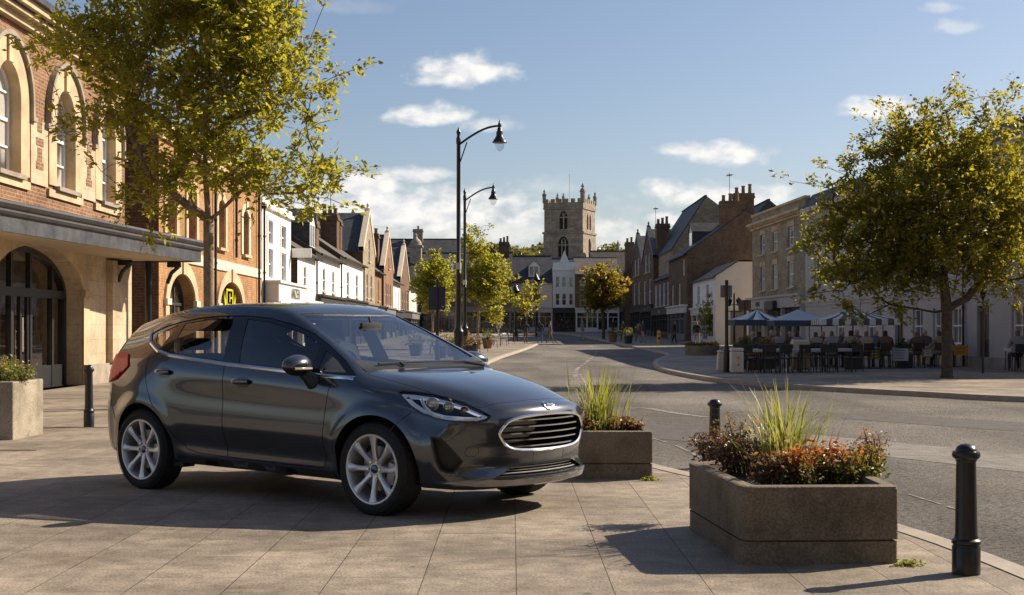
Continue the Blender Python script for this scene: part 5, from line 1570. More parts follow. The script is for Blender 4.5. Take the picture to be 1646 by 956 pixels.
    # houses across the square behind the viewer (they show in the car's paint)
    for i, (x, w, h, zr, wm, lab) in enumerate(((-22, 11, 7.0, 9.5, 'brick_brown', 'brown brick house facing the car across the square'), (-10.8, 12, 6.2, 9.0, 'stone_wall', 'stone house facing the car across the square'), (1.4, 12, 7.4, 10, 'brick_red', 'red brick house facing the car across the square'), (13.6, 13, 6.4, 9, 'render_cream', 'cream house facing the square from behind'))):
        r = empty('square_house', (x + w, -13.0, 0), lab, 'building', rz=PI)
        wn = [(w * (q + .5) / 4, 1.1, z0, z1) for q in range(4) for z0, z1 in ((3.4, 4.9),)]
        shell(r, w, 8, h, [wm, wm], [rect(a - ww / 2, a + ww / 2, b, c) for a, ww, b, c in wn], sidegable=(4, zr))
        for a, ww, b, c in wn: window(r, a - ww / 2, a + ww / 2, b, c, .1, 0, (1, 1))
        roof_gable(r, 0, w, 0, 8, h, zr, 'slate', .2); shopfront(r, .1, w - .1, 0, 2.8, 4, ['shop_dark', 'shop_white', 'shop_grey', 'shop_dark'][i], ['shop_dark', 'shop_white', 'shop_grey', 'shop_dark'][i], .6, .2, 1)
# ------------------------------------------------------------------ ground, kerbs, sky, light, camera
def slab_mat():
    m, nt, p = new_mat('paving_slabs'); L = nt.links.new
    g = N(nt, 'ShaderNodeNewGeometry'); s = N(nt, 'ShaderNodeSeparateXYZ'); L(g.outputs['Position'], s.inputs[0])
    a = N(nt, 'ShaderNodeMath', operation='ADD', i_1=-.02 + 46.5); L(s.outputs[0], a.inputs[0])
    b0 = N(nt, 'ShaderNodeMath', operation='ADD', i_1=40.0); L(s.outputs[1], b0.inputs[0])
    c = N(nt, 'ShaderNodeCombineXYZ'); L(b0.outputs[0], c.inputs[0]); L(a.outputs[0], c.inputs[1])
    b = N(nt, 'ShaderNodeTexBrick', offset=.37, offset_frequency=2, i_Scale=1.0, i_Mortar_Size=.0035, i_Mortar_Smooth=.4, i_Brick_Width=.62, i_Row_Height=.465)
    b.inputs['Color1'].default_value = (.348, .288, .220, 1); b.inputs["Color2"].default_value = (.272, .226, .174, 1); b.inputs['Mortar'].default_value = (.10, .08, .06, 1)
    L(c.outputs[0], b.inputs['Vector'])
    n1 = N(nt, 'ShaderNodeTexNoise', i_Scale=.55, i_Detail=9.0, i_Roughness=.68); L(g.outputs['Position'], n1.inputs['Vector'])
    n2 = N(nt, 'ShaderNodeTexNoise', i_Scale=70.0, i_Detail=4.0, i_Roughness=.7); L(g.outputs['Position'], n2.inputs['Vector'])
    n3 = N(nt, 'ShaderNodeTexNoise', i_Scale=6.0, i_Detail=6.0, i_Roughness=.7); L(g.outputs['Position'], n3.inputs['Vector'])
    r1 = ramp(nt, n1.outputs[0], [(.40, .66), (.58, 1.12)]); r2 = ramp(nt, n2.outputs[0], [(.38, .62), (.62, 1.25)]); r3 = ramp(nt, n3.outputs[0], [(.36, .72), (.6, 1.08)])
    v = N(nt, 'ShaderNodeTexVoronoi', i_Scale=2.4, i_Randomness=1.0); L(g.outputs['Position'], v.inputs['Vector'])
    r4 = ramp(nt, v.outputs['Distance'], [(.045, .30), (.065, 1.0)])
    x = mixc(nt, 1.0, b.outputs['Color'], r1.outputs[0], 'MULTIPLY'); x = mixc(nt, 1.0, x, r2.outputs[0], 'MULTIPLY'); x = mixc(nt, 1.0, x, r3.outputs[0], 'MULTIPLY'); x = mixc(nt, .7, x, r4.outputs[0], 'MULTIPLY')
    L(x, p.inputs['Base Color']); p.inputs['Specular IOR Level'].default_value = .3
    rr = ramp(nt, n3.outputs[0], [(.3, .62), (.7, .88)]); L(rr.outputs[0], p.inputs['Roughness'])
    h = N(nt, 'ShaderNodeMath', operation='MULTIPLY_ADD', i_1=.25); L(n2.outputs[0], h.inputs[0])
    inv = N(nt, 'ShaderNodeMath', operation='SUBTRACT', i_0=1.0); L(b.outputs['Fac'], inv.inputs[1]); L(inv.outputs[0], h.inputs[2])
    bp = N(nt, 'ShaderNodeBump', i_Strength=.5, i_Distance=.006); L(h.outputs[0], bp.inputs['Height']); L(bp.outputs[0], p.inputs['Normal'])
    return m


def asphalt_mat():
    m, nt, p = new_mat('asphalt'); L = nt.links.new
    g = N(nt, 'ShaderNodeNewGeometry')
    n1 = N(nt, 'ShaderNodeTexNoise', i_Scale=.22, i_Detail=8.0, i_Roughness=.6); L(g.outputs['Position'], n1.inputs['Vector'])
    n2 = N(nt, 'ShaderNodeTexNoise', i_Scale=34.0, i_Detail=6.0, i_Roughness=.8); L(g.outputs['Position'], n2.inputs['Vector'])
    v = N(nt, 'ShaderNodeTexVoronoi', i_Scale=45.0); L(g.outputs['Position'], v.inputs['Vector'])
    mp = N(nt, 'ShaderNodeMapping'); mp.inputs['Scale'].default_value = (.5, .07, 1); mp.inputs['Rotation'].default_value = (0, 0, .25); L(g.outputs['Position'], mp.inputs['Vector'])
    n3 = N(nt, 'ShaderNodeTexNoise', i_Scale=1.0, i_Detail=5.0); L(mp.outputs[0], n3.inputs['Vector'])
    r1 = ramp(nt, n1.outputs[0], [(.36, (.11, .098, .085)), (.5, (.155, .138, .118)), (.64, (.20, .178, .150))])
    r2 = ramp(nt, n2.outputs[0], [(.41, .38), (.59, 1.6)]); r3 = ramp(nt, n3.outputs[0], [(.42, .80), (.58, 1.25)]); rv = ramp(nt, v.outputs['Distance'], [(.0, 1.35), (.4, .85)])
    x = mixc(nt, 1.0, r1.outputs[0], r2.outputs[0], 'MULTIPLY'); x = mixc(nt, 1.0, x, r3.outputs[0], 'MULTIPLY'); x = mixc(nt, .8, x, rv.outputs[0], 'MULTIPLY')
    L(x, p.inputs['Base Color']); p.inputs['Roughness'].default_value = .82; p.inputs['Specular IOR Level'].default_value = .3
    bp = N(nt, 'ShaderNodeBump', i_Strength=1.0, i_Distance=.03); L(n2.outputs[0], bp.inputs['Height']); L(bp.outputs[0], p.inputs['Normal'])
    return m


NEAR_KERB = [(2.95, -30), (2.95, 0), (2.80, 4.5), (2.72, 6.7), (2.55, 8.4), (2.05, 10.5), (1.35, 12.6), (.55, 16), (-.2, 21), (-.75, 28), (-1.05, 36), (-1.1, 44), (-.95, 52), (-.45, 60), (.25, 68), (.9, 76), (1.45, 84), (1.7, 87.5), (1.55, 90), (.6, 92), (-1.5, 96), (-3.5, 104), (-4.2, 120), (-4.4, 150)]
FAR_KERB = [(60, 17.0), (30, 18.5), (16, 21.3), (10.0, 25.0), (8.2, 27.6), (6.4, 31.0), (5.35, 34.8), (4.95, 39), (4.85, 44), (5.1, 49), (5.6, 54), (6.3, 58), (7.0, 62), (7.3, 66), (7.2, 72), (6.9, 80), (6.6, 92), (6.2, 110), (5.4, 128), (3.6, 140), (1.0, 144.5), (-4, 146.0), (-14, 146.2)]


def smooth_line(pts, n=4):
    out = []
    P = [Vector(p) for p in pts]
    for i in range(len(P) - 1):
        p0 = P[max(i - 1, 0)]; p1 = P[i]; p2 = P[i + 1]; p3 = P[min(i + 2, len(P) - 1)]
        for s in range(n):
            t = s / n
            out.append(.5 * ((2 * p1) + (p2 - p0) * t + (2 * p0 - 5 * p1 + 4 * p2 - p3) * t * t + (3 * p1 - p0 - 3 * p2 + p3) * t ** 3))
    out.append(P[-1])
    return [tuple(p) for p in out]


def ground():
    asph = asphalt_mat(); slab = slab_mat()
    kerbm = simple('kerb_stone', (.34, .29, .235), .85, var=.2, scale=3, bump=.3)
    paint = None
    m, nt, p = new_mat('worn_road_paint'); L = nt.links.new
    g = N(nt, 'ShaderNodeNewGeometry'); n = N(nt, 'ShaderNodeTexNoise', i_Scale=14.0, i_Detail=6.0, i_Roughness=.75); L(g.outputs['Position'], n.inputs['Vector'])
    r = ramp(nt, n.outputs[0], [(.46, (.15, .135, .115)), (.66, (.42, .39, .34))]); L(r.outputs[0], p.inputs['Base Color']); p.inputs['Roughness'].default_value = .8
    paint = m
    mb = MB()
    ys = [-60, 0, 20, 40] + list(np.arange(46, 56, 1.0)) + list(range(58, 176, 6)) + [178, 260, 500, 1500]
    xs = [-600, -60, -12, 0, 12, 60, 600]
    vs = [(x, y, gz(y) - .10) for y in ys for x in xs]; nx = len(xs)
    mb.add(vs, [(j * nx + i, j * nx + i + 1, (j + 1) * nx + i + 1, (j + 1) * nx + i) for j in range(len(ys) - 1) for i in range(nx - 1)])
    o = mb.build('road', asph); tag(o, 'grey worn asphalt road', 'road', kind='structure')
    nk = smooth_line(NEAR_KERB); fk = smooth_line(FAR_KERB)

    def pave(name, outline, label):
        v, t = fill2d(outline, (), 3.0)
        mb = MB(); mb.add([(p[0], p[1], gz(p[1])) for p in v], [f if (Vector(v[f[1]]) - Vector(v[f[0]])).cross(Vector(v[f[2]]) - Vector(v[f[0]])) > 0 else f[::-1] for f in t])
        o = mb.build(name, slab); tag(o, label, 'pavement', kind='structure')
    pave('plaza', nk + [(-60, 150), (-60, -30)], 'pale stone slab paving of the square under the car')
    pave('pavement', fk + [(-14, 230), (60, 230)], 'paved footway on the far side of the road')

    def kerb(name, line, side, label):
        mb = MB(); n = len(line); A, B, Cc, Dd = [], [], [], []
        for i in range(n):
            a = Vector(line[max(i - 1, 0)]); b = Vector(line[min(i + 1, n - 1)]); t = (b - a).normalized(); nn = Vector((-t.y, t.x)) * side
            q = Vector(line[i]); z = gz(q.y)
            A.append((q.x - nn.x * .02, q.y - nn.y * .02, z - .101)); B.append((q.x - nn.x * .012, q.y - nn.y * .012, z - .02)); Cc.append((q.x + nn.x * .012, q.y + nn.y * .012, z + .006)); Dd.append((q.x + nn.x * .16, q.y + nn.y * .16, z + .005))
        V = A + B + Cc + Dd
        fs = []
        for i in range(n - 1):
            for k in range(3):
                q = (k * n + i, k * n + i + 1, (k + 1) * n + i + 1, (k + 1) * n + i); fs.append(q if side < 0 else q[::-1])
        mb.add(V, fs); o = mb.build(name, kerbm); tag(o, label, 'kerb', kind='structure')
    kerb('kerb', nk, 1, 'stone kerb along the edge of the square'); kerb('kerb', fk, -1, 'stone kerb of the far footway')

    def mark(line, w, dash=None, off=.0):
        ln = smooth_line(line, 8); mb = MB(); acc = 0
        for i in range(len(ln) - 1):
            a, b = Vector(ln[i]), Vector(ln[i + 1]); d = b - a; l = d.length
            if l < 1e-6: continue
            on = dash is None or (acc % (dash[0] + dash[1])) < dash[0]
            acc += l
            if not on: continue
            n = Vector((-d.y, d.x)).normalized() * w / 2; z = lambda y: gz(y) - .10 + .005
            mb.quad((a.x + n.x, a.y + n.y, z(a.y + n.y)), (a.x - n.x, a.y - n.y, z(a.y - n.y)), (b.x - n.x, b.y - n.y, z(b.y - n.y)), (b.x + n.x, b.y + n.y, z(b.y + n.y)))
        o = mb.build('road_marking', paint); tag(o, kind='structure')

    def gp(px, py): p = G(px, py); return (p.x, p.y)
    old = simple('patched_asphalt', (.20, .182, .158), .85, var=.35, scale=5, bump=.8, bscale=60); new = simple('dark_asphalt', (.085, .078, .072), .85, var=.3, scale=6, bump=.8, bscale=70)
    for pp, mt, l in (([(1190, 676), (1646, 716), (1646, 742), (1190, 694)], old, 'pale worn trench patch across the road'), ([(1010, 668), (1120, 676), (1150, 700), (1030, 690)], new, 'dark square patch in the road'), ([(1370, 652), (1646, 668), (1646, 682), (1350, 662)], new, 'long dark patch in the road')):
        q = [gp(*v) for v in pp]; mb = MB(); mb.add([(x, y, gz(y) - .10 + .003) for x, y in q], [(3, 2, 1, 0)]); o = mb.build('road_patch', mt); tag(o, l, 'road patch', kind='structure')
    stripe = simple('dark_stripe', (.05, .045, .04), .8)  # thin dark stripes laid flat on the paving
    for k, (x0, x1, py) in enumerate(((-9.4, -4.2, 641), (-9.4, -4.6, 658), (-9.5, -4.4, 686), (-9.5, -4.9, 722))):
        y = G(100, py).y; mb = MB(); mb.quad((x0, y - .035, .004), (x1, y - .035 - .05 * k, .004), (x1, y + .035 - .05 * k, .004), (x0, y + .035, .004)); o = mb.build('dark_stripe', stripe); tag(o, 'thin dark stripe across the paving by the corner building', 'drain', kind='structure')
    for ln, w, ds in (([gp(925, 600), gp(928, 588), gp(945, 576), gp(957, 566), gp(958, 559), gp(945, 552)], .13, (1.6, 1.1)),
                      ([gp(1010, 647), gp(1040, 647), gp(1085, 654), gp(1135, 660)], .14, None),
                      ([gp(1170, 652), gp(1240, 650), gp(1320, 651)], .09, None),
                      ([gp(1043, 690), gp(1085, 702), gp(1125, 720)], .035, (.8, .3)),
                      ([gp(1350, 697), gp(1480, 712), gp(1646, 734)], .025, (1.2, .5)),
                      ([gp(1400, 760), gp(1470, 778), gp(1545, 800)], .02, (.5, .25)),
                      ([gp(872, 553), gp(885, 550), gp(888, 546), gp(878, 543)], .25, None), ([gp(905, 552), gp(900, 548), gp(890, 543)], .22, None),
                      ([gp(1000, 552), gp(1022, 553), gp(1045, 556)], .22, None)):
        mark(ln, w, ds)


CLOUDS = [(748, 118, 62, 20, 1.0), (700, 128, 26, 9, .7), (690, 188, 52, 15, .95), (783, 203, 38, 10, .6), (585, 300, 62, 19, .95), (668, 284, 42, 11, .8), (640, 345, 200, 34, .95), (520, 350, 120, 36, .9), (720, 340, 90, 26, .9), (1070, 303, 30, 13, .95), (1168, 250, 52, 15, .95), (1105, 241, 36, 8, .8),
          (1415, 176, 48, 14, .95), (1150, 320, 62, 18, .95), (1228, 322, 42, 16, .85), (1075, 354, 30, 10, .85), (985, 380, 45, 20, .7), (1540, 44, 30, 10, .35), (1512, 12, 22, 8, .4), (800, 372, 130, 24, .65), (880, 300, 40, 12, .25), (560, 12, 60, 10, .12), (1235, 390, 120, 16, .4), (823, 490, 1500, 100, .34), (430, 385, 120, 22, .5)]


def world():
    w = bpy.data.worlds.new('World'); SC.world = w; w.use_nodes = True
    nt = w.node_tree; L = nt.links.new; bg = nt.nodes['Background']
    sky = N(nt, 'ShaderNodeTexSky', sky_type='NISHITA', sun_disc=False, sun_elevation=math.radians(33), altitude=50, air_density=1.0, dust_density=1.1, ozone_density=1.4)
    sky.sun_rotation = math.atan2(SUNV.x, SUNV.y)
    tc = N(nt, 'ShaderNodeTexCoord'); s = N(nt, 'ShaderNodeSeparateXYZ'); L(tc.outputs['Generated'], s.inputs[0])
    # cloud plane coordinates: bearing and height of a direction in the northern sky
    ym = N(nt, 'ShaderNodeMath', operation='MAXIMUM', i_1=.05); L(s.outputs[1], ym.inputs[0])
    u = N(nt, 'ShaderNodeMath', operation='DIVIDE'); L(s.outputs[0], u.inputs[0]); L(ym.outputs[0], u.inputs[1])
    v = N(nt, 'ShaderNodeMath', operation='DIVIDE'); L(s.outputs[2], v.inputs[0]); L(ym.outputs[0], v.inputs[1])
    cb = N(nt, 'ShaderNodeCombineXYZ'); L(u.outputs[0], cb.inputs[0]); L(v.outputs[0], cb.inputs[1])
    n1 = N(nt, 'ShaderNodeTexNoise', i_Scale=58.0, i_Detail=6.0, i_Roughness=.52)
    mp = N(nt, 'ShaderNodeMapping'); mp.inputs['Scale'].default_value = (1, 1.7, 1); L(cb.outputs[0], mp.inputs[0]); L(mp.outputs[0], n1.inputs['Vector'])
    n2 = N(nt, 'ShaderNodeTexNoise', i_Scale=19.0, i_Detail=3.0, i_Roughness=.5); L(mp.outputs[0], n2.inputs['Vector'])
    ds = N(nt, 'ShaderNodeMath', operation='MULTIPLY_ADD', i_1=1.7, i_2=-.66); L(n1.outputs[0], ds.inputs[0])
    ds2 = N(nt, 'ShaderNodeMath', operation='MULTIPLY_ADD', i_1=.5); L(n2.outputs[0], ds2.inputs[0]); L(ds.outputs[0], ds2.inputs[2])
    total = None
    for px, py, rw, rh, al in CLOUDS:
        rw *= 1.12; rh *= 1.25
        cu_, cv_ = (px - 823) / F, (YH - py) / F
        a = N(nt, 'ShaderNodeMath', operation='MULTIPLY_ADD', i_1=F / rw, i_2=-cu_ * F / rw); L(u.outputs[0], a.inputs[0])
        b = N(nt, 'ShaderNodeMath', operation='MULTIPLY_ADD', i_1=F / rh, i_2=-cv_ * F / rh); L(v.outputs[0], b.inputs[0])
        # flatter underside
        lo = N(nt, 'ShaderNodeMath', operation='MINIMUM', i_1=0.0); L(b.outputs[0], lo.inputs[0])
        b2 = N(nt, 'ShaderNodeMath', operation='MULTIPLY_ADD', i_1=.45); L(lo.outputs[0], b2.inputs[0]); L(b.outputs[0], b2.inputs[2])
        aa = N(nt, 'ShaderNodeMath', operation='MULTIPLY'); L(a.outputs[0], aa.inputs[0]); L(a.outputs[0], aa.inputs[1])
        rr = N(nt, 'ShaderNodeMath', operation='MULTIPLY_ADD'); L(b2.outputs[0], rr.inputs[0]); L(b2.outputs[0], rr.inputs[1]); L(aa.outputs[0], rr.inputs[2])
        sq = N(nt, 'ShaderNodeMath', operation='SQRT'); L(rr.outputs[0], sq.inputs[0])
        # density = 1 - r + noise
        de = N(nt, 'ShaderNodeMath', operation='SUBTRACT'); L(ds2.outputs[0], de.inputs[0]); L(sq.outputs[0], de.inputs[1])
        mr = N(nt, 'ShaderNodeMapRange', interpolation_type='SMOOTHSTEP', i_1=-1.1, i_2=.10, i_3=0.0, i_4=al); L(de.outputs[0], mr.inputs[0])
        if total is None: total = mr.outputs[0]
        else:
            mx = N(nt, 'ShaderNodeMath', operation='MAXIMUM'); L(total, mx.inputs[0]); L(mr.outputs[0], mx.inputs[1]); total = mx.outputs[0]
    fr = N(nt, 'ShaderNodeMath', operation='GREATER_THAN', i_1=.06); L(s.outputs[1], fr.inputs[0])
    gate = N(nt, 'ShaderNodeMath', operation='MULTIPLY'); L(total, gate.inputs[0]); L(fr.outputs[0], gate.inputs[1])
    # loose clouds in the rest of the sky
    n5 = N(nt, 'ShaderNodeTexNoise', i_Scale=3.0, i_Detail=7.0, i_Roughness=.6); mp2 = N(nt, 'ShaderNodeMapping'); mp2.inputs['Scale'].default_value = (1, 1, 2.6); L(tc.outputs['Generated'], mp2.inputs[0]); L(mp2.outputs[0], n5.inputs['Vector'])
    back = N(nt, 'ShaderNodeMapRange', interpolation_type='SMOOTHSTEP', i_1=.54, i_2=.72, i_3=0.0, i_4=.8); L(n5.outputs[0], back.inputs[0])
    bk = N(nt, 'ShaderNodeMapRange', i_1=.05, i_2=-.15, i_3=0.0, i_4=1.0); L(s.outputs[1], bk.inputs[0])
    bm_ = N(nt, 'ShaderNodeMath', operation='MULTIPLY'); L(back.outputs[0], bm_.inputs[0]); L(bk.outputs[0], bm_.inputs[1])
    tot = N(nt, 'ShaderNodeMath', operation='MAXIMUM'); L(gate.outputs[0], tot.inputs[0]); L(bm_.outputs[0], tot.inputs[1])
    shade = ramp(nt, n1.outputs[0], [(.35, (7.4, 7.5, 7.8)), (.6, (9.8, 9.5, 9.0))])
    tint = mixc(nt, 1.0, sky.outputs[0], (.985, .962, 1.01), 'MULTIPLY')
    ccol = mixc(nt, tot.outputs[0], tint, shade.outputs[0])
    L(ccol, bg.inputs[0]); bg.inputs[1].default_value = SKY_STRENGTH
    Ld = bpy.data.lights.new('sun', 'SUN'); Ld.energy = SUN_STRENGTH; Ld.angle = math.radians(.5); Ld.color = (1.0, .87, .70)
    lo = bpy.data.objects.new('sun', Ld); COL.objects.link(lo); lo.rotation_euler = (-SUNV).to_track_quat('-Z', 'Y').to_euler(); lo.location = (20, 20, 40)
    cam = bpy.data.cameras.new('camera'); co = bpy.data.objects.new('camera', cam); COL.objects.link(co)
    co.location = (0, 0, EYE); co.rotation_euler = (PI / 2, 0, 0); cam.sensor_width = 36; cam.lens = F / 1646 * 36; cam.shift_y = (YH - 478) / 1646; cam.clip_end = 3000; cam.clip_start = .1
    SC.camera = co
    SC.view_settings.view_transform = 'Standard'; SC.view_settings.look = 'None'; SC.view_settings.exposure = EXPOSURE; SC.view_settings.gamma = 1
    try:
        SC.cycles.use_denoising = True; SC.cycles.max_bounces = 8; SC.cycles.transparent_max_bounces = 16; SC.cycles.sample_clamp_indirect = 4
    except Exception: pass
# ------------------------------------------------------------------ trees, planting
def leaves_mesh(name, P, mats, parent, size=(.09, .13), asp=.5, up=.5, seed=0, mi=None, D=None):
    """P: (n,3) leaf positions; each leaf is a small folded blade"""
    r = np.random.default_rng(seed); n = len(P)
    d = r.normal(size=(n, 3)); d[:, 2] *= .6; d[:, 2] -= .15
    if D is not None: d = d * .75 + D * 1.0
    d /= np.linalg.norm(d, axis=1)[:, None]
    w = r.normal(size=(n, 3)); w[:, 2] += up * 0
    nn = r.normal(size=(n, 3)); nn[:, 2] = np.abs(nn[:, 2]) + up
    s = np.cross(nn, d); s /= np.linalg.norm(s, axis=1)[:, None] + 1e-9
    u = np.cross(d, s)
    L = r.uniform(size[0], size[1], n)[:, None]; W = L * asp / 2
    b = P; tip = P + d * L - u * L * .06; l = P + d * L * .45 + s * W + u * L * .07; q = P + d * L * .45 - s * W + u * L * .07
    V = np.empty((n * 4, 3)); V[0::4] = b; V[1::4] = l; V[2::4] = tip; V[3::4] = q
    idx = np.arange(n * 4, dtype=np.int32).reshape(n, 4)
    tri = np.concatenate([idx[:, [0, 1, 2]], idx[:, [0, 2, 3]]], 1).reshape(-1)
    me = bpy.data.meshes.new(name)
    me.vertices.add(n * 4); me.vertices.foreach_set('co', V.reshape(-1))
    me.loops.add(n * 6); me.loops.foreach_set('vertex_index', tri)
    me.polygons.add(n * 2); me.polygons.foreach_set('loop_start', np.arange(0, n * 6, 3, dtype=np.int32))
    for m in (mats if isinstance(mats, (list, tuple)) else [mats]): me.materials.append(m)
    if mi is not None: me.polygons.foreach_set('material_index', np.repeat(np.asarray(mi, np.int32), 2))
    me.update(calc_edges=True); me.validate()
    o = bpy.data.objects.new(name, me); COL.objects.link(o)
    if parent is not None: o.parent = parent
    return o


def grow(base, trunk_r, fork, lobes, ncl, ntw, seed, leader=None, spread=.42, clump=.55):
    """branch network reaching clumps of twigs inside the lobes"""
    r = np.random.default_rng(seed)
    vol = np.array([l[3] * l[4] * l[5] for l in lobes]); vol = vol / vol.sum()
    def sample(k, rim=.35):
        out = []
        for q in range(k):
            l = lobes[q] if q < len(lobes) else lobes[r.choice(len(lobes), p=vol)]
            v = r.normal(size=3); v /= np.linalg.norm(v); t = (r.uniform(rim, 1)) ** .6
            out.append((l[0] + v[0] * l[3] * t, l[1] + v[1] * l[4] * t, l[2] + v[2] * l[5] * t))
        return np.array(out)
    cl = sample(ncl)
    nodes = [(0, 0, 0), (.01, 0, fork * .35), (.0, .01, fork * .7), (0, 0, fork)]
    par = [-1, 0, 1, 2]
    top = max(l[2] + l[5] * .75 for l in lobes)
    lx = leader or (sum(l[0] for l in lobes) / len(lobes), 0)
    k = 6
    for i in range(1, k + 1):
        t = i / k; nodes.append((lx[0] * t * .6 + r.normal() * .05, lx[1] * t * .6 + r.normal() * .05, fork + (top - fork) * t)); par.append(len(nodes) - 2)
    nodes = [np.array(n, float) for n in nodes]
    def connect(p, segs, sag, lim):
        A = np.array(nodes[3:]); d = np.linalg.norm(A - p, axis=1) + np.maximum(0, A[:, 2] - p[2] + .15) * .75
        j = int(np.argmin(d)) + 3; a = nodes[j]; prev = j
        for i in range(1, segs + 1):
            t = i / segs; q = a + (p - a) * t + np.array([0, 0, sag * math.sin(PI * t)]) + r.normal(size=3) * .05 * np.linalg.norm(p - a) * (1 - t) * t * 3
            nodes.append(q); par.append(prev); prev = len(nodes) - 1
        return prev
    order = np.argsort([np.linalg.norm(c - np.array([0, 0, fork])) for c in cl])
    tips = []
    for i in order: connect(cl[i], 4, -.10 * np.linalg.norm(cl[i][:2]) * .4, 0)
    ends = []
    for c in cl:
        for _ in range(ntw):
            v = r.normal(size=3) * np.array([1, 1, .75]) * clump * .62
            ends.append((connect(c + v, 2, .03, 0)))
    n = len(nodes); cnt = np.zeros(n)
    child = [[] for _ in range(n)]
    for i in range(1, n): child[par[i]].append(i)
    for i in range(n - 1, -1, -1): cnt[i] = 1 if not child[i] else sum(cnt[c] for c in child[i])
    rad = trunk_r * (cnt / cnt[0]) ** .47
    return nodes, par, child, rad, ends


def tree(name, label, cat, base, trunk_r, fork, lobes, ncl, ntw, lpt, leaf, mats, seed, group=None, bark='bark', asp=.5, clump=.55, sig=.17, flare=1.35, mix=None, leader=None, minr=.001):
    root = empty(name, base, label, cat, group)
    nodes, par, child, rad, ends = grow(base, trunk_r, fork, lobes, ncl, ntw, seed, leader, clump=clump)
    rr = np.random.default_rng(seed + 1)
    mb = MB()
    # chains from each branching
    def chain(i):
        pts, rs = [nodes[par[i]]], [min(rad[i] * 1.15, rad[par[i]])]
        while True:
            pts.append(nodes[i]); rs.append(rad[i])
            if not child[i]: break
            ch = sorted(child[i], key=lambda c: -rad[c])
            for c in ch[1:]: todo.append(c)
            i = ch[0]
        return pts, rs
    todo = []
    pts = [nodes[0]]; rs = [trunk_r * flare]
    i = 0
    first = True
    stack = [child[0][0]]
    while stack or todo:
        i = stack.pop() if stack else todo.pop()
        p, r_ = chain(i)
        if first:
            r_[0] = trunk_r * flare; p.insert(1, p[0] + (p[1] - p[0]) * .12); r_.insert(1, trunk_r * 1.06); first = False
        if max(r_) < minr: continue
        mb.tube(p, [max(x, .0055) for x in r_], 12 if max(r_) > .06 else (6 if max(r_) > .015 else 4), cap=False)
    mb.build('trunk', M[bark], root, None)
    P = []; D = []
    for e in ends:
        a = nodes[par[e]]; b = nodes[e]; v = b - a; ln = np.linalg.norm(v) + 1e-6; v = v / ln
        v = v + np.array([0, 0, .25]); v /= np.linalg.norm(v)
        k = max(3, int(rr.normal(lpt, lpt * .35)))
        t = rr.uniform(-.35, 1.0, k)[:, None]
        q = b + v * (t * min(ln, sig * 3.2) * .9 - sig * .1) + rr.normal(size=(k, 3)) * sig * .42
        P.append(q); D.append(np.repeat(v[None], k, 0))
    P = np.concatenate(P); D = np.concatenate(D)
    mi = None
    if mix is not None and len(mats) > 1:
        mi = (rr.uniform(size=len(P)) < mix).astype(int)
    leaves_mesh('crown', P, mats, root, leaf, asp, .45, seed + 2, mi, D)
    return root


def pxlobes(base, Y, lst, dy=None):
    """crown lobes measured on the photograph at the tree's distance -> metres round its foot"""
    k = Y / F
    out = []
    for px, py, rx, rz in lst:
        x, z = XZ(px, py, Y)
        out.append((x - base[0], RNG.uniform(-.3, .3), z - base[2], rx * k, (rx * .5 + rz * .4) * k if dy is None else dy, rz * k))
    return out


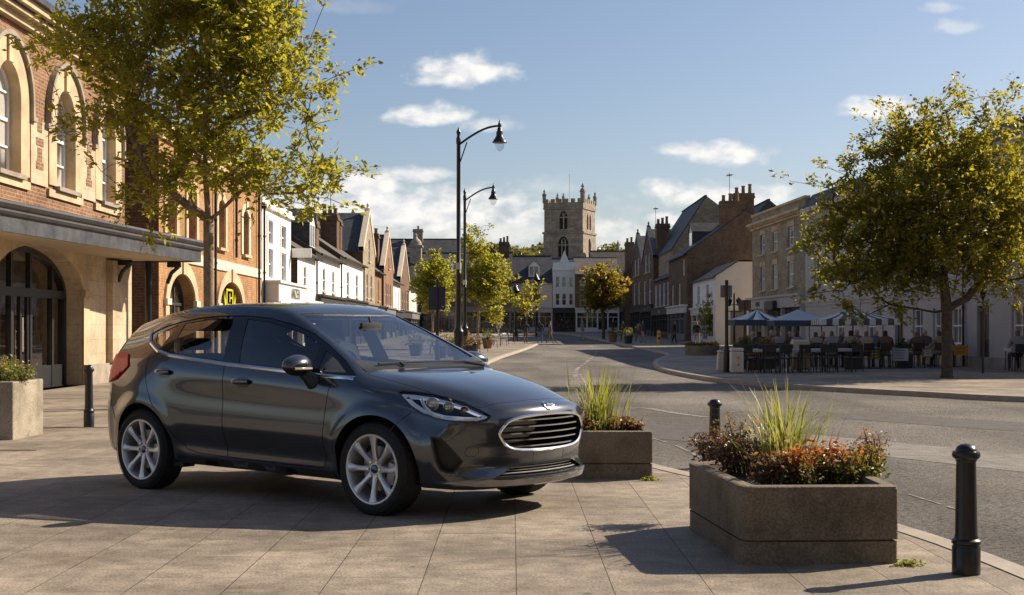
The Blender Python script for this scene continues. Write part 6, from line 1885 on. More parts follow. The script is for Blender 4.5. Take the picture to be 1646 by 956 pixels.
def trees():
    lf = [leafmat('leaf_green', (.065, .092, .010), (.17, .195, .02), (.74, .68, .05), .58), leafmat('leaf_gold', (.12, .12, .012), (.23, .19, .02), (.8, .68, .06), .55)]
    lf2 = [leafmat('leaf_olive', (.052, .070, .009), (.145, .16, .016), (.72, .62, .045), .55), leafmat('leaf_yellow', (.14, .11, .012), (.24, .17, .02), (.7, .55, .05), .5)]
    aut = [leafmat('leaf_autumn_green', (.08, .085, .012), (.18, .16, .022), (.65, .55, .05), .5), leafmat('leaf_rust', (.17, .075, .014), (.27, .14, .022), (.7, .38, .05), .5)]
    # big tree behind the car
    Y = 22.0; b = ((335 - 823) / F * Y, Y, 0)
    lobes = pxlobes(b, Y, [(320, 120, 150, 130), (305, 50, 165, 120), (415, 175, 85, 90), (175, 100, 80, 80), (135, 45, 35, 40), (185, 185, 35, 30), (440, 278, 62, 28), (455, 180, 40, 40), (345, 250, 120, 55), (255, 290, 30, 35), (340, -70, 150, 100), (430, 30, 50, 80), (200, 215, 45, 25), (495, 150, 12, 10), (490, 195, 12, 10), (505, 285, 10, 8), (455, 40, 12, 25), (460, 120, 12, 12), (150, 205, 8, 6), (110, 80, 8, 8), (245, 320, 12, 12), (470, 312, 14, 6), (400, 300, 14, 8)])
    tree('street_tree', 'tall broad green tree with a slim trunk rising behind the parked car', 'tree', b, .084, 3.0, lobes, 112, 15, 22, (.075, .15), lf, 11, asp=.46, mix=.36, clump=.50, sig=.15, flare=1.25)
    # big tree on the far footway, right
    g = G(1522, 607); Y = g.y; b = (g.x, g.y, 0)
    lobes = pxlobes(b, Y, [(1510, 320, 145, 100), (1420, 370, 90, 70), (1372, 340, 40, 60), (1360, 420, 30, 35), (1600, 360, 100, 95), (1510, 245, 105, 45), (1365, 430, 45, 28), (1630, 260, 45, 45), (1490, 415, 105, 36), (1450, 250, 35, 30), (1590, 195, 45, 28), (1530, 190, 40, 22), (1365, 462, 30, 16), (1605, 165, 8, 8), (1545, 172, 8, 10), (1480, 195, 8, 8), (1420, 215, 10, 8), (1395, 240, 8, 8), (1375, 262, 8, 8), (1340, 300, 8, 10), (1335, 390, 8, 10), (1440, 486, 16, 6), (1345, 465, 10, 8), (1660, 420, 45, 40)])
    tree('street_tree', 'wide spreading olive green tree on the far footway by the cafe', 'tree', b, .145, 1.75, lobes, 140, 13, 24, (.09, .18), lf2, 5, mix=.22, clump=.66, sig=.2, bark='bark_dark', flare=1.3)
    # trees along the left footway
    for px, yb, lst, lab, sd, th in ((768, 560, [(775, 450, 36, 45), (766, 395, 18, 25), (764, 372, 8, 10), (800, 455, 22, 35), (752, 460, 14, 40), (790, 497, 26, 14)], 'sunlit yellow green tree on the left footway behind the lamp posts', 21, .07),
                                     (695, 556, [(698, 450, 20, 28), (688, 475, 12, 18), (710, 480, 10, 18), (700, 422, 8, 12)], 'smaller green tree behind the blue sign on the left footway', 22, .06)):
        g = G(px, yb); b = tuple(g)
        tree('street_tree', lab, 'tree', b, th, 1.3 if sd == 21 else 1.2, pxlobes(b, g.y, lst), 50, 9, 20, (.13, .23), lf, sd, mix=.22, clump=.5, sig=.2, group=None)
    g = G(970, 545); b = tuple(g)
    tree('autumn_tree', 'round tree turning rust and gold on the right footway near the street end', 'tree', b, .12, 1.8, pxlobes(b, g.y, [(968, 464, 18, 28), (952, 480, 9, 14), (988, 474, 9, 18), (970, 436, 9, 8)]), 60, 9, 13, (.2, .34), aut, 31, mix=.32, clump=.7, sig=.3, bark='bark_dark')
    g = G(1145, 553); b = (g.x, g.y, g.z + .5)
    tree('young_tree', 'slim young yellow green tree growing in the round planter', 'tree', b, .045, 1.2, pxlobes(b, g.y, [(1143, 500, 17, 28), (1148, 470, 9, 12), (1150, 520, 20, 18), (1130, 512, 10, 12)]), 26, 5, 16, (.12, .2), lf, 33, mix=.5, clump=.35, sig=.15, minr=.006)
    g = G(846, 546); b = tuple(g)
    tree('young_tree', 'thin yellow leaved sapling before the cream house at the street end', 'tree', b, .05, 2.2, pxlobes(b, g.y, [(846, 478, 13, 18), (858, 460, 8, 8), (842, 495, 8, 8)]), 20, 5, 10, (.18, .3), [lf[1]], 34, clump=.5, sig=.25, minr=.006)
    # unseen trees added behind the viewer for dark streaky reflections in the car's paint
    for k, (x, y, l) in enumerate(((-10.5, -5.0, 'broad green tree added out of view, leftmost of three behind the viewer'), (-4.0, -6.5, 'broad green tree added out of view, middle of three behind the viewer'), (3.5, -5.5, 'broad green tree added out of view, rightmost of three behind the viewer'))):
        tree('reflection_tree', l, 'tree', (x, y, 0), .14, 2.4, [(0, 0, 5.2, 2.3, 2.3, 2.0), (.8, .3, 4.0, 1.6, 1.6, 1.0), (-.9, -.2, 4.3, 1.5, 1.5, 1.0)], 45, 6, 12, (.25, .45), lf, 60 + k, mix=.3, clump=.8, sig=.3)
    # wooded hill behind the town
    mb = MB(); n = 48
    ys = [275, 300, 330, 370, 430, 600]; hs = [1.2, 8, 15, 19, 20, 16]
    xs = np.linspace(-160, 160, n)
    vs = [(x, y, h * (1 - .35 * abs(x) / 160) * (1 + .12 * math.sin(x * .11) + .06 * math.sin(x * .37 + 1))) for y, h in zip(ys, hs) for x in xs]
    mb.add(vs, [(j * n + i, j * n + i + 1, (j + 1) * n + i + 1, (j + 1) * n + i) for j in range(5) for i in range(n - 1)], 0, True)
    o = mb.build('hill', simple('hill_ground', (.05, .055, .02), .95, var=.4, scale=.1), None, None); tag(o, 'wooded hill beyond the town', 'hill', kind='structure')
    P = []; r = np.random.default_rng(4)
    for k in range(230):
        x = r.uniform(-95, 75); y = r.choice([330, 345, 365, 385]) + r.uniform(-8, 8)
        i = np.interp(y, ys, hs) * (1 - .35 * abs(x) / 160)
        c = np.array([x, y, i + r.uniform(1.0, 4.0)]); rad = r.uniform(2.2, 4.6)
        m_ = 220; v = r.normal(size=(m_, 3)); v /= np.linalg.norm(v, axis=1)[:, None]; v[:, 2] *= .8
        P.append(c + v * rad * r.uniform(.7, 1.03, (m_, 1)))
    P = np.concatenate(P)
    o = leaves_mesh('woodland', P, [leafmat('wood_leaf', (.045, .055, .012), (.13, .13, .025), (.4, .35, .05), .35)], None, (.9, 1.5), .7, .3, 9); tag(o, 'dense green woodland on the hill behind the roofs', 'woodland', kind='stuff')


def blades(name, base, n, h, spread, mat, parent, seed, w=.006, droop=.35, lean=(0, 0)):
    """grass clump: tapered bent ribbons"""
    r = np.random.default_rng(seed); V, Fc = [], []
    for i in range(n):
        a = r.uniform(0, 2 * PI); rad = abs(r.normal()) * spread * .28
        p0 = np.array([base[0] + math.cos(a) * rad, base[1] + math.sin(a) * rad, base[2]])
        L = h * r.uniform(.5, 1.05); out = (.10 + r.uniform(0, 1) ** 1.6 * droop) * L
        a2 = a + r.normal() * .5; dx, dy = math.cos(a2) * out + lean[0] * L, math.sin(a2) * out + lean[1] * L
        sx, sy = -math.sin(a2), math.cos(a2); ww = w * r.uniform(.6, 1.3); b = len(V); ns = 5
        for k in range(ns + 1):
            t = k / ns; x = p0[0] + dx * t ** 1.8; y = p0[1] + dy * t ** 1.8; z = p0[2] + L * (t - .22 * t ** 3 * (out / L) * 2.2)
            wt = ww * (1 - t) ** .7 + .0006
            V.append((x + sx * wt, y + sy * wt, z)); V.append((x - sx * wt, y - sy * wt, z))
        for k in range(ns): Fc.append((b + 2 * k, b + 2 * k + 1, b + 2 * k + 3, b + 2 * k + 2))
    me = bpy.data.meshes.new(name); me.from_pydata(V, [], Fc); me.materials.append(mat); me.update()
    o = bpy.data.objects.new(name, me); COL.objects.link(o)
    if parent: o.parent = parent
    return o


def shrub(name, label, cat, base, rx, ry, h, n, leaf, mats, seed, stems=26, mix=None, asp=.5, group=None, spiky=0, stem='bark_dark', clear=.0):
    """low bush: thin stems that carry small leaves along their length"""
    root = empty(name, base, label, cat, group)
    r = np.random.default_rng(seed); mb = MB(); P = []
    for i in range(stems):
        a = r.uniform(0, 2 * PI); q = r.uniform(0, 1) ** .5
        tx, ty = math.cos(a) * rx * q, math.sin(a) * ry * q
        hh = h * (1 - .45 * q ** 2) * r.uniform(.7, 1.05) * (1.35 if i < spiky else 1)
        p0 = np.array([tx * .45, ty * .45, 0]); p2 = np.array([tx, ty, hh]); p1 = (p0 + p2) / 2 + np.array([tx * .12, ty * .12, hh * .12]) + r.normal(size=3) * .02
        pts = [p0, p1, p2]; mb.tube(pts, [.006, .004, .002], 4, cap=False)
        k = int(n / stems); t = r.uniform(.15, 1.03, k)[:, None]
        c = (1 - t) ** 2 * p0 + 2 * t * (1 - t) * (2 * p1 - .5 * p0 - .5 * p2) + t ** 2 * p2
        P.append(c + r.normal(size=(k, 3)) * np.array([.035, .035, .025]) * (h / .3) ** .5)
    mb.build('stem', M[stem], root, None)
    P = np.concatenate(P); P[:, 2] = np.maximum(P[:, 2], .01)
    mi = None
    if mix is not None:
        hh = P[:, 2] / h + r.normal(size=len(P)) * .22
        mi = (hh > mix).astype(int)
    leaves_mesh('foliage', P, mats, root, leaf, asp, .3, seed + 3, mi)
    return root


def planter_box(name, label, pts, h, wall, mat, groove=None, bev=.018, z0=0.0, group=None, soil_drop=.05):
    """stone trough: outline pts on the ground (counter-clockwise), open top with soil"""
    c = sum((Vector(p) for p in pts), Vector((0, 0))) / len(pts)
    root = empty(name, (c.x, c.y, z0), label, 'planter', group)
    loc = [tuple(Vector(p) - c) for p in pts]
    inn = offset_poly(loc, -wall)
    def ringm(zs, offs, mb, mi=0):
        rows = []
        for z, o in zip(zs, offs): rows.append([(p[0], p[1], z) for p in (offset_poly(loc, o) if o else loc)])
        n = len(loc)
        for a, b in zip(rows, rows[1:]): mb.add(a + b, [(i, (i + 1) % n, n + (i + 1) % n, n + i) for i in range(n)], mi)
        return rows[-1]
    mb = MB(); b = bev
    if groove:
        zs = [0, groove - .006, groove - .005, groove + .005, groove + .006, h - b, h - b * .3, h]
        of = [-.003, -.003, -.020, -.020, 0, 0, -b * .3, -b]
    else: zs, of = [0, h - b, h - b * .3, h], [0, 0, -b * .3, -b]
    top = ringm(zs, of, mb); n = len(loc)
    inner_t = [(p[0], p[1], h) for p in offset_poly(loc, -wall + b * .5)]; inner_m = [(p[0], p[1], h - b) for p in inn]; inner_b = [(p[0], p[1], h - soil_drop - .02) for p in inn]
    for A, B in ((top, inner_t), (inner_t, inner_m), (inner_m, inner_b)): mb.add(list(A) + list(B), [(i, (i + 1) % n, n + (i + 1) % n, n + i) for i in range(n)])
    o = mb.build('trough', mat, root, None)
    md = o.modifiers.new('b', 'BEVEL'); md.width = .022; md.segments = 3; md.limit_method = 'ANGLE'; md.angle_limit = math.radians(50); md.harden_normals = False
    dg = bpy.context.evaluated_depsgraph_get(); me = bpy.data.meshes.new_from_object(o.evaluated_get(dg)); o.modifiers.clear(); o.data = me
    for p in me.polygons: p.use_smooth = True
    me.set_sharp_from_angle(angle=math.radians(35))
    v, t = fill2d(offset_poly(loc, -wall * .98), (), .08)
    mb = MB(); mb.add([(p[0], p[1], h - soil_drop + .012 * math.sin(p[0] * 23) * math.cos(p[1] * 19)) for p in v], t, 0, True); mb.build('soil', M['soil'], root, None)
    return root


def planting():
    green = leafmat('shrub_green', (.04, .06, .012), (.12, .13, .02), (.4, .42, .05), .35)
    dark = leafmat('shrub_bronze', (.045, .028, .018), (.12, .07, .036), (.38, .2, .08), .35)
    redl = leafmat('shrub_red', (.30, .06, .02), (.52, .17, .05), (.85, .3, .07), .4)
    ora = leafmat('shrub_orange', (.12, .06, .015), (.28, .15, .03), (.7, .4, .08), .35)
    gr = leafmat('grass_blade', (.07, .105, .012), (.19, .215, .03), (.7, .7, .12), .45)
    dry = leafmat('grass_dry', (.30, .24, .12), (.42, .34, .18), (.7, .55, .3), .35)
    # near planter with its cut corner
    def gp(px, py): p = G(px, py); return (p.x, p.y)
    A = gp(1193, 908); B = gp(1445, 906); Cc = (B[0] + .03, B[1] + .62); L = gp(1107, 850)
    nl = (L[0] + .0, L[1])
    dv = (Vector(L) - Vector(A)).normalized(); A0 = tuple(Vector(A) + dv * .085); A1 = (A[0] + .085, A[1]); Am = tuple(Vector(A) + dv * .022 + Vector((.022, 0)))
    pts = [A0, Am, A1, B, (B[0] + .02, B[1] + 1.05), (L[0] + .30, L[1] + .28), nl]
    H = .415
    planter_box('stone_planter', 'large grey stone planter in front with grasses and red and bronze shrubs', pts, H, .085, M['concrete'], groove=.125)
    zt = H - .06
    def top(px, py):  # point on the soil seen at a pixel
        d = py - YH; y = (EYE - zt) * F / d; return Vector(((px - 823) / F * y, y, zt))
    p = top(1262, 768); root = empty('ornamental_grass', p, 'tall fountain of green grass in the middle of the near stone planter', 'grass')
    blades('leaf_blades', (0, 0, 0), 165, .62, .36, gr, root, 3, .0058, .62); blades('dry_blades', (0, 0, 0), 46, .70, .34, dry, root, 4, .0035, .95, (-.08, 0))
    for k, (px, py, rx, ry, h, n, st, sp) in enumerate(((1152, 748, .16, .15, .27, 1000, 30, 3), (1205, 764, .22, .17, .31, 1700, 42, 5), (1245, 786, .16, .10, .23, 900, 26, 0))):
        p = top(px, py); shrub('bronze_shrub', ['small dark bronze shrub at the back left corner of the near planter', 'largest dark bronze shrub in the near planter left of the grass', 'low dark bronze shrub at the front of the near planter before the grass'][k], 'shrub', p, rx, ry, h, n, (.022, .04), [dark, ora], 40 + k, st, .95, group='bronze shrubs in the near planter', spiky=sp)
    for k, (px, py, rx, ry, h, n, st) in enumerate(((1285, 784, .18, .12, .23, 1400, 40), (1335, 780, .18, .14, .26, 1500, 40), (1382, 778, .15, .12, .24, 1100, 32))):
        p = top(px, py); shrub('red_shrub', ['low red tipped green shrub beneath the grass in the near planter', 'middle orange tipped shrub at the front of the near planter', 'orange shrub at the right corner of the near planter'][k], 'shrub', p, rx, ry, h, n, (.022, .042), [green, redl if k < 2 else ora], 50 + k, st, .62, group='red tipped shrubs in the near planter')
    p = top(1395, 752); shrub('bronze_shrub', 'wispy bronze shrub at the back right of the near planter', 'shrub', p, .12, .08, .22, 380, (.02, .036), [dark, redl], 57, 16, .9, group='bronze shrubs in the near planter', spiky=4)
    # second planter, partly behind the car
    B = gp(1050, 770); A = gp(905, 770)
    pts = [A, B, (B[0] - .02, B[1] + .75), (A[0] - .02, A[1] + .75)]
    planter_box('stone_planter', 'grey stone planter of tall grass just behind the nose of the car', pts, .40, .075, M['concrete'], groove=.13)
    zt = .35
    p = top(955, 690); p = Vector((p.x, B[1] + .34, zt)); root = empty('ornamental_grass', p, 'tall clump of green grass in the planter behind the nose of the car', 'grass')
    blades('leaf_blades', (0, 0, 0), 170, .66, .44, gr, root, 6, .0062, .50); blades('dry_blades', (0, 0, 0), 50, .70, .40, dry, root, 7, .0042, .75)
    for k, (px, dx, h) in enumerate(((925, .2, .2), (1000, .3, .16))):
        q = Vector(((px - 823) / F * (B[1] + dx), B[1] + dx, zt)); shrub('bronze_shrub', ['rusty shrub at the foot of the grass beside the grille of the car', 'low bronze and orange shrub at the right end of the planter behind the car'][k], 'shrub', q, .17, .14, h, 900, (.028, .05), [dark, ora], 60 + k, 28, .6)
    # left planter at the picture edge
    p = G(21, 707); Rr = (p.x, p.y)
    pts = [(Rr[0] - 1.1, Rr[1] - .02), Rr, (Rr[0] + .02, Rr[1] + .95), (Rr[0] - 1.1, Rr[1] + .95)]
    planter_box('stone_planter', 'pale square stone planter with small flowers at the left edge', pts, .66, .09, M['concrete_pale'])
    fl = simple('flower_pink', (.62, .22, .16), .6); fy = simple('flower_white', (.8, .62, .42), .6)
    gl = leafmat('flower_green', (.06, .08, .015), (.18, .18, .03), (.5, .5, .08), .35)
    for k, dx in enumerate((-.26, -.68)):
        s = shrub('flowering_plant', ['flowering plant with pink buds at the right of the pale square planter', 'flowering plant with pink buds in the middle of the pale square planter'][k], 'plant', (Rr[0] + dx, Rr[1] + .38, .60), (.34), .36, .34, 1900, (.03, .055), [gl, gl], 70 + k, 44, None)
        r = np.random.default_rng(80 + k); n = 70; P = np.stack([r.normal(size=n) * .16, r.normal(size=n) * .15, r.uniform(.18, .30, n)], 1)
        leaves_mesh('blossom', P, [fl, fy], s, (.02, .04), .9, 1.5, 5, (r.uniform(size=n) < .4).astype(int))
    # weeds at the foot of the planters
    for k, (px, py, lab) in enumerate(((1458, 909, 'small bright weed at the right foot of the near planter'), (1045, 772, 'small weed at the right foot of the planter behind the car'))):
        p = G(px, py); root = empty('weed', p, lab, 'weed')
        r = np.random.default_rng(90 + k); P = r.normal(size=(140, 3)) * np.array([.035, .018, .0]) + np.array([0, 0, .004]); P[:, 2] += np.abs(r.normal(size=140)) * .010
        leaves_mesh('foliage', P, [gr], root, (.02, .045), .4, .6, 3)
# ------------------------------------------------------------------ street furniture, cafe, people
def bollard(label, p, h, r, group='black bollards', band=False):
    root = empty('bollard', p, label, 'bollard', group)
    mb = MB(); s = h / .96
    prof = [(r * 1.32, 0), (r * 1.32, .20 * s), (r * 1.22, .212 * s), (r * 1.22, .218 * s), (r * 1.36, .226 * s), (r * 1.36, .248 * s), (r * 1.12, .262 * s), (r * 1.05, .30 * s), (r * .92, .80 * s), (r * .90, .825 * s), (r * .98, .833 * s), (r * .98, .842 * s)]
    mb.lathe(prof, 32); mb.build('post', M['black_iron'], root)
    mb = MB(); mb.lathe([(r * .98, .842 * s), (r * 1.22, .855 * s), (r * 1.30, .870 * s), (r * 1.30, .888 * s), (r * 1.22, .902 * s), (r * 1.0, .906 * s), (r * .96, .920 * s), (r * .80, .940 * s), (r * .5, .954 * s), (0, .960 * s)], 32); mb.build('cap', M['black_iron'], root)
    if band:
        mb = MB(); mb.lathe([(r * 1.02, .36 * s), (r * 1.02, .385 * s)], 24); mb.build('band', M['gold'], root)
    return root


def lamp(label, p, H, px_arm):
    root = empty('street_lamp', p, label, 'street lamp', 'tall black street lamps')
    mb = MB(); mb.lathe([(.17, 0), (.17, .55), (.15, .60), (.15, 1.15), (.17, 1.2), (.12, 1.3), (.095, 1.5), (.08, 3.0), (.085, 3.02), (.085, 3.10), (.07, 3.12), (.062, H - .4), (.075, H - .38), (.075, H - .2), (.05, H - .15), (.06, H - .05), (.075, H), (.03, H + .1), (0, H + .16)], 16); mb.build('column', M['black_iron'], root)
    A = px_arm
    mb = MB(); pts = [(.0, 0, H - .55)]
    arc = [(A * (1 - math.cos(t)) , 0, H - .52 + .62 * math.sin(t)) for t in np.linspace(0.05, PI / 2, 9)]
    mb.tube([(.0, 0, H - .42)] + [(A * t, 0, H - .42 + .62 * math.sin(t * PI / 2)) for t in np.linspace(.06, 1, 12)], .035, 8)
    mb.tube([(0, 0, H - 1.05)] + [(.06 + A * .16 * t, 0, H - .95 + .62 * t) for t in np.linspace(0, 1, 5)], .022, 6)
    mb.lathe([(.06, -.06), (.07, 0), (.03, .10), (0, .2)], 10, 0, (A, 0, H + .22)); mb.build('arm', M['black_iron'], root)
    zb = H - .02 + .2
    k = .72
    mb = MB(); mb.lathe([(r_ * k, h_ * k) for r_, h_ in [(.05, .0), (.10, -.10), (.11, -.20), (.15, -.24), (.15, -.42), (.18, -.47), (.30, -.66), (.33, -.70), (.33, -.73), (.27, -.72), (.0, -.68)]], 20, 0, (A, 0, zb)); hd = mb.build('lantern_hood', M['black_iron'], root)
    mb = MB(); mb.lathe([(r_ * k, h_ * k) for r_, h_ in [(.22, -.73), (.215, -.82), (.17, -.98), (.09, -1.08), (.03, -1.11), (0, -1.13)]], 18, 0, (A, 0, zb)); mb.build('lantern_glass', glassmat('lantern_glass', (.86, .88, .88)), hd)
    mb = MB(); mb.lathe([(.075, 0), (.088, 0), (.088, .22), (.075, .22)], 14, 0, (0, 0, 3.2)); mb.build('notice_band', M['render_grey'], root)
    return root


def tag_text(par, s, loc, size, mat): return text(par, s, loc, size, mat, ext=.002)


# a small set of people, each one continuous skinned body
def skin_person(name, J, E, R, mats, hairz, zones):
    me = bpy.data.meshes.new(name); me.from_pydata(J, E, []); me.update()
    o = bpy.data.objects.new(name, me); COL.objects.link(o)
    md = o.modifiers.new('s', 'SKIN'); sv = me.skin_vertices[0].data
    for i, r in enumerate(R): sv[i].radius = (r, r) if not hasattr(r, '__len__') else r
    sv[0].use_root = True
    sb = o.modifiers.new('u', 'SUBSURF'); sb.levels = 2; sb.render_levels = 2
    dg = bpy.context.evaluated_depsgraph_get(); m2 = bpy.data.meshes.new_from_object(o.evaluated_get(dg)); bpy.data.objects.remove(o)
    for m in mats: m2.materials.append(m)
    for p in m2.polygons: p.use_smooth = True; p.material_index = zones(p.center, p.normal)
    return m2


def person_meshes():
    sk = simple('skin', (.45, .26, .18), .55); hr = simple('hair', (.03, .02, .015), .6); tp = simple('top', (.1, .1, .1), .8); tr = simple('trousers', (.03, .035, .05), .8)
    mats = [sk, hr, tp, tr]
    # standing, mid-stride; faces -y
    J = [(0, 0, .93), (0, 0, 1.12), (0, .005, 1.36), (0, 0, 1.50), (0, -.02, 1.58), (0, -.025, 1.70),
         (.20, 0, 1.40), (.25, .06, 1.13), (.24, -.02, .90), (.24, -.06, .82), (-.20, 0, 1.40), (-.25, -.06, 1.13), (-.24, -.16, .92), (-.24, -.2, .84),
         (.10, 0, .88), (.11, .10, .49), (.11, .26, .10), (.11, .17, .04), (-.10, 0, .88), (-.10, -.14, .50), (-.10, -.18, .08), (-.10, -.30, .04)]
    E = [(0, 1), (1, 2), (2, 3), (3, 4), (4, 5), (2, 6), (6, 7), (7, 8), (8, 9), (2, 10), (10, 11), (11, 12), (12, 13), (0, 14), (14, 15), (15, 16), (16, 17), (0, 18), (18, 19), (19, 20), (20, 21)]
    R = [.15, .145, .16, .058, .085, .075, .075, .05, .036, .032, .075, .05, .036, .032, .095, .062, .045, .035, .095, .062, .045, .035]
    def z1(c, n):
        if c.z > 1.49: return 1 if (c.z > 1.69 or c.y > -.022) else 0
        if abs(c.x) > .17 and c.z < .92: return 0
        return 2 if c.z > .93 else (3 if c.z > .09 else 1)
    stand = skin_person('person', J, E, R, mats, 1.7, z1)
    # seated on a 0.45 m seat; faces -y
    J = [(0, .05, .52), (0, .08, .72), (0, .06, .95), (0, .03, 1.09), (0, 0, 1.16), (0, -.01, 1.28),
         (.19, .05, .98), (.25, -.04, .74), (.16, -.26, .76), (.13, -.33, .77), (-.19, .05, .98), (-.25, -.02, .74), (-.17, -.22, .74), (-.14, -.3, .75),
         (.10, .0, .53), (.12, -.40, .52), (.12, -.36, .10), (.12, -.48, .04), (-.10, .0, .53), (-.13, -.40, .52), (-.13, -.30, .10), (-.13, -.42, .04)]
    def z2(c, n):
        if c.z > 1.075: return 1 if (c.z > 1.265 or c.y > -.008) else 0
        if c.y < -.24 and c.z > .68: return 0
        return 2 if (c.z > .58 and c.y > -.24) else (3 if c.z > .09 else 1)
    sit = skin_person('person', J, E, R, mats, 1.3, z2)
    return stand, sit


PMATS = {}


def put_person(mesh, label, p, rz, top, trouser, hair=(.03, .02, .015), scale=1.0, group=None):
    o = bpy.data.objects.new('person', mesh); COL.objects.link(o); o.location = p; o.rotation_euler = (0, 0, rz); o.scale = (scale,) * 3
    for i, c in ((1, hair), (2, top), (3, trouser)):
        k = (i, c)
        if k not in PMATS: PMATS[k] = simple(('hair', 'top', 'trousers')[i - 1], c, .8)
        o.material_slots[i].link = 'OBJECT'; o.material_slots[i].material = PMATS[k]
    return tag(o, label, 'person', group)


def chair_proto(dark):
    r = empty('cafe_chair', (0, 0, 0))
    mb = MB(); mb.box(-.20, .20, -.20, .20, .43, .455, bev=.01); mb.build('seat', dark, r)
    mb = MB(); mb.box(-.19, .19, .185, .205, .62, .86, bev=.008); mb.build('backrest', dark, r)
    for x, y, t in ((-.18, -.18, 0), (.18, -.18, 0), (-.18, .18, 1), (.18, .18, 1)):
        mb = MB(); mb.tube([(x * 1.1, y * 1.15, 0), (x, y, .44)] + ([(x, y + .03, .86)] if t else []), .013, 6); mb.build('leg', M['lead_dark'], r)
    return r


def table_proto(top):
    r = empty('cafe_table', (0, 0, 0))
    mb = MB(); mb.box(-.42, .42, -.35, .35, .63, .725, bev=.012); mb.build('tabletop', top, r)
    for x, y in ((-.36, -.29), (.36, -.29), (-.36, .29), (.36, .29)):
        mb = MB(); mb.tube([(x * 1.05, y * 1.05, 0), (x, y, .70)], .016, 6); mb.build('leg', M['lead_dark'], r)
    return r


def parasol(label, p, w, d, ze, za, mats, stripes, val, px=None, group='cafe parasols'):
    r = empty('parasol', p, label, 'parasol', group)
    mb = MB()
    cs = [(-w / 2, -d / 2), (w / 2, -d / 2), (w / 2, d / 2), (-w / 2, d / 2)]
    ridge = max(0, w - d) / 2 * .55
    for s in range(4):
        a, b = Vector(cs[s]), Vector(cs[(s + 1) % 4]); n = stripes
        for i in range(n):
            p0, p1 = a.lerp(b, i / n), a.lerp(b, (i + 1) / n)
            def up(q, t, s=s):
                ap = Vector((max(-ridge, min(ridge, q.x)) if s in (0, 2) else (ridge if s == 1 else -ridge), 0))
                x = q.lerp(ap, t); sag = -.05 * math.sin(PI * t)
                return (x.x, x.y, ze + (za - ze) * t + sag)
            for k in range(4):
                mb.add([up(p0, k / 4), up(p1, k / 4), up(p1, (k + 1) / 4), up(p0, (k + 1) / 4)], [(0, 1, 2, 3)], i % len(mats) if stripes > 1 else 0)
            sc = .015 if i % 2 else 0
            mb.add([(p0.x, p0.y, ze - val), (p1.x, p1.y, ze - val - sc), (p1.x, p1.y, ze), (p0.x, p0.y, ze)], [(0, 1, 2, 3)], (i % len(mats)) if stripes > 1 and len(mats) == 2 else len(mats) - 1)
    bm_o = mb.build('canopy', mats, r, None)
    mb = MB(); mb.tube([(0, 0, 0), (0, 0, za + .04)], .022, 8)
    for c in cs: mb.tube([(0, 0, za - .1), (c[0] * .97, c[1] * .97, ze - .02)], .008, 4)
    mb.build('pole', M['lead_dark'], r)
    mb = MB(); mb.box(-.22, .22, -.22, .22, .0, .07, bev=.015); mb.build('base', M['concrete'], r)
    if w > 2.2:
        for c in cs:
            mb = MB(); mb.tube([(c[0] * .96, c[1] * .96, 0), (c[0] * .96, c[1] * .96, ze)], .018, 6); mb.build('corner_pole', M['lead_dark'], r)
    return r


def board(name, label, p, w, z0, z1, col, legs=True, marks=None, rz=0.0, frame=None):
    r = empty(name, p, label, 'board', rz=rz)
    pm = simple('board_face', col, .6, var=.1)
    mb = MB(); mb.box(-w / 2, w / 2, -.015, .015, z0, z1, bev=.006); b = mb.build('panel', pm, r)
    if frame:
        mb = MB(); t = .04
        for bx in ((-w / 2 - t, -w / 2, z0 - t, z1 + t), (w / 2, w / 2 + t, z0 - t, z1 + t), (-w / 2, w / 2, z1, z1 + t), (-w / 2, w / 2, z0 - t, z0)): mb.box(bx[0], bx[1], -.022, .022, bx[2], bx[3])
        mb.build('frame', frame, r)
    if legs and z0 > .05:
        for x in (-w / 2 + .03, w / 2 - .03):
            mb = MB(); mb.tube([(x, 0, 0), (x, 0, z0 + .02)], .014, 6); mb.build('leg', M['lead_dark'], r)
    if marks:
        mb = MB(); rn = random.Random(int(p[0] * 100))
        for i in range(marks[0]):
            zz = z1 - (z1 - z0) * (i + .8) / (marks[0] + .8); ww = w * rn.uniform(.25, .38)
            mb.box(-ww, ww * rn.uniform(.5, 1), -.018, -.0155, zz - .012, zz + .012)
        mb.build('marking', marks[1], r)
    return r


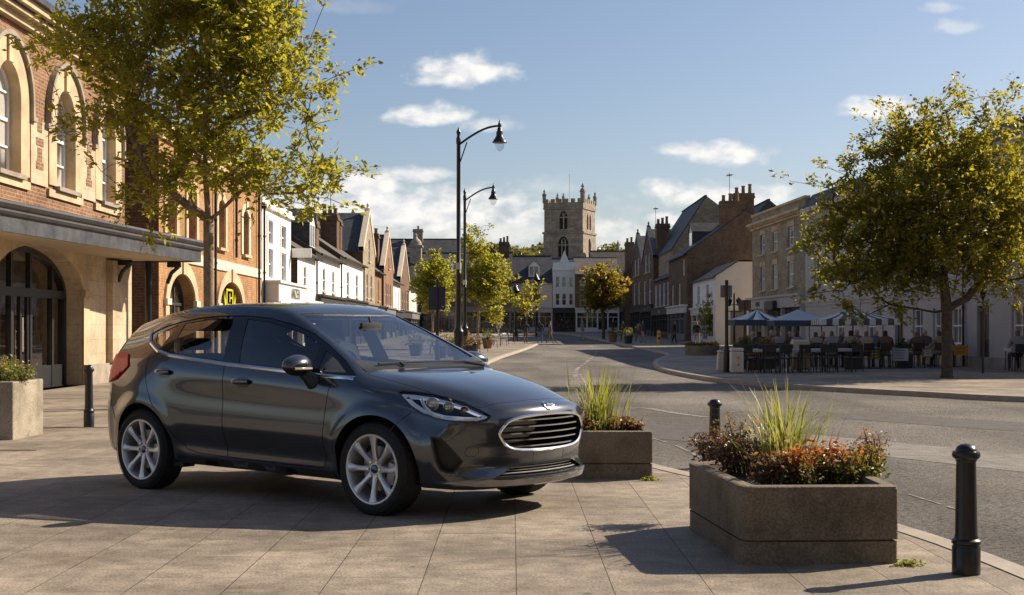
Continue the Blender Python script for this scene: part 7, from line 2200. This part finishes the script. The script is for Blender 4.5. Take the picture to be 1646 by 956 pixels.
def furniture():
    # bollards
    p = G(1553, 922); bollard('nearest black bollard at the right front beside the kerb', p, .665, .0535)
    p = G(1149, 735); bollard('black bollard standing just behind the near planter', p, .57, .055)
    p = G(143, 686); bollard('black bollard with a gold band behind the tail of the car', p, .80, .05, band=True)
    for px, py, l in ((826, 549, 'left of two far black bollards on the left footway corner'), (832, 548, 'right of two far black bollards on the left footway corner')):
        bollard(l, G(px, py), .75, .055)
    bollard('low dark bollard at the foot of the farther street lamp', G(763, 574), .62, .10)
    # lamps
    Y = 43.5 * 1.02; s = Y / F
    lamp('nearer and taller of two black curved arm street lamps', ((737 - 823) * s, Y, 0), 1.245 + 318 * s, 66 * s)
    Y = 63.5; s = Y / F
    H2 = 1.245 + 222 * s - gz(Y)
    lamp('farther of two black curved arm street lamps', ((747 - 823) * s, Y, gz(Y)), H2, 46 * s)
    # far lamp by the cream house and small lamps on the right
    for px, pb, pt, l in ((862, 541, 452, 'slim far lamp post before the cream house'), (829, 541, 470, 'dark far lamp post left of the cream house'), (1180, 560, 471, 'slim lamp post with a double lantern before the cream gable end'), (1197, 562, 482, 'short sign post with a round topped plate before the cream gable end'), (1580, 600, 470, 'thin black lamp post before the rendered building at the right')):
        g = G(px, pb); h = EYE + (YH - pt) / F * g.y - g.z
        r = empty('lamp_post', g, l, 'lamp post'); mb = MB(); k = g.y / 60
        mb.tube([(0, 0, 0), (0, 0, .9 * k), (0, 0, h)], [.06 * k, .05 * k, .035 * k], 8); mb.build('post', M['black_iron'], r)
        mb = MB()
        if px in (1197,): mb.box(-.32, .32, -.03, .03, h - .55, h, bev=.02)
        elif px == 1180:
            for x in (-.25, .25): mb.tube([(0, 0, h - .6), (x, 0, h - .65)], .025, 5); mb.lathe([(.05, 0), (.15, .3), (.17, .32), (0, .5)], 8, 0, (x, 0, h - .9 + .2))
            mb.box(-.45, .45, -.02, .02, h - 1.0, h - .96)
        else: mb.lathe([(.06 * k, 0), (.15 * k, .35 * k), (.17 * k, .38 * k), (.05 * k, .6 * k), (0, .7 * k)], 8, 0, (0, 0, h - .3 * k))
        mb.build('lantern', M['timber'] if px == 1197 else M['black_iron'], r)
    # blue sign seen from behind
    Y = 40.8; s = Y / F; x = (703 - 823) * s; r = empty('road_sign', (x, Y, 0), 'dark blue twin panel sign on a black post behind the car', 'sign')
    mb = MB(); zt = zat(452, Y); mb.tube([(0, 0, 0), (0, 0, zt)], .05, 10); mb.lathe([(.075, 0), (.075, .8), (.05, .9)], 10, 0, (0, 0, 0)); mb.lathe([(.055, 0), (.05, .05), (0, .08)], 10, 0, (0, 0, zt)); mb.build('post', M['black_iron'], r)
    mb = MB(); z0, z1 = zat(498, Y), zat(461, Y); navy = simple('sign_blue', (.012, .020, .05), .45, var=.15)
    for a, b in ((-14 * s, -1.5 * s), (1.5 * s, 13 * s)): mb.box(a, b, -.02, .02, z0, z1, bev=.006)
    mb.build('panel', navy, r); mb = MB(); mb.box(7.5 * s, 10.5 * s, -.024, -.021, z0 + .09, z0 + .11); mb.build('sticker', M['white_paint'], r)
    # grey backed sign on the far footway, bins beside it
    g = G(1168, 598); Y = g.y; s = Y / F
    r = empty('road_sign', g, 'thick black sign post with a grey plate seen from behind', 'sign')
    mb = MB(); zt = zat(450, Y); mb.tube([(0, 0, 0), (0, 0, zt)], .055, 12); mb.lathe([(.11, 0), (.11, .62), (.08, .72), (.055, .8)], 14); mb.build('post', M['black_iron'], r)
    mb = MB(); mb.box(-9.5 * s, 9.5 * s, .058, .075, zat(478, Y), zat(458, Y), bev=.008); mb.build('plate', simple('sign_back', (.20, .20, .19), .5, .4), r)
    bm_ = simple('bin_cream', (.62, .58, .50), .6, var=.12, scale=5)
    for px0, px1, pt, pb, l, tilt in ((1152, 1166, 563, 597, 'pale bin bag sack leaning left of the thick sign post', .05), (1174, 1194, 559, 600, 'pale square litter bin right of the thick sign post', 0)):
        g = G((px0 + px1) / 2, pb); s = g.y / F; w = (px1 - px0) * s; h = (pb - pt) * s
        r = empty('litter_bin', g, l, 'bin', 'pale litter bins'); mb = MB()
        mb.box(-w / 2, w / 2, -w / 2, w / 2, .03, h * .86, bev=.03, mat=Matrix.Rotation(tilt, 4, 'Y')); mb.build('body', bm_, r)
        mb = MB(); mb.box(-w / 2 - .01, w / 2 + .01, -w / 2 - .01, w / 2 + .01, h * .87, h, bev=.04, mat=Matrix.Rotation(tilt, 4, 'Y')); mb.build('lid', bm_, r)
        if not tilt:
            for z in (.35, .62): mb = MB(); mb.lathe([(0, -.004), (.045, 0)], 12, 0, (0.02, -w / 2 - .004, h * z), axis='Y'); mb.build('emblem', M['gold'], r)
    # round planter with ground cover
    g0, g1 = G(1105, 571), G(1160, 571); s = g0.y / F; rad = (g1.x - g0.x) / 2; c = ((g0.x + g1.x) / 2, g0.y + rad)
    pts = [(c[0] + rad * math.cos(a), c[1] + rad * math.sin(a)) for a in np.linspace(0, 2 * PI, 28, endpoint=False)]
    planter_box('round_planter', 'dark round planter with low green cover and a young tree', pts, .42, .1, M['concrete'], z0=gz(c[1]))
    gl = leafmat('cover_green', (.05, .065, .012), (.15, .15, .025), (.5, .45, .06), .35)
    yl = leafmat('cover_yellow', (.25, .17, .01), (.45, .30, .02), (.7, .5, .05), .35)
    for k, dx in enumerate((-.55, 0, .55)):
        shrub('ground_cover', ['low green plant on the left of the round planter', 'low green plant at the middle of the round planter', 'low yellow green plant at the right of the round planter'][k], 'plant', (c[0] + dx, c[1] - .1, gz(c[1]) + .38), .34, .4, .22, 420, (.06, .11), [gl if k < 2 else yl, yl], 100 + k, 24, .9)
    # yellow bollard on the far right footway
    g = G(1059, 553); r = empty('yellow_post', g, 'short yellow marker post on the right footway', 'post'); k = g.y / F; mb = MB(); mb.lathe([(3.2 * k, 0), (3.2 * k, 14 * k), (2.4 * k, 15 * k), (3.4 * k, 17 * k), (3.2 * k, 20 * k), (0, 23 * k)], 12); mb.build('shaft', simple('post_yellow', (.55, .30, .04), .5), r); mb = MB(); mb.box(-2 * k, 2 * k, -3.3 * k, -3.1 * k, 8 * k, 11 * k); mb.build('plate', M['black_paint'], r)
    cafe()


def cafe():
    stand, sit = person_meshes()
    dark = simple('chair_dark', (.03, .028, .027), .5); cream = simple('table_cream', (.42, .39, .34), .6, var=.1); cloth = simple('table_cloth', (.55, .53, .50), .8)
    # parasols
    blue = simple('canvas_blue', (.46, .52, .55), .85, var=.15, scale=3); navy = simple('canvas_navy', (.06, .08, .11), .85); pale = simple('canvas_pale', (.74, .75, .72), .85, var=.12); brown = simple('canvas_brown', (.13, .115, .11), .85); grey = simple('canvas_slate', (.42, .48, .52), .85)
    for px0, px1, pe, pa, Y, mats, st, l in ((1178, 1256, 514, 497, 50.0, [pale, blue, navy], 9, 'pale blue grey streaked parasol, leftmost at the cafe'), (1240, 1326, 515, 497, 48.5, [grey, navy], 1, 'slate blue parasol with a navy valance in the middle of the cafe'), (1312, 1430, 513, 496, 47.0, [pale, brown], 13, 'wide parasol with pale and dark stripes at the right of the cafe')):
        s = Y / F; w = (px1 - px0 + 8) * s; x = ((px0 + px1) / 2 - 823) * s
        if len(mats) == 3:
            parasol(l, (x, Y, 0), w, w, zat(pe, Y), zat(pa, Y), mats, st, .20)
        else: parasol(l, (x, Y, 0), w, min(w, 2.0), zat(pe, Y), zat(pa, Y), mats, st, .20)
    # front row of tables and chairs (first ones are the models the rest are copied from)
    T = table_proto(cloth); Cc = chair_proto(dark)
    firstT, firstC = [True], [True]
    def put(proto, flag, p, rz, label, cat, group, sc=1.0):
        o = proto if flag[0] else copy_tree(proto); flag[0] = False
        o.location = p; o.rotation_euler = (0, 0, rz); o.scale = (sc,) * 3
        return tag(o, label, cat, group)
    rn = random.Random(5)
    tabs = [(1207, 39.9), (1238, 40.3), (1268, 40.0), (1305, 40.4), (1345, 41.0)]
    nm = ['first', 'second', 'third', 'fourth', 'fifth']
    for i, (px, Y) in enumerate(tabs):
        x = (px - 823) / F * Y
        put(T, firstT, (x, Y, 0), rn.uniform(-.1, .1), f'pale topped cafe table, {nm[i]} from the left in the front row', 'table', 'cafe tables', .95)
        for k, (dx, dy, a) in enumerate(((-.32, -.55, PI), (.30, -.58, PI + .2), (-.30, .62, 0.0), (.34, .6, -.2))):
            if i == 2 and k == 1: continue
            put(Cc, firstC, (x + dx + rn.uniform(-.08, .08), Y + dy, 0), a + rn.uniform(-.3, .3), f'dark cafe chair at the {["front left", "front right", "back left", "back right"][k]} of the {nm[i]} front row table', 'chair', 'cafe chairs', .95)
    back = [(1230, 46.0), (1290, 46.3), (1345, 45.2), (1400, 44.6), (1480, 46.0), (1515, 46.0), (1640, 41.8)]
    bn = ['left parasol table', 'middle parasol table', 'inner striped parasol table', 'outer striped parasol table', 'table left of the tree', 'table behind the tree', 'table at the picture edge']
    cols = [(.03, .03, .035), (.02, .025, .04), (.12, .10, .09), (.26, .25, .24), (.05, .03, .025), (.10, .14, .22), (.35, .27, .19), (.02, .02, .02), (.45, .43, .40), (.15, .07, .05)]
    kk = 0
    seats = ['near left', 'near right', 'far left', 'far right']
    tops = {(.03, .03, .035): 'black', (.02, .025, .04): 'navy', (.12, .10, .09): 'brown grey', (.26, .25, .24): 'grey', (.05, .03, .025): 'dark brown', (.10, .14, .22): 'slate blue', (.35, .27, .19): 'tan', (.02, .02, .02): 'black', (.45, .43, .40): 'cream', (.15, .07, .05): 'rust brown'}
    for i, (px, Y) in enumerate(back):
        x = (px - 823) / F * Y
        put(T, firstT, (x, Y, 0), 0, f'cafe table with seated guests, the {bn[i]}', 'table', 'cafe tables', .95)
        for k, (dx, dy, a) in enumerate(((-.30, -.62, PI), (.32, -.60, PI), (-.32, .62, 0), (.32, .62, 0))):
            if (i in (4, 5, 6) and k in (1, 2)) : continue
            put(Cc, firstC, (x + dx, Y + dy, 0), a + rn.uniform(-.2, .2), f'dark cafe chair at the {seats[k]} of the {bn[i]}', 'chair', 'cafe chairs', .95)
            if rn.random() < .86:
                c = cols[(kk * 3 + i) % len(cols)]
                put_person(sit, f'guest in {tops[c]} seated at the {seats[k]} of the {bn[i]}', (x + dx, Y + dy - (.05 if a == 0 else -.05), 0), a + rn.uniform(-.35, .35), c, cols[(kk + 1) % len(cols)], [(.03, .02, .015), (.10, .06, .03), (.015, .012, .01), (.18, .12, .06)][kk % 4], .93 + .05 * rn.random(), 'guests seated at the cafe'); kk += 1
    # cream cabinet among the tables
    s = 41.0 / F; x = (1286 - 823) * s; r = empty('serving_cabinet', (x, 40.95, 0), 'rounded pale cabinet standing among the front cafe tables', 'cabinet'); mb = MB(); mb.box(-14 * s, 14 * s, -.22, .22, .05, zat(546, 41), bev=.07); mb.build('body', simple('cabinet_cream', (.48, .42, .33), .5, var=.1), r)
    mb = MB(); mb.box(-.02, .02, -.235, -.221, .5, .72); mb.build('handle', M['lead_dark'], r)
    # hedging boxes and flowers
    gl = leafmat('cafe_green', (.03, .04, .01), (.09, .10, .02), (.35, .35, .05), .35); yl = leafmat('cafe_orange', (.28, .12, .01), (.5, .25, .02), (.7, .45, .05), .35); dk = leafmat('cafe_dark', (.012, .014, .006), (.04, .04, .015), (.2, .2, .04), .3)
    for k, (px, pt, Y, w, m2, l) in enumerate(((1198, 535, 43.5, 26, gl, 'dark green bush in a box at the left end of the cafe'), (1231, 538, 44.0, 28, yl, 'orange flowering bush in a box under the left parasol'), (1213, 562, 42.5, 22, yl, 'low rusty flowers in a box before the left parasol'), (1372, 545, 43.2, 26, dk, 'dark leafy bush in a box under the striped parasol'), (1452, 543, 44.5, 24, gl, 'green plant in a box left of the big tree'), (1175, 566, 50.5, 20, yl, 'small yellow flowers in a box beside the round planter'))):
        s = Y / F; x = (px - 823) * s; h = zat(pt, Y)
        bx = empty('plant_box', (x, Y, 0), l.split(' in a box')[0].replace('flowers', 'flower').split(',')[0] + ' planter box ' + l.split('in a box ')[1], 'plant box', 'cafe plant boxes'); mb = MB(); bh = max(.25, h * .45); mb.box(-w / 2 * s, w / 2 * s, -.18, .18, 0, bh, bev=.015); mb.build('box', M['shop_dark'], bx)
        mb = MB(); mb.box(-w / 2 * s + .03, w / 2 * s - .03, -.15, .15, bh - .03, bh + .004); mb.build('soil', M['soil'], bx)
        shrub('cafe_bush', l, 'bush', (x, Y, bh), w / 2 * s * 1.15, .26, max(.2, h - bh), 700, (.05, .10), [gl if m2 is yl else m2, m2], 120 + k, 30, .55)
    # boards and banners
    w1 = simple('board_mark', (.12, .12, .13), .7); wy = simple('board_mark_white', (.75, .72, .65), .7)
    for px0, px1, pt, pb, pf, col, mk, fr, l in ((1396, 1415, 560, 577, 592, (.50, .27, .03), (3, wy), None, 'orange yellow banner with white marks at the right end of the cafe'), (1434, 1460, 560, 580, 592, (.50, .52, .52), (4, w1), None, 'pale blue grey notice board on legs between cafe and tree'), (1485, 1497, 562, 572, 592, (.42, .45, .46), (2, w1), simple('frame_ochre', (.36, .20, .03), .5), 'small grey board in an ochre frame left of the tree trunk'), (1533, 1556, 555, 571, 590, (.60, .27, .02), (2, w1), None, 'orange banner with dark marks right of the tree trunk'), (1597, 1618, 556, 573, 590, (.07, .07, .08), (3, wy), simple('frame_white', (.55, .54, .52), .5), 'dark menu board in a white frame near the right edge'), (1629, 1643, 566, 576, 592, (.55, .57, .6), (2, w1), None, 'small white board on legs at the right edge')):
        g = G((px0 + px1) / 2, pf); s = g.y / F
        board('notice_board', l, tuple(g), (px1 - px0) * s, (pf - pb) * s, (pf - pt) * s, col, True, mk, 0, fr)
    # people walking and standing further off
    spots = [(868, 533.2, 'left of the cream house shop', (.03, .03, .03)), (884, 533.2, 'before the white gabled house', (.14, .13, .14)), (903, 533.6, 'before the dark shopfront of the white gabled house', (.02, .02, .03)), (921, 534, 'at the corner by the brown house', (.10, .10, .12)), (1002, 549, 'left of the gabled brick houses', (.05, .04, .04)), (1027, 549, 'before the gabled brick houses', (.18, .15, .12)), (1034, 551, 'walking before the gabled brick houses', (.06, .05, .05)), (1084, 552, 'before the mansard house shop', (.03, .03, .03)), (1120, 556, 'crouched dark figure left of the young tree', (.02, .02, .02)), (936, 536, 'under the autumn tree', (.2, .18, .16)), (985, 541, 'right of the autumn tree', (.03, .03, .04)), (845, 533.2, 'beside the slim lamp post at the street end', (.04, .04, .04)), (801, 541, 'on the left footway beside a table', (.5, .45, .4))]
    rn = random.Random(9)
    for px, py, l, c in spots:
        g = G(px, py); put_person(stand, f'person standing {l}' if 'walking' not in l and 'crouched' not in l else f'person {l.replace("crouched dark figure", "in black")}', tuple(g), rn.uniform(0, 6.28), c, rn.choice(cols), scale=.82, group='people in the distance')
    # tables and pots on the left footway
    lt = [(690, 568), (720, 570), (757, 566), (775, 560), (792, 556), (806, 553)]
    ln = ['by the blue sign post', 'left of the street lamps', 'between the street lamps', 'behind the sunlit tree', 'right of the sunlit tree', 'at the left footway corner']
    gg = leafmat('pot_green', (.05, .06, .012), (.14, .14, .02), (.5, .45, .06), .35); rust = leafmat('pot_rust', (.12, .05, .01), (.25, .12, .03), (.5, .3, .05), .3)
    for i, (px, py) in enumerate(lt):
        g = G(px, py)
        put(T, firstT, tuple(g), .2 * i, f'small cafe table {ln[i]}', 'table', 'tables on the left footway', .95)
        for k, dx in enumerate((-.62, .62)):
            put(Cc, firstC, (g.x + dx, g.y + .1, g.z), PI / 2 * (1 if k else -1), f'cafe chair on the {["left", "right"][k]} of the small table {ln[i]}', 'chair', 'chairs on the left footway', .95)
    for i, (px, py, l, m2) in enumerate(((708, 575, 'rusty plant tub by the blue sign post', rust), (745, 560, 'green plant tub behind the street lamps', gg), (758, 574, 'rusty plant tub at the foot of the farther lamp', rust), (784, 560, 'green plant tub right of the sunlit tree', gg), (668, 572, 'dark plant tub left of the blue sign post', gg), (985, 550, 'green plant tub by the autumn tree', gg), (1010, 552, 'green plant tub before the gabled houses', gg), (728, 573, 'dark hedge tub before the lamp posts', gg))):
        g = G(px, py); r = empty('plant_tub', g, l, 'plant tub'); mb = MB(); mb.lathe([(.22, 0), (.30, .45), (.32, .46), (.32, .50), (.27, .50), (.27, .44), (0, .44)], 14); mb.build('tub', M['timber'] if i % 2 else M['shop_dark'], r)
        rr = np.random.default_rng(200 + i); P = rr.normal(size=(300, 3)) * np.array([.20, .20, .16]) + np.array([0, 0, .68]); leaves_mesh('foliage', P, [m2], r, (.08, .14), .5, .4, 300 + i)
SKY_STRENGTH, SUN_STRENGTH, EXPOSURE = .064, 4.9, 0.74
make_mats()
ground()
town()
build_car()
trees()
planting()
furniture()
world()
